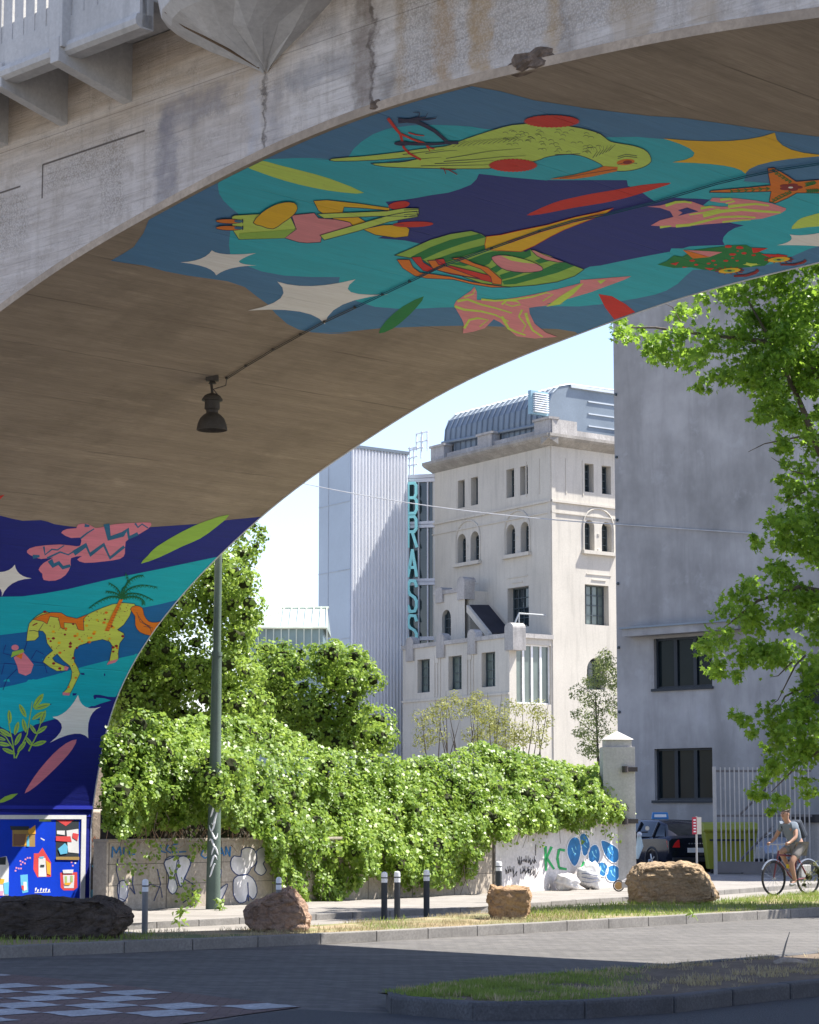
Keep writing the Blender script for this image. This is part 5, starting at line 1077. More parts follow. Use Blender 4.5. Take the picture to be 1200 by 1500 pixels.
for i in range(66000):
    px=rng.uniform(152,912); t=rng.random(); rag=14*mnoise.noise(Vector((px*.06,1,1)))+10*mnoise.noise(Vector((px*.21,5,1))); y0,y1=interp(top,px)+8+rag*.6,interp(bot,px)+rag; py=y1+(y0-y1)*t
    rl=relief(px,py)
    if mnoise.noise(Vector((px*.045,py*.05,7)))>.42 and rng.random()<.8: continue     # bare gaps
    p=onwall(px,py,ivy_out(px,py,t)-abs(rng.normal())*.11+.03); P2.append(p[:]); n_=WF.n*(1-.4*t)+BZ*(.35+.5*t)+Vector(rng.normal(size=3)*.5); N2.append(n_.normalized()[:])
for px,py0,py1 in ((185,1215,1300),(195,1230,1280),(215,1220,1310),(232,1225,1265),(255,1225,1290),(285,1215,1260),(300,1230,1245),(402,1230,1320),(415,1230,1325),(560,1260,1300),(600,1260,1310),(690,1240,1290),(270,1285,1325),(286,1290,1330),(745,1210,1245),(790,1205,1240),(860,1200,1235),(890,1190,1230),(905,1180,1235),(915,1170,1215)):
    for _ in range(30): 
        q=onwall(px+rng.normal()*6,rng.uniform(py0,py1),.08+.1*rng.random()); P2.append(q[:]); N2.append((WF.n+Vector(rng.normal(size=3)*.5)+Vector((0,0,.3))).normalized()[:])
P=np.vstack([P,np.array(P2)]); Nn=np.vstack([Nn,np.array(N2)]); S=rng.uniform(.032,.078,len(P)); leaves('foliage',P,Nn,S,LEAF_IVY,IVYM,ivy)
core('shade_core',[b_ for b_ in bl],.46,INSHADE,ivy)
bank=MB(); bank.prism([WF.P(2.3,z,o) for o,z in ((-.34,-.1),(-.34,1.15),(-.8,2.0),(-1.2,2.4),(-1.9,2.4),(-1.9,-.1))],WF.d*(WL-2.5)); bank.prism([WF.P(.7,z,o) for o,z in ((-.34,-.1),(-.34,1.5),(-.5,1.75),(-.8,1.75),(-.8,-.1))],WF.d*1.6); tag(bank.build('bank',M('shade_dark_soil',(.05,.042,.03),.95,.4,2,15,.4,.03)),kind='structure')
mb=MB()   # raised earth behind the wall, coloured dark for the shade under the ivy
for i in range(60):
    px=rng.uniform(160,900); y=interp(bot,px); a=onwall(px,y-25,.28); b_=onwall(px+rng.uniform(-10,10),y+rng.uniform(-5,22),.16); mb.tube([a,a.lerp(b_,.5)+Vector((rng.uniform(-.1,.1),0,0)),b_],[.012,.008,.004],4)
mb.build('vines',BARK,ivy)
mb=MB()
for i in range(120):
    px=rng.uniform(165,400); y=rng.uniform(1175,1222); a=onwall(px,y,rng.uniform(-.1,.15)); b_=onwall(px+rng.normal()*14,y+rng.uniform(10,34),rng.uniform(0,.15)); c_=a.lerp(b_,.5)+Vector(rng.normal(size=3)*.06); mb.tube([a,c_,b_],[.009,.007,.003],4)
mb.build('dead_vines',M('dead_vine',(.30,.20,.13),.9,.3,4,30,.3,.003),ivy)
# tall ivy column beyond the pier
def plant(name,lab,cat,loc,clusters,per,size,shape,mat,k=.6,spread=.25,group=None,corek=True,up=.35):
    t=thing(name,loc,lab,cat,group); P,Nn=blob_points(clusters,per,spread,up); leaves('foliage',P,Nn,rng.uniform(size*.7,size*1.3,len(P)),shape,mat,t)
    if corek: core('shade_core',clusters,k,INSHADE,t)
    return t
def cl(lst,D,dj=.6,ppm=None):
    o=[]
    for px,py,r in lst:
        d=D+rng.uniform(-dj,dj); p=PD(px,py,d); rr=r/FPX*d; o.append((p.x,p.y,p.z,rr,rr*.95,rr*.9))
    return o
right=[(765,392),(790,372),(830,368),(870,372),(900,385),(950,380),(1000,385),(1060,400)]
L=[]
for i in range(250):
    py=rng.uniform(775,1075); xr=float(np.interp(py,[p[0] for p in right],[p[1] for p in right])); xl=max(120,xr-240); px=rng.uniform(xl,xr-8); L.append((px,py,rng.uniform(9,27)))
for i in range(60): L.append((rng.uniform(150,250),rng.uniform(930,1080),rng.uniform(16,28)))
L+=[(382,785,12),(375,800,14),(365,840,14),(378,905,12),(372,770,10),(383,775,7)]
c_=cl(L,47.5,1.4); plant('ivy_column','tall column of ivy rising behind the green lamp post','ivy',(PD(270,1200,47.5).x,47.5,0),c_,640,.058,LEAF_IVY,IVYM,.38)
L=[]
for i in range(120):
    a=rng.uniform(0,2*math.pi); q=math.sqrt(rng.random()); L.append((470+82*q*math.cos(a),1018+76*q*math.sin(a),rng.uniform(9,24)))
for i in range(34): L.append((rng.uniform(374,425),rng.uniform(945,1080),rng.uniform(10,20)))
for i in range(22): L.append((rng.uniform(400,560),rng.uniform(1040,1095),rng.uniform(18,30)))
plant('ivy_mound','round dome of ivy behind the wall in front of the corrugated tower','ivy',(PD(470,1200,51).x,51,0),cl(L,51,1.2),640,.058,LEAF_IVY,IVYM,.38)
# sparse olive shrub and birch in front of the mill
L=[]
for i in range(46): L.append((rng.uniform(612,800),rng.uniform(1030,1090),rng.uniform(10,20)))
for i in range(10): L.append((rng.uniform(640,700),rng.uniform(1015,1035),rng.uniform(5,11)))
L+=[(770,1035,8),(780,1050,10),(795,1070,9),(745,1060,8)]
sh=plant('olive_shrub','sparse yellow-green shrub topping the ivy below the mill wing','shrub',(PD(700,1200,60).x,60,0),cl(L,60,1.0),1000,.065,LEAF_NARROW,SHRM,.5,.6,None,False)
L=[]
for py,x0,x1 in ((965,880,898),(975,872,900),(990,850,905),(1005,842,905),(1020,840,905),(1035,843,905),(1050,842,905),(1065,843,905),(1080,846,905),(1095,850,900)):
    for _ in range(7): L.append((rng.uniform(x0,x1),py+rng.uniform(-8,8),rng.uniform(7,13)))
bt=plant('birch_tree','slender drooping birch between the mill and the grey building','tree',(PD(880,1200,88).x,88,0),cl(L,88,1.0),500,.10,LEAF_NARROW,BIRM,.4,.5,None,False)
mb=MB(); a=PD(882,1200,88); mb.tube([(a.x,88,0),(a.x-.1,88,3),(a.x-.2,88,6.2)],[.09,.06,.02],7)
for i in range(14): z=1.5+i*.35; mb.tube([(a.x-.1,88,z),(a.x-.1+rng.uniform(-.9,.6),88+rng.uniform(-.5,.5),z+.5)],[.03,.008],4)
mb.build('trunk',BARK,bt)
mb=MB()
for i in range(26):
    px=rng.uniform(615,800); a=PD(px,1110,60); b_=PD(px+rng.uniform(-18,18),rng.uniform(1008,1070),60); mb.tube([a,a.lerp(b_,.5),b_],[.02,.012,.004],4)
mb.build('branches',BARK,sh)
# big maple on the right, trunk just outside the frame
TL=[(905,478,22),(928,490,26),(955,502,30),(985,478,28),(1003,452,22),(1030,438,20),(968,522,22),(1008,520,30),(1040,505,34),(1060,540,32),(1030,562,20),(1080,500,38),(1100,540,32),(1085,432,36),(1120,462,44),(1120,412,40),(1160,420,44),(1190,480,46),(1150,522,40),(1190,560,46),(1122,572,28),(1132,602,28),(1165,620,36),(1195,650,32),(1150,655,16),(1180,692,20),(1152,680,12),(1192,742,24),(1142,782,30),(1175,802,40),(1112,792,16),(1130,832,34),(1092,862,30),(1070,884,24),(1110,902,34),(1160,872,44),(1190,902,44),(1060,932,24),(1042,952,22),(1090,950,34),(1052,982,18),(1140,962,34),(1190,972,30),(1076,992,12),(1172,1042,38),(1130,1052,30),(1088,1050,16),(1100,1076,14),(1190,1102,38),(1150,1112,38),(1122,1132,24),(1112,1160,16),(1142,1168,18),(1128,1188,9),(1180,1155,22)]
for i in range(24): TL.append((rng.uniform(1100,1200),rng.uniform(395,610),rng.uniform(20,34)))
for i in range(26): TL.append((rng.uniform(1150,1205),rng.uniform(600,1140),rng.uniform(16,28)))
for i in range(70): TL.append((rng.uniform(1215,1420),rng.uniform(380,1130),rng.uniform(28,50)))
for i in range(16): TL.append((rng.uniform(1100,1300),rng.uniform(330,400),rng.uniform(25,45)))
# break every cluster into several uneven sprays so that gaps show between them
SP=[]
for px,py,r in TL:
    for _ in range(4):
        a=rng.uniform(0,2*math.pi); q=r*.62*math.sqrt(rng.random()); SP.append((px+q*math.cos(a),py+q*math.sin(a)*.85,r*rng.uniform(.30,.62)))
TD=41.5; bt_=cl(SP,TD,1.3); tr=thing('maple_tree',(PD(1300,1200,TD+.5).x,TD+.5,0),'large leafy green maple hanging over the road at the right edge','tree')
P=[]
for b_ in bt_:
    n=int(rng.uniform(1300,2400)*b_[3]*b_[5]*1.0)+6; P.append(np.array(b_[:3])+rng.normal(size=(n,3))*np.array([b_[3]*.62,b_[4]*.8,b_[5]*.52]))
P=np.vstack(P); Nn=rng.normal(size=P.shape)*.75+np.array([.1,-.25,.55]); Nn/=np.linalg.norm(Nn,axis=1,keepdims=True)
leaves('crown',P,Nn,rng.uniform(.055,.105,len(P)),LEAF_MAPLE,TREEM,tr,1.0)
mb=MB(); T0=PD(1300,1200,TD+.5); tx,ty=T0.x,T0.y
mb.tube([(tx,ty,-.1),(tx+.05,ty,1.2),(tx-.05,ty,4),(tx-.35,ty-.1,7),(tx-.7,ty,10),(tx-.6,ty,12.5)],[.30,.24,.2,.16,.11,.05],12)
mb.build('trunk',BARK,tr)
mb=MB()
def limb(px0,py0,pts,r0):
    P=[PD(px0,py0,TD+.3)]+[PD(x,y,TD+dd) for x,y,dd in pts]; n=len(P); mb.tube(P,[r0*(1-.85*i/(n-1)) for i in range(n)],7)
limb(1288,800,[(1240,740,.2),(1200,660,0),(1172,590,0),(1130,500,.1),(1090,430,.1)],.10)
limb(1285,700,[(1240,600,0),(1190,540,0),(1120,500,0),(1030,490,-.1),(960,480,-.1),(910,480,0)],.07)
limb(1290,900,[(1230,870,0),(1170,860,0),(1110,880,0),(1060,920,0)],.07)
limb(1292,1000,[(1240,1010,0),(1190,1000,0),(1150,1020,0),(1140,1040,0)],.045)
limb(1292,1060,[(1230,1080,0),(1170,1120,0),(1130,1160,0)],.045)
limb(1180,960,[(1165,975,0),(1150,1005,0),(1140,1025,.1),(1128,1035,.1)],.02)
for a in (((1005,485),(985,450),(975,445)),((1020,490),(1010,480),(985,490)),((1170,640),(1120,650),(1096,662)),((1180,720),(1170,725),(1143,738)),((1200,700),(1160,690),(1130,670)),((1160,970),(1140,990),(1128,992))):
    P=[PD(x,y,TD-.1) for x,y in a]; mb.tube(P,[.018,.010,.004],5)
mb.build('branches',BARK,tr)
# ---- grass and weeds
GRASS=leafmat('grass_blade',(.09,.14,.02),(.17,.25,.04),(.32,.38,.09),.3,.6); DRY=leafmat('dry_grass',(.26,.21,.10),(.38,.31,.17),(.48,.42,.26),.25,.7)
BLADE=np.array([[-.06,0,0],[.06,0,0],[.03,.6,.08],[0,1,.25]])
def blades(name,pts,h,mat,kind='stuff',parent=None):
    n=len(pts); P=np.array(pts,float); ang=rng.uniform(0,2*math.pi,n); Nn=np.stack([np.cos(ang),np.sin(ang),np.zeros(n)+.15],1); Nn/=np.linalg.norm(Nn,axis=1,keepdims=True)
    t=np.stack([rng.normal(size=n)*.35,rng.normal(size=n)*.35,np.ones(n)],1); t/=np.linalg.norm(t,axis=1,keepdims=True); b=np.cross(t,Nn); S=h*rng.uniform(.5,1.3,n)
    V=P[:,None,:]+S[:,None,None]*(BLADE[None,:,0:1]*1.0*b[:,None,:]+BLADE[None,:,1:2]*t[:,None,:]+BLADE[None,:,2:3]*Nn[:,None,:])
    me=bpy.data.meshes.new(name); me.vertices.add(n*4); me.vertices.foreach_set('co',V.astype(np.float32).ravel()); me.loops.add(n*4); me.loops.foreach_set('vertex_index',np.arange(n*4,dtype=np.int32)); me.polygons.add(n); me.polygons.foreach_set('loop_start',np.arange(0,n*4,4,dtype=np.int32)); me.update(calc_edges=True); me.materials.append(mat)
    o=link(name,me,parent); 
    if kind: tag(o,kind=kind)
    return o
def vnoise(x,y,s): return math.sin(x*s*1.3+1)*math.cos(y*s*.9+2)+.6*math.sin(x*s*2.7+y*s*1.9)+.4*math.cos(y*s*4.1-x*s*3.3)
def fill(poly,n,test,z):
    xs=[p[0] for p in poly]; ys=[p[1] for p in poly]; out=[]
    X0,X1,Y0,Y1=max(min(xs),-14),min(max(xs),16),min(ys),min(max(ys),70)
    while len(out)<n:
        x,y=rng.uniform(X0,X1),rng.uniform(Y0,Y1)
        if inside((x,y),poly) and test(x,y): out.append((x,y,z))
    return out
def pxof(x,y): return 600+x/(y*.9919)*FPX*.999
tag(blades('grass',fill(VERGE,26000,lambda x,y:(pxof(x,y)>770 and vnoise(x,y,1.1)>-1.0) or (pxof(x,y)<230 and rng.random()<.5) or (530<pxof(x,y)<600 and rng.random()<.3),.125),.075,GRASS),'green grass growing along the verge')
tag(blades('dry_grass',fill(VERGE,7000,lambda x,y:220<pxof(x,y)<860 and vnoise(x,y,1.6)>-.2,.125),.055,DRY),'dry yellow grass on the verge')
tag(blades('island_grass',fill(ISLAND,17000,lambda x,y:pxof(x,y)<950 and rng.random()<min(1,(960-pxof(x,y))/230)**1.4 and vnoise(x,y,2.2)>-.7,.13),.042,GRASS),'green grass on the traffic island')
tag(blades('island_dry_grass',fill(ISLAND,4200,lambda x,y:pxof(x,y)<1290 and vnoise(x,y,2.9)>.6,.13),.055,DRY),'dry grass tufts on the traffic island')
# ============================================================ WALL, PILLAR, STREET THINGS
WALLM=M('old_concrete_wall',(.44,.38,.31),.92,.22,1.2,16,.3,.012,streak=.35); WALLP=M('pale_painted_wall',(.66,.62,.60),.9,.14,1.2,16,.2,.008,streak=.2)
wall=thing('low_wall',(WF.o.x,WF.o.y,0),'long low concrete wall under the ivy, covered in graffiti','wall')
zw0=WF.pick(300,1232)[1]; kmid=WF.pick(722,1300)[0]
mb=MB(); mb.fbox(WF,0,kmid,-.1,zw0,-.3,0); mb.fbox(WF,-.0,kmid,zw0,zw0+.05,-.32,.03); mb.build('wall_panel',WALLM,wall,bevel=.01)
mb=MB(); mb.fbox(WF,kmid+.01,WL+.1,-.1,1.75,-.3,.0); mb.build('wall_panel',WALLP,wall,bevel=.01)
mb=MB()
for i in range(8): k=kmid*i/8+.05; mb.fbox(WF,k,k+.012,.1,zw0-.02,0,.004)
for z in (.5,.85): mb.fbox(WF,.02,kmid-.02,z,z+.008,0,.003)
mb.fbox(WF,kmid,kmid+.08,.1,1.7,0,.02); mb.build('joints',M('joint_dark',(.10,.085,.07)),wall)
SPR={k:flatmat('spray_'+k,c_,.6,.35) for k,c_ in (('silver',(.62,.60,.60)),('black',(.03,.03,.04)),('blue',(.02,.16,.38)),('skyblue',(.25,.62,.72)),('green',(.03,.36,.10)),('whitespray',(.8,.8,.8)),('navyspray',(.03,.05,.14)),('rust',(.28,.09,.05)))}
SL=list(SPR.keys())
gmb=MB()
def gp_(F,pts,m,lay,mb=None):
    P=[F.P(*F.pick(*p),.006+.0015*lay) for p in pts]; (mb or gmb).prism(P,F.n*.001,SL.index(m))
def gs(F,pts,w,m,lay,w2=None,mb=None):
    for a,b in zip(pts[:-1],pts[1:]):
        gp_(F,stroke([a,b],w,w2),m,lay,mb)
cw=lambda *p: X(150,1200,4,p)
cg=lambda *p: X(720,1200,5.4545,p)
# silver bubble shapes on the left stretch
for q in ([(750,250),(770,215),(810,220),(815,180),(850,165),(890,180),(905,230),(890,270),(870,285),(850,320),(800,330),(760,300)],[(900,190),(935,165),(970,175),(975,220),(940,260),(960,300),(930,330),(890,300),(905,250)],[(770,350),(810,325),(860,330),(895,370),(905,430),(880,470),(850,440),(840,480),(800,490),(770,450),(765,400)],[(680,420),(730,378),(725,410),(690,480),(672,470)],[(672,300),(695,295),(690,340),(672,370)],[(360,260),(390,220),(440,225),(445,280),(420,330),(440,400),(410,440),(380,400),(390,340)],[(450,220),(500,225),(515,270),(480,340),(460,400),(440,350),(430,290)],[(90,380),(130,360),(150,420),(130,480),(95,470)]):
    gp_(WF,smooth_poly(cw(*q),2),'silver',0); sm=smooth_poly(cw(*q),2)
    gs(WF,sm+[sm[0]],1.3,'navyspray',1)
for q,w in ((((520,250),(480,350),(530,380),(525,450),(470,490)),1.4),(((320,290),(340,380),(300,480)),1.2),(((90,230),(80,300),(100,380),(95,460),(140,480)),1.2),(((180,300),(175,380),(190,440),(160,400)),1.4),(((850,370),(855,480)),1.6),(((370,240),(430,215),(500,215)),1.5),(((240,420),(280,380),(340,400),(350,460)),1)):
    gs(WF,cw(*q),w,'navyspray',2)
for q in (((55,225),(58,160)),((58,160),(80,200),(100,160),(110,220)),((125,165),(122,215)),((160,160),(155,210),(190,205)),((340,150),(345,190),(370,195)),((385,150),(370,180),(400,200)),((410,150),(440,145)),((410,150),(408,195),(490,190)),((410,170),(435,170)),((590,180),(575,210),(600,230),(615,215)),((680,220),(695,165),(712,215)),((685,200),(706,200)),((722,210),(722,160),(745,220),(748,160))):
    gs(WF,cw(*q),1.8,'blue',3)
# right stretch
for q in ([(600,240),(620,170),(660,140),(700,160),(715,240),(700,320),(670,375),(640,360),(610,300)],[(700,140),(730,110),(760,130),(785,190),(780,250),(750,295),(725,280),(715,220)],[(770,260),(800,210),(840,205),(865,260),(860,330),(820,370),(780,345)],[(830,370),(880,340),(925,370),(925,430),(890,460),(850,430)],[(870,180),(900,170),(960,200),(1010,240),(1015,320),(980,350),(940,330),(900,280)],[(910,440),(930,380),(980,365),(1025,400),(1015,470),(980,500),(930,490)]):
    q_=smooth_poly(cg(*q),2); gp_(WF,q_,'blue',1); gs(WF,q_+[q_[0]],1.2,'whitespray',2)
    cx=sum(p[0] for p in q_)/len(q_); cy=sum(p[1] for p in q_)/len(q_); gs(WF,[(cx-3,cy-5),(cx-1,cy+1),(cx+3,cy+5)],1.6,'skyblue',2,.6); gs(WF,[(cx+2,cy-7),(cx+3,cy-2)],1.2,'skyblue',3,.6)
for q,w in ((((430,215),(432,310),(435,410)),4.4),(((480,220),(440,310),(500,400)),4),(((585,250),(540,240),(525,310),(540,390),(600,400)),4.2),(((740,340),(710,400),(780,390)),4)):
    gs(WF,cg(*q),w,'green',0,w*.7)
random.seed(11)
for (x0,y0,n_) in ((205,300,9),(230,380,8),(110,380,5)):
    for i in range(n_):
        x=x0+i*17; h=random.uniform(40,90); gs(WF,cg((x,y0+random.uniform(-10,20)),(x+random.uniform(-8,14),y0+h),(x+random.uniform(4,26),y0+h*.4),(x+random.uniform(0,20),y0+h*.9)),.7,'black',3)
gs(WF,cg((352,200),(350,290)),.8,'black',4)
gmb.build('graffiti',[SPR[k] for k in SL],wall)
# stone pilaster at the end of the pier
pil=thing('stone_pilaster',tuple(PF.P(.3,0)),'weathered stone pilaster between the blue pier and the low wall','pillar')
kp=PF.pick(156,1250)[0]; zc=PF.pick(140,1187)[1]
mb=MB(); 
for i,(z0,z1) in enumerate(((0,zc-.02),(zc+.02,zc+.75),(zc+.78,zc+1.5),(zc+1.53,zc+2.2),(zc+2.23,zc+2.9))): mb.fbox(PF,.03,kp-(.02 if i else 0),z0,z1,-.7,-.02 if i else 0)
mb.build('stones',M('weathered_stone',(.36,.29,.235),.95,.35,3,18,.4,.02,streak=.4),pil,bevel=.025)
g2=MB(); cp=lambda *p: X(0,1150,6,p)
for q in ([(805,710),(840,695),(890,705),(912,745),(890,780),(850,780),(825,740)],[(870,865),(900,850),(915,880),(905,905),(880,890)],[(800,920),(830,930),(860,970),(885,1000),(800,1000)]): gp_(PF,smooth_poly(cp(*q),2),'skyblue',0,g2)
for q in (((800,460),(815,500),(830,450),(850,500)),((860,460),(870,500),(890,455)),((895,470),(915,500)),((800,530),(840,560),(820,590)),((850,530),(870,590)),((880,540),(910,560),(885,600))): gs(PF,cp(*q),.9,'rust',0,None,g2)
g2.build('graffiti',[SPR[k] for k in SL],pil)
# gate pillar
ga=G(905,1301,.1); gpil=thing('gate_pillar',(ga.x,ga.y,0),'square concrete gate pillar with a pyramid cap at the end of the ivy wall','pillar')
GPX=Face((ga.x,ga.y+.55),(1,.03)); PCM=M('pillar_concrete',(.46,.44,.42),.9,.16,1.5,20,.2,.008,streak=.4)
ka,kb3,_,_=GPX.rect(884,931,1150,1200); hz=GPX.pick(905,1094)[1]; w_=kb3-ka
mb=MB(); mb.fbox(GPX,ka,kb3,.05,hz,-w_,0)
for z in (1.0,1.95,2.6): mb.fbox(GPX,ka-.002,kb3+.002,z,z+.012,-.01,.003)
mb.build('shaft',PCM,gpil,bevel=.02)
za=GPX.pick(905,1070)[1]; zb=GPX.pick(905,1083)[1]; mb=MB(); mb.fbox(GPX,ka+.06,kb3-.06,hz,zb,-w_+.06,-.06); mb.build('neck',PCM,gpil)
mb=MB(); c0=GPX.P((ka+kb3)/2,za,-w_/2); b4=[GPX.P(ka+.02,zb,-.02),GPX.P(kb3-.02,zb,-.02),GPX.P(kb3-.02,zb,-w_+.02),GPX.P(ka+.02,zb,-w_+.02)]; mb.add(b4+[c0],[(0,1,4),(1,2,4),(2,3,4),(3,0,4),(0,3,2,1)]); mb.build('cap',M('pale_cap',(.62,.60,.58),.85),gpil)
for py in (1127,1203):
    z=GPX.pick(915,py)[1]; k=GPX.pick(922,py)[0]; mb=MB(); mb.fbox(GPX,k-.12,kb3+.05,z-.05,z+.05,.0,.06); mb.lathe([(.07,-.07),(.07,.07)],GPX.P(k-.1,z,.06),10); mb.build('hinge',M('rusty_iron',(.08,.07,.07),.6,.3,metal=.4),gpil)
g3=MB(); ch=lambda *p: X(880,1050,3.75,p)
for q in (((75,520),(100,470),(120,560)),((85,500),(130,490),(155,520)),((100,560),(115,520),(150,570)),((110,470),(130,540)),((140,480),(155,505))): gs(GPX,ch(*q),.8,'black',0,None,g3)
g3.build('graffiti',[SPR[k] for k in SL],gpil)
# lamp post
LPp=PD(316,1200,40.7); LPp.z=.1; D=LPp.y; lp=thing('street_lamp_post',(LPp.x,LPp.y,0),'tall tapering green lamp post with white tagging on its lower shaft','lamp post')
GRN=M('post_green',(.10,.135,.11),.55,.12,3,30,.15,.002)
zj=PD(316,957,D).z; zt2=PD(318,1052,D).z
ppm=FPX/D; mb=MB(); X0,Y0=LPp.x,LPp.y
lean=(PD(319,815,D).x-PD(311,1333,D).x)/ (PD(319,815,D).z)
mb.tube([(X0-.03,Y0,0),(X0-.03+lean*2,Y0,2.0),(X0-.03+lean*zj,Y0,zj)],[.125,.105,.082],16); mb.build('lower_shaft',GRN,lp,smooth=True)
mb=MB(); mb.tube([(X0-.03+lean*zj,Y0,zj-.05),(X0-.03+lean*zj,Y0,zj+.02)],.092,16); mb.tube([(X0-.03+lean*zj,Y0,zj),(X0-.03+lean*11,Y0,10.3)],[.068,.05],16); mb.build('upper_shaft',GRN,lp,smooth=True)
mb=MB()  # white marks wrapped on the shaft
for i,(z,a) in enumerate(((.75,-1.7),(.9,-1.5),(1.05,-1.3),(1.2,-1.7),(1.35,-1.45),(1.5,-1.8),(1.62,-1.4),(1.75,-1.6))):
    P=[]
    for t in np.linspace(-.55,.55,7): P.append((X0-.03+lean*z+.112*math.cos(a+t),Y0+.112*math.sin(a+t),z+.09*math.sin(t*4+i)+.05*t))
    mb.tube(P,[.004,.014,.018,.018,.018,.014,.004],5)
mb.build('tag_marks',WHT,lp)
# bollards
def bollard(px,py,zg,hpx,dark,lab,wpx=4.2):
    p=G(px,py,zg); h=hpx/FPX*p.y; r=wpx*1.05/FPX*p.y; o=thing('bollard',(p.x,p.y,zg),lab,'bollard','bollards along the street')
    bm_=M('bollard_dark',(.045,.05,.055),.5) if dark else M('bollard_grey',(.22,.21,.20),.6)
    MB().lathe([(r,-.05),(r,h*.78)],(p.x,p.y,zg),16).build('tube',bm_,o,smooth=True)
    MB().lathe([(r*1.04,h*.78),(r*1.04,h*.97),(r*.9,h),(r*.5,h*1.015),(0,h*1.02)],(p.x,p.y,zg),16).build('white_head',WHT,o,smooth=True)
    MB().lathe([(r*1.08,h*.875),(r*1.08,h*.90)],(p.x,p.y,zg),16).build('band',M('bollard_dark',(.045,.05,.055)),o,smooth=True)
bollard(212,1367,.13,76,0,'grey bollard with a white head beside the long dark boulder')
bollard(408,1364,.13,76,0,'white-headed bollard hidden behind the reddish boulder',3.8)
bollard(563,1344,.03,64,1,'dark bollard, leftmost of the three in front of the ivy')
bollard(582,1346,.03,67,1,'dark bollard in the middle of the three in front of the ivy')
bollard(625,1343,.03,66,1,'dark bollard, right one of the three, nearest the square boulder')
bollard(731,1322,.1,58,1,'dark white-headed bollard peeping over the square boulder')
# small tilted notice board on a post by the ivy
nb=G(567,1315,.1); no=thing('notice_board',(nb.x,nb.y,.1),'dark tilted board on a post in front of the ivy behind the bollards','sign'); DKM=M('dark_metal',(.03,.03,.035),.5)
s_=nb.y/FPX; mb=MB(); mb.box(nb.x-.04,nb.x+.04,nb.y-.04,nb.y+.04,0,PD(567,1258,nb.y).z); mb.build('post',DKM,no)
a=PD(566,1244,nb.y); b_=PD(599,1257,nb.y); mb=MB(); mb.prism([(a.x,nb.y-.3,a.z),(b_.x,nb.y-.3,b_.z+.06),(b_.x,nb.y-.3,b_.z-.02),(a.x,nb.y-.3,a.z-.07)],(0,.55,.15)); mb.build('board',DKM,no,bevel=.01)
# boulders
def boulder(name,lab,sil,py,zg,depth,mat,seed,back=.65,dz=.05):
    p=G(sum(s[0] for s in sil)/len(sil),py,zg); D=p.y; r_=random.Random(seed); pts=[]
    cx=sum(PD(*q,D).x for q in sil)/len(sil); cz=sum(PD(*q,D).z for q in sil)/len(sil)
    for q in sil:
        v=PD(*q,D); f=.82+.18*r_.random(); pts.append(Vector((v.x,D+depth*.35*r_.random(),v.z))); pts.append(Vector((cx+(v.x-cx)*.8,D-depth*.35*f,cz+(v.z-cz)*(.82 if v.z>cz else 1)))); pts.append(Vector((cx+(v.x-cx)*back,D+depth*f,cz+(v.z-cz)*(.75 if v.z>cz else 1))))
    bm=bmesh.new(); 
    for v in pts: bm.verts.new(v)
    bmesh.ops.convex_hull(bm,input=bm.verts[:]); bmesh.ops.delete(bm,geom=[v for v in bm.verts if not v.link_faces],context='VERTS')
    bmesh.ops.bevel(bm,geom=bm.edges[:],offset=.02,segments=2,affect='EDGES',clamp_overlap=True)
    bmesh.ops.triangulate(bm,faces=bm.faces[:])
    for _ in range(4):
        L=[e for e in bm.edges if e.calc_length()>.045]
        if L: bmesh.ops.subdivide_edges(bm,edges=L,cuts=1); bmesh.ops.triangulate(bm,faces=[f for f in bm.faces if len(f.verts)>3])
    bm.normal_update(); from mathutils import noise as mn
    for v in bm.verts:
        c=v.co*1.0; n1=mn.noise(c*2.2+Vector((seed,0,0))); n2=mn.noise(Vector((c.x*5,c.y*5,c.z*9))+Vector((0,seed,0))); n3=mn.noise(c*18)
        vd,vp=mn.voronoi(Vector((c.x*2.3,c.y*2.3,c.z*3.4))+Vector((seed,n1*.5,n2*.4))); crk=math.exp(-((vd[1]-vd[0])/.07)**2); cell=mn.noise(vp[0]*7.3+Vector((seed,0,0)))
        v.co=v.co+v.normal*(.030*cell-.022*crk+.035*n1+.028*(abs(n2)*2-.5)+.012*n3)
    me=bpy.data.meshes.new(name); o0=Vector((cx,D,zg)); 
    for v in bm.verts: v.co-=o0
    bm.to_mesh(me); bm.free(); me.materials.append(mat); return tag(link(name,me,None,o0),lab,'boulder','boulders along the verge')
def rockmat(name,c1,c2_,c3_):
    m,nt,bs=new_mat(name); v=coords(nt); a=noise(nt,v,2.2,6,.65,.6); b_=noise(nt,coords(nt,'Object',(1,1,3.2)),4,6,.7); f=noise(nt,v,26,5,.75)
    c=mix(nt,mrange(nt,a,.35,.65),c1,c2_); c=mix(nt,mrange(nt,b_,.5,.72,0,.8),c,c3_); c=mix(nt,mrange(nt,f,.45,.7,0,.5),c,sc(c3_,.6)); nt.links.new(c,bs.inputs['Base Color']); bs.inputs['Roughness'].default_value=.95; bs.inputs['Specular IOR Level'].default_value=.15
    h=math_(nt,'ADD',math_(nt,'MULTIPLY',b_,1.4),math_(nt,'MULTIPLY',f,.6)); bump(nt,bs,h,.05,.8); return m
RK1=rockmat('dark_rock',(.075,.06,.05),(.13,.10,.08),(.035,.028,.025)); RK2=rockmat('red_brown_rock',(.30,.19,.13),(.42,.29,.21),(.13,.10,.085)); RK3=rockmat('ochre_rock',(.42,.27,.15),(.36,.24,.15),(.17,.11,.07)); RK4=rockmat('tan_rock',(.40,.29,.18),(.34,.25,.165),(.13,.10,.07))
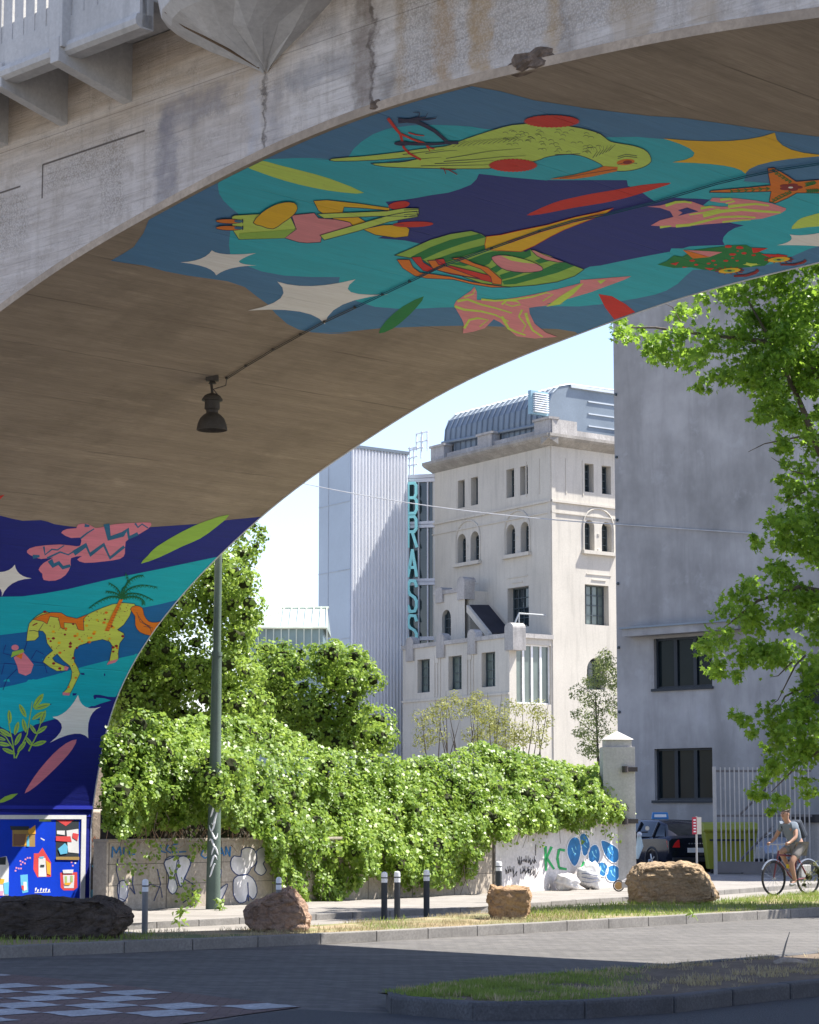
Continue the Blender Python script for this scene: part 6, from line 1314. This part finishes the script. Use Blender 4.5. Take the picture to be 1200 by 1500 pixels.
boulder('boulder','long dark boulder in the shade in front of the blue panel',[(-45,1330),(-20,1316),(40,1312),(84,1316),(125,1314),(165,1318),(185,1325),(198,1340),(190,1358),(172,1373),(60,1376),(-45,1374)],1374,.13,.9,RK1,3)
boulder('boulder','reddish boulder with one dark side between the two groups of bollards',[(355,1332),(385,1313),(424,1298),(432,1305),(448,1322),(458,1345),(455,1362),(380,1366),(362,1360)],1364,.13,.6,RK2,5)
boulder('boulder','small square ochre boulder in front of the graffiti',[(713,1318),(720,1298),(745,1297),(776,1299),(782,1312),(780,1330),(777,1340),(755,1347),(718,1346)],1346,.13,.6,RK3,9,.8)
boulder('boulder','large tan boulder on the grass by the gate pillar',[(920,1280),(932,1267),(950,1263),(1000,1262),(1030,1267),(1042,1285),(1052,1305),(1058,1316),(1046,1322),(1000,1324),(940,1324),(922,1322),(919,1300)],1323,.13,1.1,RK4,14)
# rubbish bags and folded scooter by the wall
BAG=M('bag_plastic',(.72,.70,.69),.4,.08,5,30,.1,.01)
def bag(px,py,rx,rz,mat,lab,seed):
    p=onwall(px,py,.32); D=p.y; s=D/FPX; o=rough_lump('rubbish_bag',Vector((p.x,p.y,.1+rz*s*.92)),rx*s,rx*s*.8,rz*s,mat,None,seed,(Vector((1,0,0)),Vector((0,1,0)),BZ)); 
    base=Vector((p.x,p.y,.1)); me=o.data
    for v in me.vertices: v.co=Vector((v.co.x,v.co.y,max(v.co.z,.10)))-base
    o.location=base; me.polygons.foreach_set('use_smooth',[True]*len(me.polygons)); return tag(o,lab,'rubbish bag','rubbish bags by the wall')
bag(830,1300,17,13,BAG,'crumpled white and pink rubbish bag, left of the full sack',21); bg=bag(864,1300,17,20,BAG,'full upright white sack with printed stripes by the graffiti',22)
mb=MB(); c=onwall(862,1292,.32); q=c.y/FPX
for i in range(3):
    P=[(c.x+17.6*q*math.cos(t),c.y-14.6*q*math.sin(t),.1+(12+i*5)*q+.02*math.sin(3*t+i)) for t in np.linspace(.7,2.2,8)]; mb.tube(P,.012,4)
mb.build('printed_stripes',flatmat('stripe_grey',(.2,.22,.3)),bg)
scb=G(912,1306,.1); sc_=thing('kick_scooter',(scb.x,scb.y,.1),'kick scooter lying folded on the pavement behind the tan boulder','scooter'); q=scb.y/FPX
wm=M('tyre',(.02,.02,.022),.8); WG=M('scooter_grey',(.42,.40,.39),.4)
def wheel(mb_t,mb_r,c,r,tw,ax,n=24,spokes=0):
    prof=[(r-tw*.5,-tw*.5),(r-tw*.15,-tw*.5),(r,0),(r-tw*.15,tw*.5),(r-tw*.5,tw*.5),(r-tw*.5,-tw*.5)]; mb_t.lathe(prof,c,n,axis=ax,cap=False)
cx,cz=scb.x-11*q+.0,0.1+9.5*q
t_=MB(); wheel(t_,None,(scb.x-.08,scb.y,.1+.12),.12,.05,(0.2,1,0)); t_.build('wheel',wm,sc_); MB().lathe([(.085,-.02),(.085,.02)],(scb.x-.08,scb.y,.22),16,axis=(.2,1,0)).build('wheel_cover',M('orange_trim',(.5,.3,.12)),sc_)
mb=MB(); mb.obox(Vector((scb.x,scb.y,.2)),Vector((1,0,0)),Vector((0,1,0)),BZ,-.02,.85,-.07,.07,-.02,.11); mb.build('deck',WG,sc_,bevel=.02); MB().tube([(scb.x+.8,scb.y,.28),(scb.x+.1,scb.y+.1,.36),(scb.x-.12,scb.y,.24)],.02,8).build('stem',WG,sc_)
# ---------------- car park behind the pillar
def place(mesh_obj,M_): mesh_obj.matrix_world=M_
CARP=M('car_paint',(.008,.012,.028),.22,.05,2,40,.0,0,metal=.3,spec=.6); CGL=glass('car_glass',(.008,.012,.014),.04); TYR=wm; RIMM=M('alloy',(.45,.46,.48),.3,.1,metal=.8); REDL=M('red_lamp',(.5,.01,.015),.25); CHR=M('white_plate',(.75,.75,.75),.5)
def car(loc,ang,lab,paint,full=True):
    t=thing('parked_car',loc,lab,'car'); t.rotation_euler=(0,0,0)
    # built along +x (front) then turned
    c,s=math.cos(ang),math.sin(ang); L0=Vector(loc)
    def W(x,y,z): return Vector((L0.x+x*c-y*s,L0.y+x*s+y*c,L0.z+z))
    UX,UY=Vector((c,s,0)),Vector((-s,c,0))
    sec=[(-2.25,.30,.62,.82,.80),(-2.28,.45,.95,.86,.84),(-2.15,.28,1.02,.90,.86),(-1.6,.22,1.03,.91,.88),(-.6,.20,1.0,.91,.88),(.6,.20,.98,.91,.88),(1.3,.22,.93,.90,.85),(1.9,.28,.82,.86,.78),(2.15,.35,.68,.78,.7)]
    mb=MB(); n=12; rings=[]
    for x,z0,z1,hw,tw in sec:
        ring=[(-hw*.9,z0),(-hw,z0+.12),(-hw*1.0,(z0+z1)/2),(-tw-.02,z1-.08),(-tw+.08,z1),(0,z1+.03),(tw-.08,z1),(tw+.02,z1-.08),(hw,(z0+z1)/2),(hw,z0+.12),(hw*.9,z0)]; rings.append([W(x,y,z) for y,z in ring])
    k=len(rings[0])
    for r in rings: mb.v+=[tuple(p) for p in r]
    for i in range(len(rings)-1):
        for j in range(k): mb.f.append([i*k+j,i*k+(j+1)%k,(i+1)*k+(j+1)%k,(i+1)*k+j]); mb.m.append(0)
    mb.f.append(list(range(k))); mb.f.append([(len(rings)-1)*k+j for j in range(k)][::-1]); mb.m+=[0,0]
    body=mb.build('body',paint,t,smooth=True)
    mb=MB(); cab=[(-2.02,1.0,.80,1.02,.80),(-1.75,1.0,.82,1.36,.64),(-1.2,1.0,.84,1.47,.62),(-.2,1.0,.84,1.49,.62),(.35,.98,.84,1.42,.62),(1.15,.95,.82,.97,.78)]; rings=[]
    for x,zb_,wb,zt,wt in cab: rings.append([W(x,-wb,zb_),W(x,-wt-.04,zt-.06),W(x,-wt+.08,zt),W(x,wt-.08,zt),W(x,wt+.04,zt-.06),W(x,wb,zb_)])
    k=6
    for r in rings: mb.v+=[tuple(p) for p in r]
    for i in range(len(rings)-1):
        for j in range(k-1):
            mb.f.append([i*k+j,i*k+j+1,(i+1)*k+j+1,(i+1)*k+j]); mb.m.append(0 if j in(1,2,3) and 0<i<4 else 1)
    mb.build('cabin',[paint,CGL],t,smooth=True)
    for xx in (-1.35,-.35,.5):   # pillars between the panes
        for sg in(-1,1): MB().tube([W(xx,sg*.86,1.0),W(xx-.05 if xx<.4 else xx-.2,sg*.68,1.42)],.035,6).build('window_pillar',paint,t)
    for x in (-1.38,1.35):
        for sg in(-1,1):
            cc=W(x,sg*.80,.33); a=UY*sg; tb=MB(); tb.lathe([(.20,-.1),(.31,-.1),(.335,-.06),(.335,.07),(.31,.11),(.20,.11)],cc,24,axis=a,cap=False); wo_=tb.build('wheel',TYR,t,smooth=True)
            rm=MB(); rm.lathe([(.21,.06),(.20,.11),(.17,.10)],cc,24,axis=a,cap=False); rm.lathe([(.06,.0),(.06,.11)],cc,12,axis=a)
            for i in range(5):
                an=2*math.pi*i/5; d_=UX*math.cos(an)+BZ*math.sin(an); rm.tube([cc+a*.10+d_*.04,cc+a*.095+d_*.19],.028,5)
            rm.build('rim',RIMM,wo_); MB().lathe([(.20,-.02),(.20,-.01)],cc,20,axis=a).build('brake_disc',wm,wo_)
            MB().lathe([(.37,-.02),(.40,.12),(.37,.13),(.34,.12)],cc,24,axis=a,cap=False).build('wheel_arch',DKM,t)
    for sg in(-1,1):
        m_2=MB(); m_2.prism([W(-2.29,sg*.50,.70),W(-2.24,sg*.88,.70),W(-2.20,sg*.88,.90),W(-2.29,sg*.52,.92)],-UX*(-.10)); m_2.build('tail_lamp',REDL,t,bevel=.01)
        MB().prism([W(2.14,sg*.45,.58),W(2.02,sg*.76,.60),W(2.0,sg*.76,.72),W(2.12,sg*.45,.70)],UX*.04).build('headlight',glass('lamp_glass',(.5,.52,.55),.1),t)
    MB().obox(L0,UX,UY,BZ,-2.32,-2.28,-.26,.26,.56,.69).build('number_plate',CHR,t)
    MB().obox(L0,UX,UY,BZ,-2.33,-2.2,-.75,.75,.30,.42).build('bumper',DKM,t,bevel=.01)
    for sg in (-1,1): MB().obox(L0,UX,UY,BZ,.72,.86,sg*.95-.1,sg*.95+.1,.98,1.1).build('wing_mirror',paint,t,bevel=.02)
    mb=MB()
    for i in range(6): mb.obox(L0,UX,UY,BZ,-2.305,-2.295,-.27+i*.09,-.22+i*.09,.80,.83)
    mb.build('boot_lettering',RIMM,t)
    return t,W
cp_=G(985,1277,.1); CARL=(cp_.x-.35,cp_.y+1.3,.1)
ca_,Wc=car(CARL,R_(114),'dark blue car parked behind the tan boulder with a blue box sign on its roof',CARP)
rs=thing('roof_sign',tuple(Wc(-.3,0,1.5)),'small blue box sign with a white band fixed on the roof of the dark car','sign'); rs.location=Wc(-.3,0,1.5)
mb=MB(); c0=Wc(-.3,0,1.5); mb.prism([c0+Vector((-.25,-.1,0)),c0+Vector((.25,-.1,0)),c0+Vector((.22,-.1,.20)),c0+Vector((-.22,-.1,.20))],(0,.2,0)); mb.build('box',flatmat('sign_blue',(.05,.22,.50)),rs,bevel=.02)
mb=MB(); mb.prism([c0+Vector((-.18,-.104,.06)),c0+Vector((.18,-.104,.06)),c0+Vector((.17,-.104,.14)),c0+Vector((-.17,-.104,.14))],(0,-.003,0)); mb.build('lettering_band',WHT,rs)
c2p=G(1118,1277,.1); SIL=M('silver_paint',(.30,.32,.36),.3,.05,2,30,0,0,metal=.4)
car((c2p.x+1.9,c2p.y+3.0,.1),R_(205),'silver and black car half hidden behind the metal gate',SIL)
# wheeled bins behind the gate
YG=M('bin_yellow_green',(.25,.27,.03),.55,.08)
def bin_(px,lab,dy):
    p=G(px,1279,.1); b0=Vector((p.x,p.y+dy,.1)); t=thing('wheeled_bin',tuple(b0),lab,'bin','yellow-green wheeled bins')
    mb=MB(); mb.v=[tuple(b0+Vector(v)) for v in ((-.5,-.36,.12),(.5,-.36,.12),(.5,.36,.12),(-.5,.36,.12),(-.62,-.46,1.15),(.62,-.46,1.15),(.62,.46,1.15),(-.62,.46,1.15))]; mb.f=[[0,3,2,1],[0,1,5,4],[1,2,6,5],[2,3,7,6],[3,0,4,7],[4,5,6,7]]; mb.m=[0]*6; mb.build('body',YG,t,bevel=.03)
    mb=MB(); mb.prism([b0+Vector((-.66,y,z)) for y,z in ((-.52,1.15),(-.54,1.22),(-.3,1.38),(.2,1.42),(.48,1.30),(.5,1.15))],(1.32,0,0)); mb.build('lid',YG,t,bevel=.02)
    for x in(-.42,.42): MB().lathe([(.1,-.03),(.1,.03)],b0+Vector((x,-.25,.10)),14,axis=(1,0,0)).build('wheel',wm,t)
    MB().box(b0.x-.5,b0.x+.5,b0.y-.50,b0.y-.47,1.0,1.05).build('handle_bar',DKM,t)
bin_(1062,'yellow-green wheeled bin seen through the left of the gate bars',-.2); bin_(1085,'yellow-green wheeled bin beside the silver car',1.3)
# metal gate
ga0=G(1038,1280,.1); ga1=G(1195,1284,.1); ga0=Vector((ga0.x,ga0.y-1.2,0)); GT=Face((ga0.x,ga0.y),(1,-.12))
GATEM=M('galvanised_bars',(.42,.41,.40),.5,.12,2,30,.15,.002,metal=.2); GATED=M('gate_dark',(.16,.15,.15),.6)
gate=thing('metal_gate',(ga0.x,ga0.y,0),'grey vertical bar gate standing open in front of the yellow bins','gate')
gz=[GT.pick(1060,y)[1] for y in (1124,1128,1195,1262,1281)]; gk1=GT.pick(1190,1200)[0]
mb=MB(); mb.fbox(GT,0,.10,.05,gz[0]+.02,-.05,.05); mb.build('post',GATEM,gate,bevel=.01)
n=int((gk1-.1)/.125)
for i in range(n):
    k=.2+i*.125; mb=MB(); mb.fbox(GT,k,k+.035,gz[3],gz[0],-.018,.018); mb.build('bar',GATEM,gate)
mb=MB(); mb.fbox(GT,.1,gk1,gz[1]-.06,gz[1]-.0,-.03,-.019); mb.fbox(GT,.1,gk1,gz[2]-.03,gz[2]+.03,-.03,-.019); mb.build('rail',GATED,gate)
mb=MB(); mb.fbox(GT,.1,gk1,gz[4]+.05,gz[3],-.03,.03); mb.build('kick_plate',GATED,gate)
mb=MB(); p0=GT.P(*GT.pick(1083,1262),-.05); p1=GT.P(*GT.pick(1133,1210),-.05); mb.tube([p0,p1],.035,5); p0=GT.P(*GT.pick(1083,1194),-.05); p1=GT.P(*GT.pick(1125,1152),-.05); mb.tube([p0,p1],.035,5); mb.build('brace',GATED,gate)
# low wall with a dark cap to the right of the gate
lw=thing('low_grey_wall',(10.5,66,0),'low grey concrete wall with a dark coping at the right edge behind the cyclist','wall')
A=PD(1162,1275,66); B=PD(1300,1275,64); LW=Face((A.x,66),(B.x-A.x,-2)); zc2=LW.pick(1180,1205)[1]
MB().fbox(LW,0,4,0,zc2,-.4,0).build('wall_panel',CONCD,lw); MB().fbox(LW,-.1,4,zc2,zc2+.22,-.45,.06).build('coping',DKM,lw)
# small sign on a post
ss=G(1020,1270,.1); ss=Vector((ss.x,60.0,0)); ss.x=PD(1021,1270,60).x; st_=thing('small_sign',(ss.x,60,0.1),'small red and white notice on a thin post between car and gate','sign')
MB().tube([(ss.x,60,.1),(ss.x,60,PD(1021,1196,60).z)],.025,8).build('post',GATEM,st_)
a=PD(1014,1222,60); b_=PD(1027,1197,60)
MB().box(a.x,a.x+(b_.x-a.x)*.48,59.94,59.97,a.z,b_.z).build('panel',M('sign_red',(.45,.05,.08)),st_); MB().box(a.x+(b_.x-a.x)*.5,b_.x,59.94,59.97,a.z,b_.z).build('panel',M('sign_cream',(.62,.58,.50)),st_)
mb=MB()
for i in range(5): z=a.z+(b_.z-a.z)*(.12+.17*i); mb.box(a.x+.03,a.x+(b_.x-a.x)*.4,59.93,59.938,z,z+.03)
mb.build('lettering',WHT,st_)
# moped peeping out behind the pillar
mo=G(938,1283,.1); mt=thing('moped',(mo.x,mo.y,.1),'pale teal moped front showing between gate pillar and car','moped'); TEA=M('moped_teal',(.55,.66,.66),.35)
MB().tube([(mo.x-.1,mo.y,.55),(mo.x,mo.y,.9),(mo.x-.02,mo.y,1.2)],[.06,.10,.05],10).build('leg_shield',TEA,mt,smooth=True)
MB().tube([(mo.x-.28,mo.y,1.24),(mo.x+.22,mo.y+.05,1.26)],.02,8).build('handlebar',DKM,mt); t_=MB(); wheel(t_,None,(mo.x-.05,mo.y,.33),.23,.09,(.3,1,0)); t_.build('wheel',wm,mt); MB().lathe([(.05,0),(.07,.06),(.01,.09)],(mo.x-.02,mo.y-.06,1.2),12,axis=(0,-1,0)).build('headlight',glass('lamp_glass'),mt)
MB().lathe([(.03,0),(.06,.02),(.06,.03)],(mo.x+.2,mo.y,1.36),10,axis=(0,-1,0)).build('mirror',RIMM,mt)
# pendant lamp under the arch and its cable
def vpx(px,py,off): th,t=px2v(px,py); return vault(th,t,off)
hp=vpx(308,553,.0); D=hp.y; q=D/FPX
hl=thing('pendant_lamp',tuple(hp),'dark bell shaped pendant lamp hanging below the arch','lamp'); LM=M('lamp_dark_metal',(.075,.065,.055),.6,.2,6,30,.2,.002)
cx=hp.x+3.5*q; cy=hp.y; zc0=hp.z
def LZ(py): return PD(312,py,D).z
mb=MB(); mb.tube([hp+Vector((0,0,.02)),(cx-.02,cy,LZ(558)),(cx,cy,LZ(577))],[.035,.022,.018],8); mb.obox(hp,Vector((1,0,0)),Vector((0,1,0)),BZ,-.06,.12,-.05,.05,-.05,.03); mb.lathe([(.0,LZ(563)),(.06,LZ(562)),(.03,LZ(558))],(cx,cy,0),10); mb.build('hanger',LM,hl)
mb=MB(); mb.lathe([(.0,LZ(575)),(8*q,LZ(577.5)),(12*q,LZ(580)),(15.5*q,LZ(585)),(15.5*q,LZ(587)),(11*q,LZ(586.5)),(11.5*q,LZ(599)),(10*q,LZ(600.5)),(9*q,LZ(601)),(9*q,LZ(606))],(cx,cy,0),24,cap=False); mb.build('body',LM,hl,smooth=True)
mb=MB(); mb.lathe([(8.5*q,LZ(605)),(13*q,LZ(608)),(18*q,LZ(613)),(21.5*q,LZ(621)),(23*q,LZ(630)),(22*q,LZ(630.5)),(20*q,LZ(621)),(12*q,LZ(610)),(0,LZ(608))],(cx,cy,0),28,cap=False); mb.build('lamp_shade',LM,hl,smooth=True)
MB().lathe([(.0,LZ(624)),(2.5*q,LZ(622)),(2.5*q,LZ(612))],(cx,cy,0),12,cap=False).build('bulb',WHT,hl)
cab=thing('lighting_cable',tuple(vpx(330,550,0)),'thin twin cable clipped along the underside of the arch up to the lamp','cable')
PA=[(332,551),(360,533),(400,509),(440,487),(475,468),(520,447),(560,428),(600,409),(650,385),(720,360),(790,335),(840,320),(890,310),(950,295),(1000,280),(1050,265),(1092,255),(1140,245),(1200,236),(1260,226)]
for dy,sl_,cm in ((0,slice(0,6),LM),(2.4,slice(0,6),LM),(0,slice(5,20),M('painted_cable',(.02,.13,.20))),(2.4,slice(5,20),M('painted_cable',(.02,.13,.20)))):
    mb=MB(); P=[]
    for (x0,y0),(x1,y1) in zip(PA[sl_][:-1],PA[sl_][1:]):
        for i in range(4): t=i/4; P.append(vpx(x0+(x1-x0)*t,y0+(y1-y0)*t+dy,.022))
    P.append(vpx(PA[sl_][-1][0],PA[sl_][-1][1]+dy,.022))
    mb.tube(P,.0065,5); mb.build('cable',cm,cab)
mb=MB(); 
for x,y in PA[:11]: mb.lathe([(.02,0),(.02,.03)],vpx(x,y+1,.005),8,axis=(0,0,-1))
cl_=mb.build('clips',LM,cab)
mb=MB(); mb.tube([vpx(332,551,.03),vpx(330,560,.05),(cx+.02,cy-.1,LZ(572)),(cx+12*q,cy,LZ(583))],.008,5); mb.build('cable',LM,cab)
# splintered stump with a twig on the island
sp=G(1145,1410,.14); stp=thing('dead_stump',(sp.x,sp.y,.13),'low grey dead stump with one upright twig on the traffic island','stump'); STM=M('dead_wood',(.40,.34,.28),.9,.25,5,30,.3,.01); q=sp.y/FPX
a=lambda px,py,d=0: PD(px,py,sp.y+d)
MB().tube([a(1134,1412),a(1148,1408),a(1165,1409),a(1185,1415,.1),a(1205,1420,.2)],[.03,.045,.035,.04,.02],8).build('root',STM,stp)
MB().tube([a(1145,1409),a(1148,1395),a(1152,1380),a(1157,1365)],[.013,.011,.008,.003],6).build('twig',STM,stp); MB().tube([a(1143,1408),a(1149,1392)],[.008,.003],5).build('twig',STM,stp)
# small weeds
def weed(px,py,zg,h,lab,n=34):
    p=G(px,py,zg); t=thing('weed',(p.x,p.y,zg),lab,'weed','weeds in the pavement'); P=[];Nn=[]
    for i in range(n): a=rng.uniform(0,6.28); r=h*.45*rng.random(); P.append((p.x+r*math.cos(a),p.y+r*math.sin(a),zg+h*rng.random()*.8)); Nn.append(Vector((math.cos(a),math.sin(a),.6)).normalized()[:])
    leaves('foliage',np.array(P),np.array(Nn),rng.uniform(.05,.11,n),LEAF_NARROW,IVYM,t,-.3)
weed(265,1356,.1,.32,'weed growing at the kerb to the right of the grey bollard'); weed(322,1334,.1,.2,'low weed at the foot of the green lamp post'); weed(284,1330,.1,.3,'weed against the wall left of the lamp post'); weed(1015,1345,.13,.1,'tiny weed on the verge in front of the tan boulder',10)
sapling=G(1175,1312,.13); thing_='x'
pl_=plant('small_bush','small grey-green bush at the right edge of the verge','bush',(PD(1190,1305,48).x,48,.1),cl([(1185,1285,12),(1200,1275,16),(1215,1285,16),(1178,1296,8),(1230,1280,16)],48,.4),300,.06,LEAF_NARROW,leafmat('bush_leaf',(.08,.09,.04),(.14,.15,.07),(.20,.20,.10)),.4)
# ---------------- cyclist
cb_=G(1160,1309,.13); hd=math.atan2(-.62,-.78); hc,hs=math.cos(hd),math.sin(hd); C0=Vector((cb_.x,cb_.y,.11))
def K(x,y,z): x,y,z=x*.94,y*.94,z*.94; return Vector((C0.x+x*hc-y*hs,C0.y+x*hs+y*hc,C0.z+z))
bk_=thing('bicycle',tuple(C0),'silver and red city bicycle ridden along the pavement','bicycle'); AX=(-hs,hc,0)
FRM=M('bike_red',(.16,.035,.045),.35); SLV=M('bike_silver',(.30,.31,.33),.3,.1,metal=.6)
for x in (-.52,.55):
    t_=MB(); c=K(x,0,.345); t_.lathe([(.305,-.018),(.335,-.016),(.345,0),(.335,.016),(.305,.018),(.305,-.018)],c,36,axis=AX,cap=False); w2=t_.build('wheel',wm,bk_,smooth=True)
    s_2=MB()
    for i in range(16):
        a=2*math.pi*i/16; d_=Vector((hc,hs,0))*math.cos(a)+BZ*math.sin(a); s_2.tube([c+Vector(AX)*(.02 if i%2 else -.02),c+d_*.31],.0025,3)
    s_2.lathe([(.02,-.04),(.02,.04)],c,8,axis=AX); s_2.build('spokes',SLV,w2)
    f_2=MB(); 
    P=[c+Vector((hc,hs,0))*.37*math.cos(a)+BZ*.37*math.sin(a) for a in np.linspace(.5,2.9,12)]; f_2.tube(P,.018,5); f_2.build('mudguard',SLV,bk_)
fm=MB()
for p in ([K(.38,0,.92),K(.42,0,.80),K(.55,0,.345)],[K(.40,0,.84),K(-.18,0,.80)],[K(.42,0,.74),K(-.05,0,.30)],[K(-.22,0,.92),K(-.05,0,.30)],[K(-.05,0,.30),K(-.52,.0,.345)],[K(-.19,0,.78),K(-.52,0,.345)]): fm.tube(p,.018,8)
fm.build('frame',FRM,bk_)
hb_=MB(); hb_.tube([K(.36,.29,1.04),K(.42,.2,1.07),K(.40,0,1.05),K(.42,-.2,1.07),K(.36,-.29,1.04)],.013,8); hb_.tube([K(.38,0,.92),K(.40,0,1.05)],.015,8); hb_.build('handlebar',SLV,bk_)
MB().tube([K(-.36,0,.965),K(-.22,0,.97),K(-.08,0,.96)],[.08,.07,.02],10).build('saddle',DKM,bk_,smooth=True)
ck2=MB(); ck2.tube([K(-.05,.06,.30),K(.08,.07,.20),K(.08,.14,.20)],.01,6); ck2.tube([K(-.05,-.06,.30),K(-.18,-.07,.42),K(-.18,-.14,.42)],.01,6); ck2.lathe([(.09,-.01),(.09,.01)],K(-.05,0,.30),20,axis=AX); ck2.build('crank',SLV,bk_)
MB().obox(K(0,0,0),Vector((hc,hs,0)),Vector(AX),BZ,-.72,-.42,-.24,-.12,.32,.58).build('pannier',M('pannier_grey',(.4,.4,.4)),bk_,bevel=.02); MB().obox(K(0,0,0),Vector((hc,hs,0)),Vector(AX),BZ,.0,.12,-.03,.03,.52,.60).build('lock',M('lock_yellow',(.6,.45,.03)),bk_,bevel=.01)
rider=thing('person',tuple(K(-.2,0,0)),'cyclist in a grey-blue t-shirt and shorts riding towards the left','person')
SKIN=M('skin',(.38,.22,.155),.55,.06,5,40,.03,.0005); TEE=M('tshirt',(.15,.18,.22),.85,.08,4,40,.08,.004); SHO=M('shorts_cloth',(.20,.19,.185),.85,.08,4,40,.08,.004); SHOE=M('shoe',(.35,.35,.36),.7); HAIR=M('grey_hair',(.14,.12,.11),.9)
def skin(name,nodes,edges,root,mat,parent,sub=1):
    me=bpy.data.meshes.new(name); keys=list(nodes); idx={k:i for i,k in enumerate(keys)}; base=wloc(parent)
    me.from_pydata([tuple(K(*nodes[k][0])-base) for k in keys],[(idx[a],idx[b]) for a,b in edges],[]); o=link(name,me,parent)
    md=o.modifiers.new('skin','SKIN'); md.use_smooth_shade=True
    for i,k in enumerate(keys):
        r=nodes[k][1]; r=(r,r) if not isinstance(r,tuple) else r; me.skin_vertices[0].data[i].radius=r; me.skin_vertices[0].data[i].use_root=(k==root)
    ss_=o.modifiers.new('sub','SUBSURF'); ss_.levels=sub; ss_.render_levels=sub
    me.materials.append(mat); 
    dg=bpy.context.evaluated_depsgraph_get(); ev=o.evaluated_get(dg); m2=bpy.data.meshes.new_from_object(ev); o.modifiers.clear(); o.data=m2
    if not m2.materials: m2.materials.append(mat)
    return o
nd={'pel':((-.20,0,1.03),.13),'waist':((-.12,0,1.17),.12),'chest':((.0,0,1.36),.14),'nb':((.08,0,1.50),.075),'nk':((.12,0,1.56),.055),'hd0':((.155,0,1.63),.078),'hd1':((.165,0,1.70),.092),'hd2':((.155,0,1.765),.075)}
ed=[('pel','waist'),('waist','chest'),('chest','nb'),('nb','nk'),('nk','hd0'),('hd0','hd1'),('hd1','hd2')]
for sg,n_ in ((1,'L'),(-1,'R')):
    up=sg==-1
    nd.update({'sh'+n_:((.06,sg*.19,1.45),.06),'el'+n_:((.16,sg*.29,1.20),.042),'wr'+n_:((.345,sg*.27,1.085),.028),'pa'+n_:((.385,sg*.262,1.08),.030),'hp'+n_:((-.18,sg*.10,.99),.10),'kn'+n_:((.20,sg*.12,.90) if up else (.13,sg*.12,.66),.062),'an'+n_:((-.14,sg*.13,.49) if up else (.02,sg*.12,.28),.04),'to'+n_:((.0,sg*.13,.44) if up else (.16,sg*.12,.23),.035)})
    ed+=[('chest','sh'+n_),('sh'+n_,'el'+n_),('el'+n_,'wr'+n_),('wr'+n_,'pa'+n_),('pel','hp'+n_),('hp'+n_,'kn'+n_),('kn'+n_,'an'+n_),('an'+n_,'to'+n_)]
    for f_ in range(4):
        y=sg*(.235+.018*f_); nd['f%d%s'%(f_,n_)]=((.415,y,1.085),.009); nd['g%d%s'%(f_,n_)]=((.425,y,1.055),.008); nd['h%d%s'%(f_,n_)]=((.405,y,1.04),.007); ed+=[('pa'+n_,'f%d%s'%(f_,n_)),('f%d%s'%(f_,n_),'g%d%s'%(f_,n_)),('g%d%s'%(f_,n_),'h%d%s'%(f_,n_))]
    nd['t'+n_]=((.385,sg*.225,1.05),.009); ed.append(('pa'+n_,'t'+n_))
skin('body',nd,ed,'pel',SKIN,rider,2)
tn={k:(v[0],v[1]) for k,v in {'pel':((-.19,0,1.05),.145),'waist':((-.12,0,1.17),.145),'chest':((.01,0,1.36),.185),'nb':((.08,0,1.49),.105)}.items()}; te=[('pel','waist'),('waist','chest'),('chest','nb')]
for sg,n_ in ((1,'L'),(-1,'R')): tn['s'+n_]=((.06,sg*.18,1.45),.095); tn['m'+n_]=((.115,sg*.25,1.31),.068); te+=[('chest','s'+n_),('s'+n_,'m'+n_)]
skin('tshirt',tn,te,'chest',TEE,rider,2)
sn={'pel':((-.21,0,1.03),.155)}; se=[]
for sg,n_,kx,kz in ((1,'L',.05,.74),(-1,'R',.12,.93)): sn['h'+n_]=((-.17,sg*.10,.98),.115); sn['k'+n_]=((kx,sg*.115,kz),.085); se+=[('pel','h'+n_),('h'+n_,'k'+n_)]
skin('shorts',sn,se,'pel',SHO,rider,2)
for sg,up in ((1,False),(-1,True)):
    a=(-.15,sg*.13,.46) if up else (.01,sg*.12,.25); b_=(.02,sg*.13,.41) if up else (.19,sg*.12,.20); skin('shoe',{'a':(a,.05),'m':(((a[0]+b_[0])/2,a[1],(a[2]+b_[2])/2),.045),'b':(b_,.035)},[('a','m'),('m','b')],'a',SHOE,rider,1)
rough_lump('hair',K(.14,0,1.765),.092,.085,.06,HAIR,rider,2,(Vector((hc,hs,0)),Vector(AX),BZ))
MB().tube([K(.245,0,1.70),K(.275,0,1.675),K(.25,0,1.66)],[.012,.018,.012],6).build('nose',SKIN,rider,smooth=True)
for sg in(-1,1):
    MB().lathe([(.0,-.012),(.010,-.006),(.011,0),(.008,.006)],K(.235,sg*.033,1.705),8,axis=(hc,hs,0)).build('eye',DKM,rider); MB().lathe([(.0,-.01),(.028,0),(.024,.012)],K(.155,sg*.09,1.695),10,axis=tuple(Vector(AX)*sg)).build('ear',SKIN,rider)
MB().tube([K(.238,-.028,1.64),K(.248,0,1.638),K(.238,.028,1.64)],.006,5).build('mouth',M('lips',(.30,.12,.10)),rider)
bp=thing('backpack',tuple(K(-.2,0,1.3)),'dark backpack worn by the cyclist','bag'); MB().obox(K(-.07,0,1.27),(Vector((hc,hs,0))*.5+BZ*.87).normalized(),Vector(AX),(BZ*.5-Vector((hc,hs,0))*.87).normalized(),-.18,.20,-.14,.14,.12,.25).build('pack',M('pack_dark',(.05,.06,.08),.8),bp,bevel=.04)
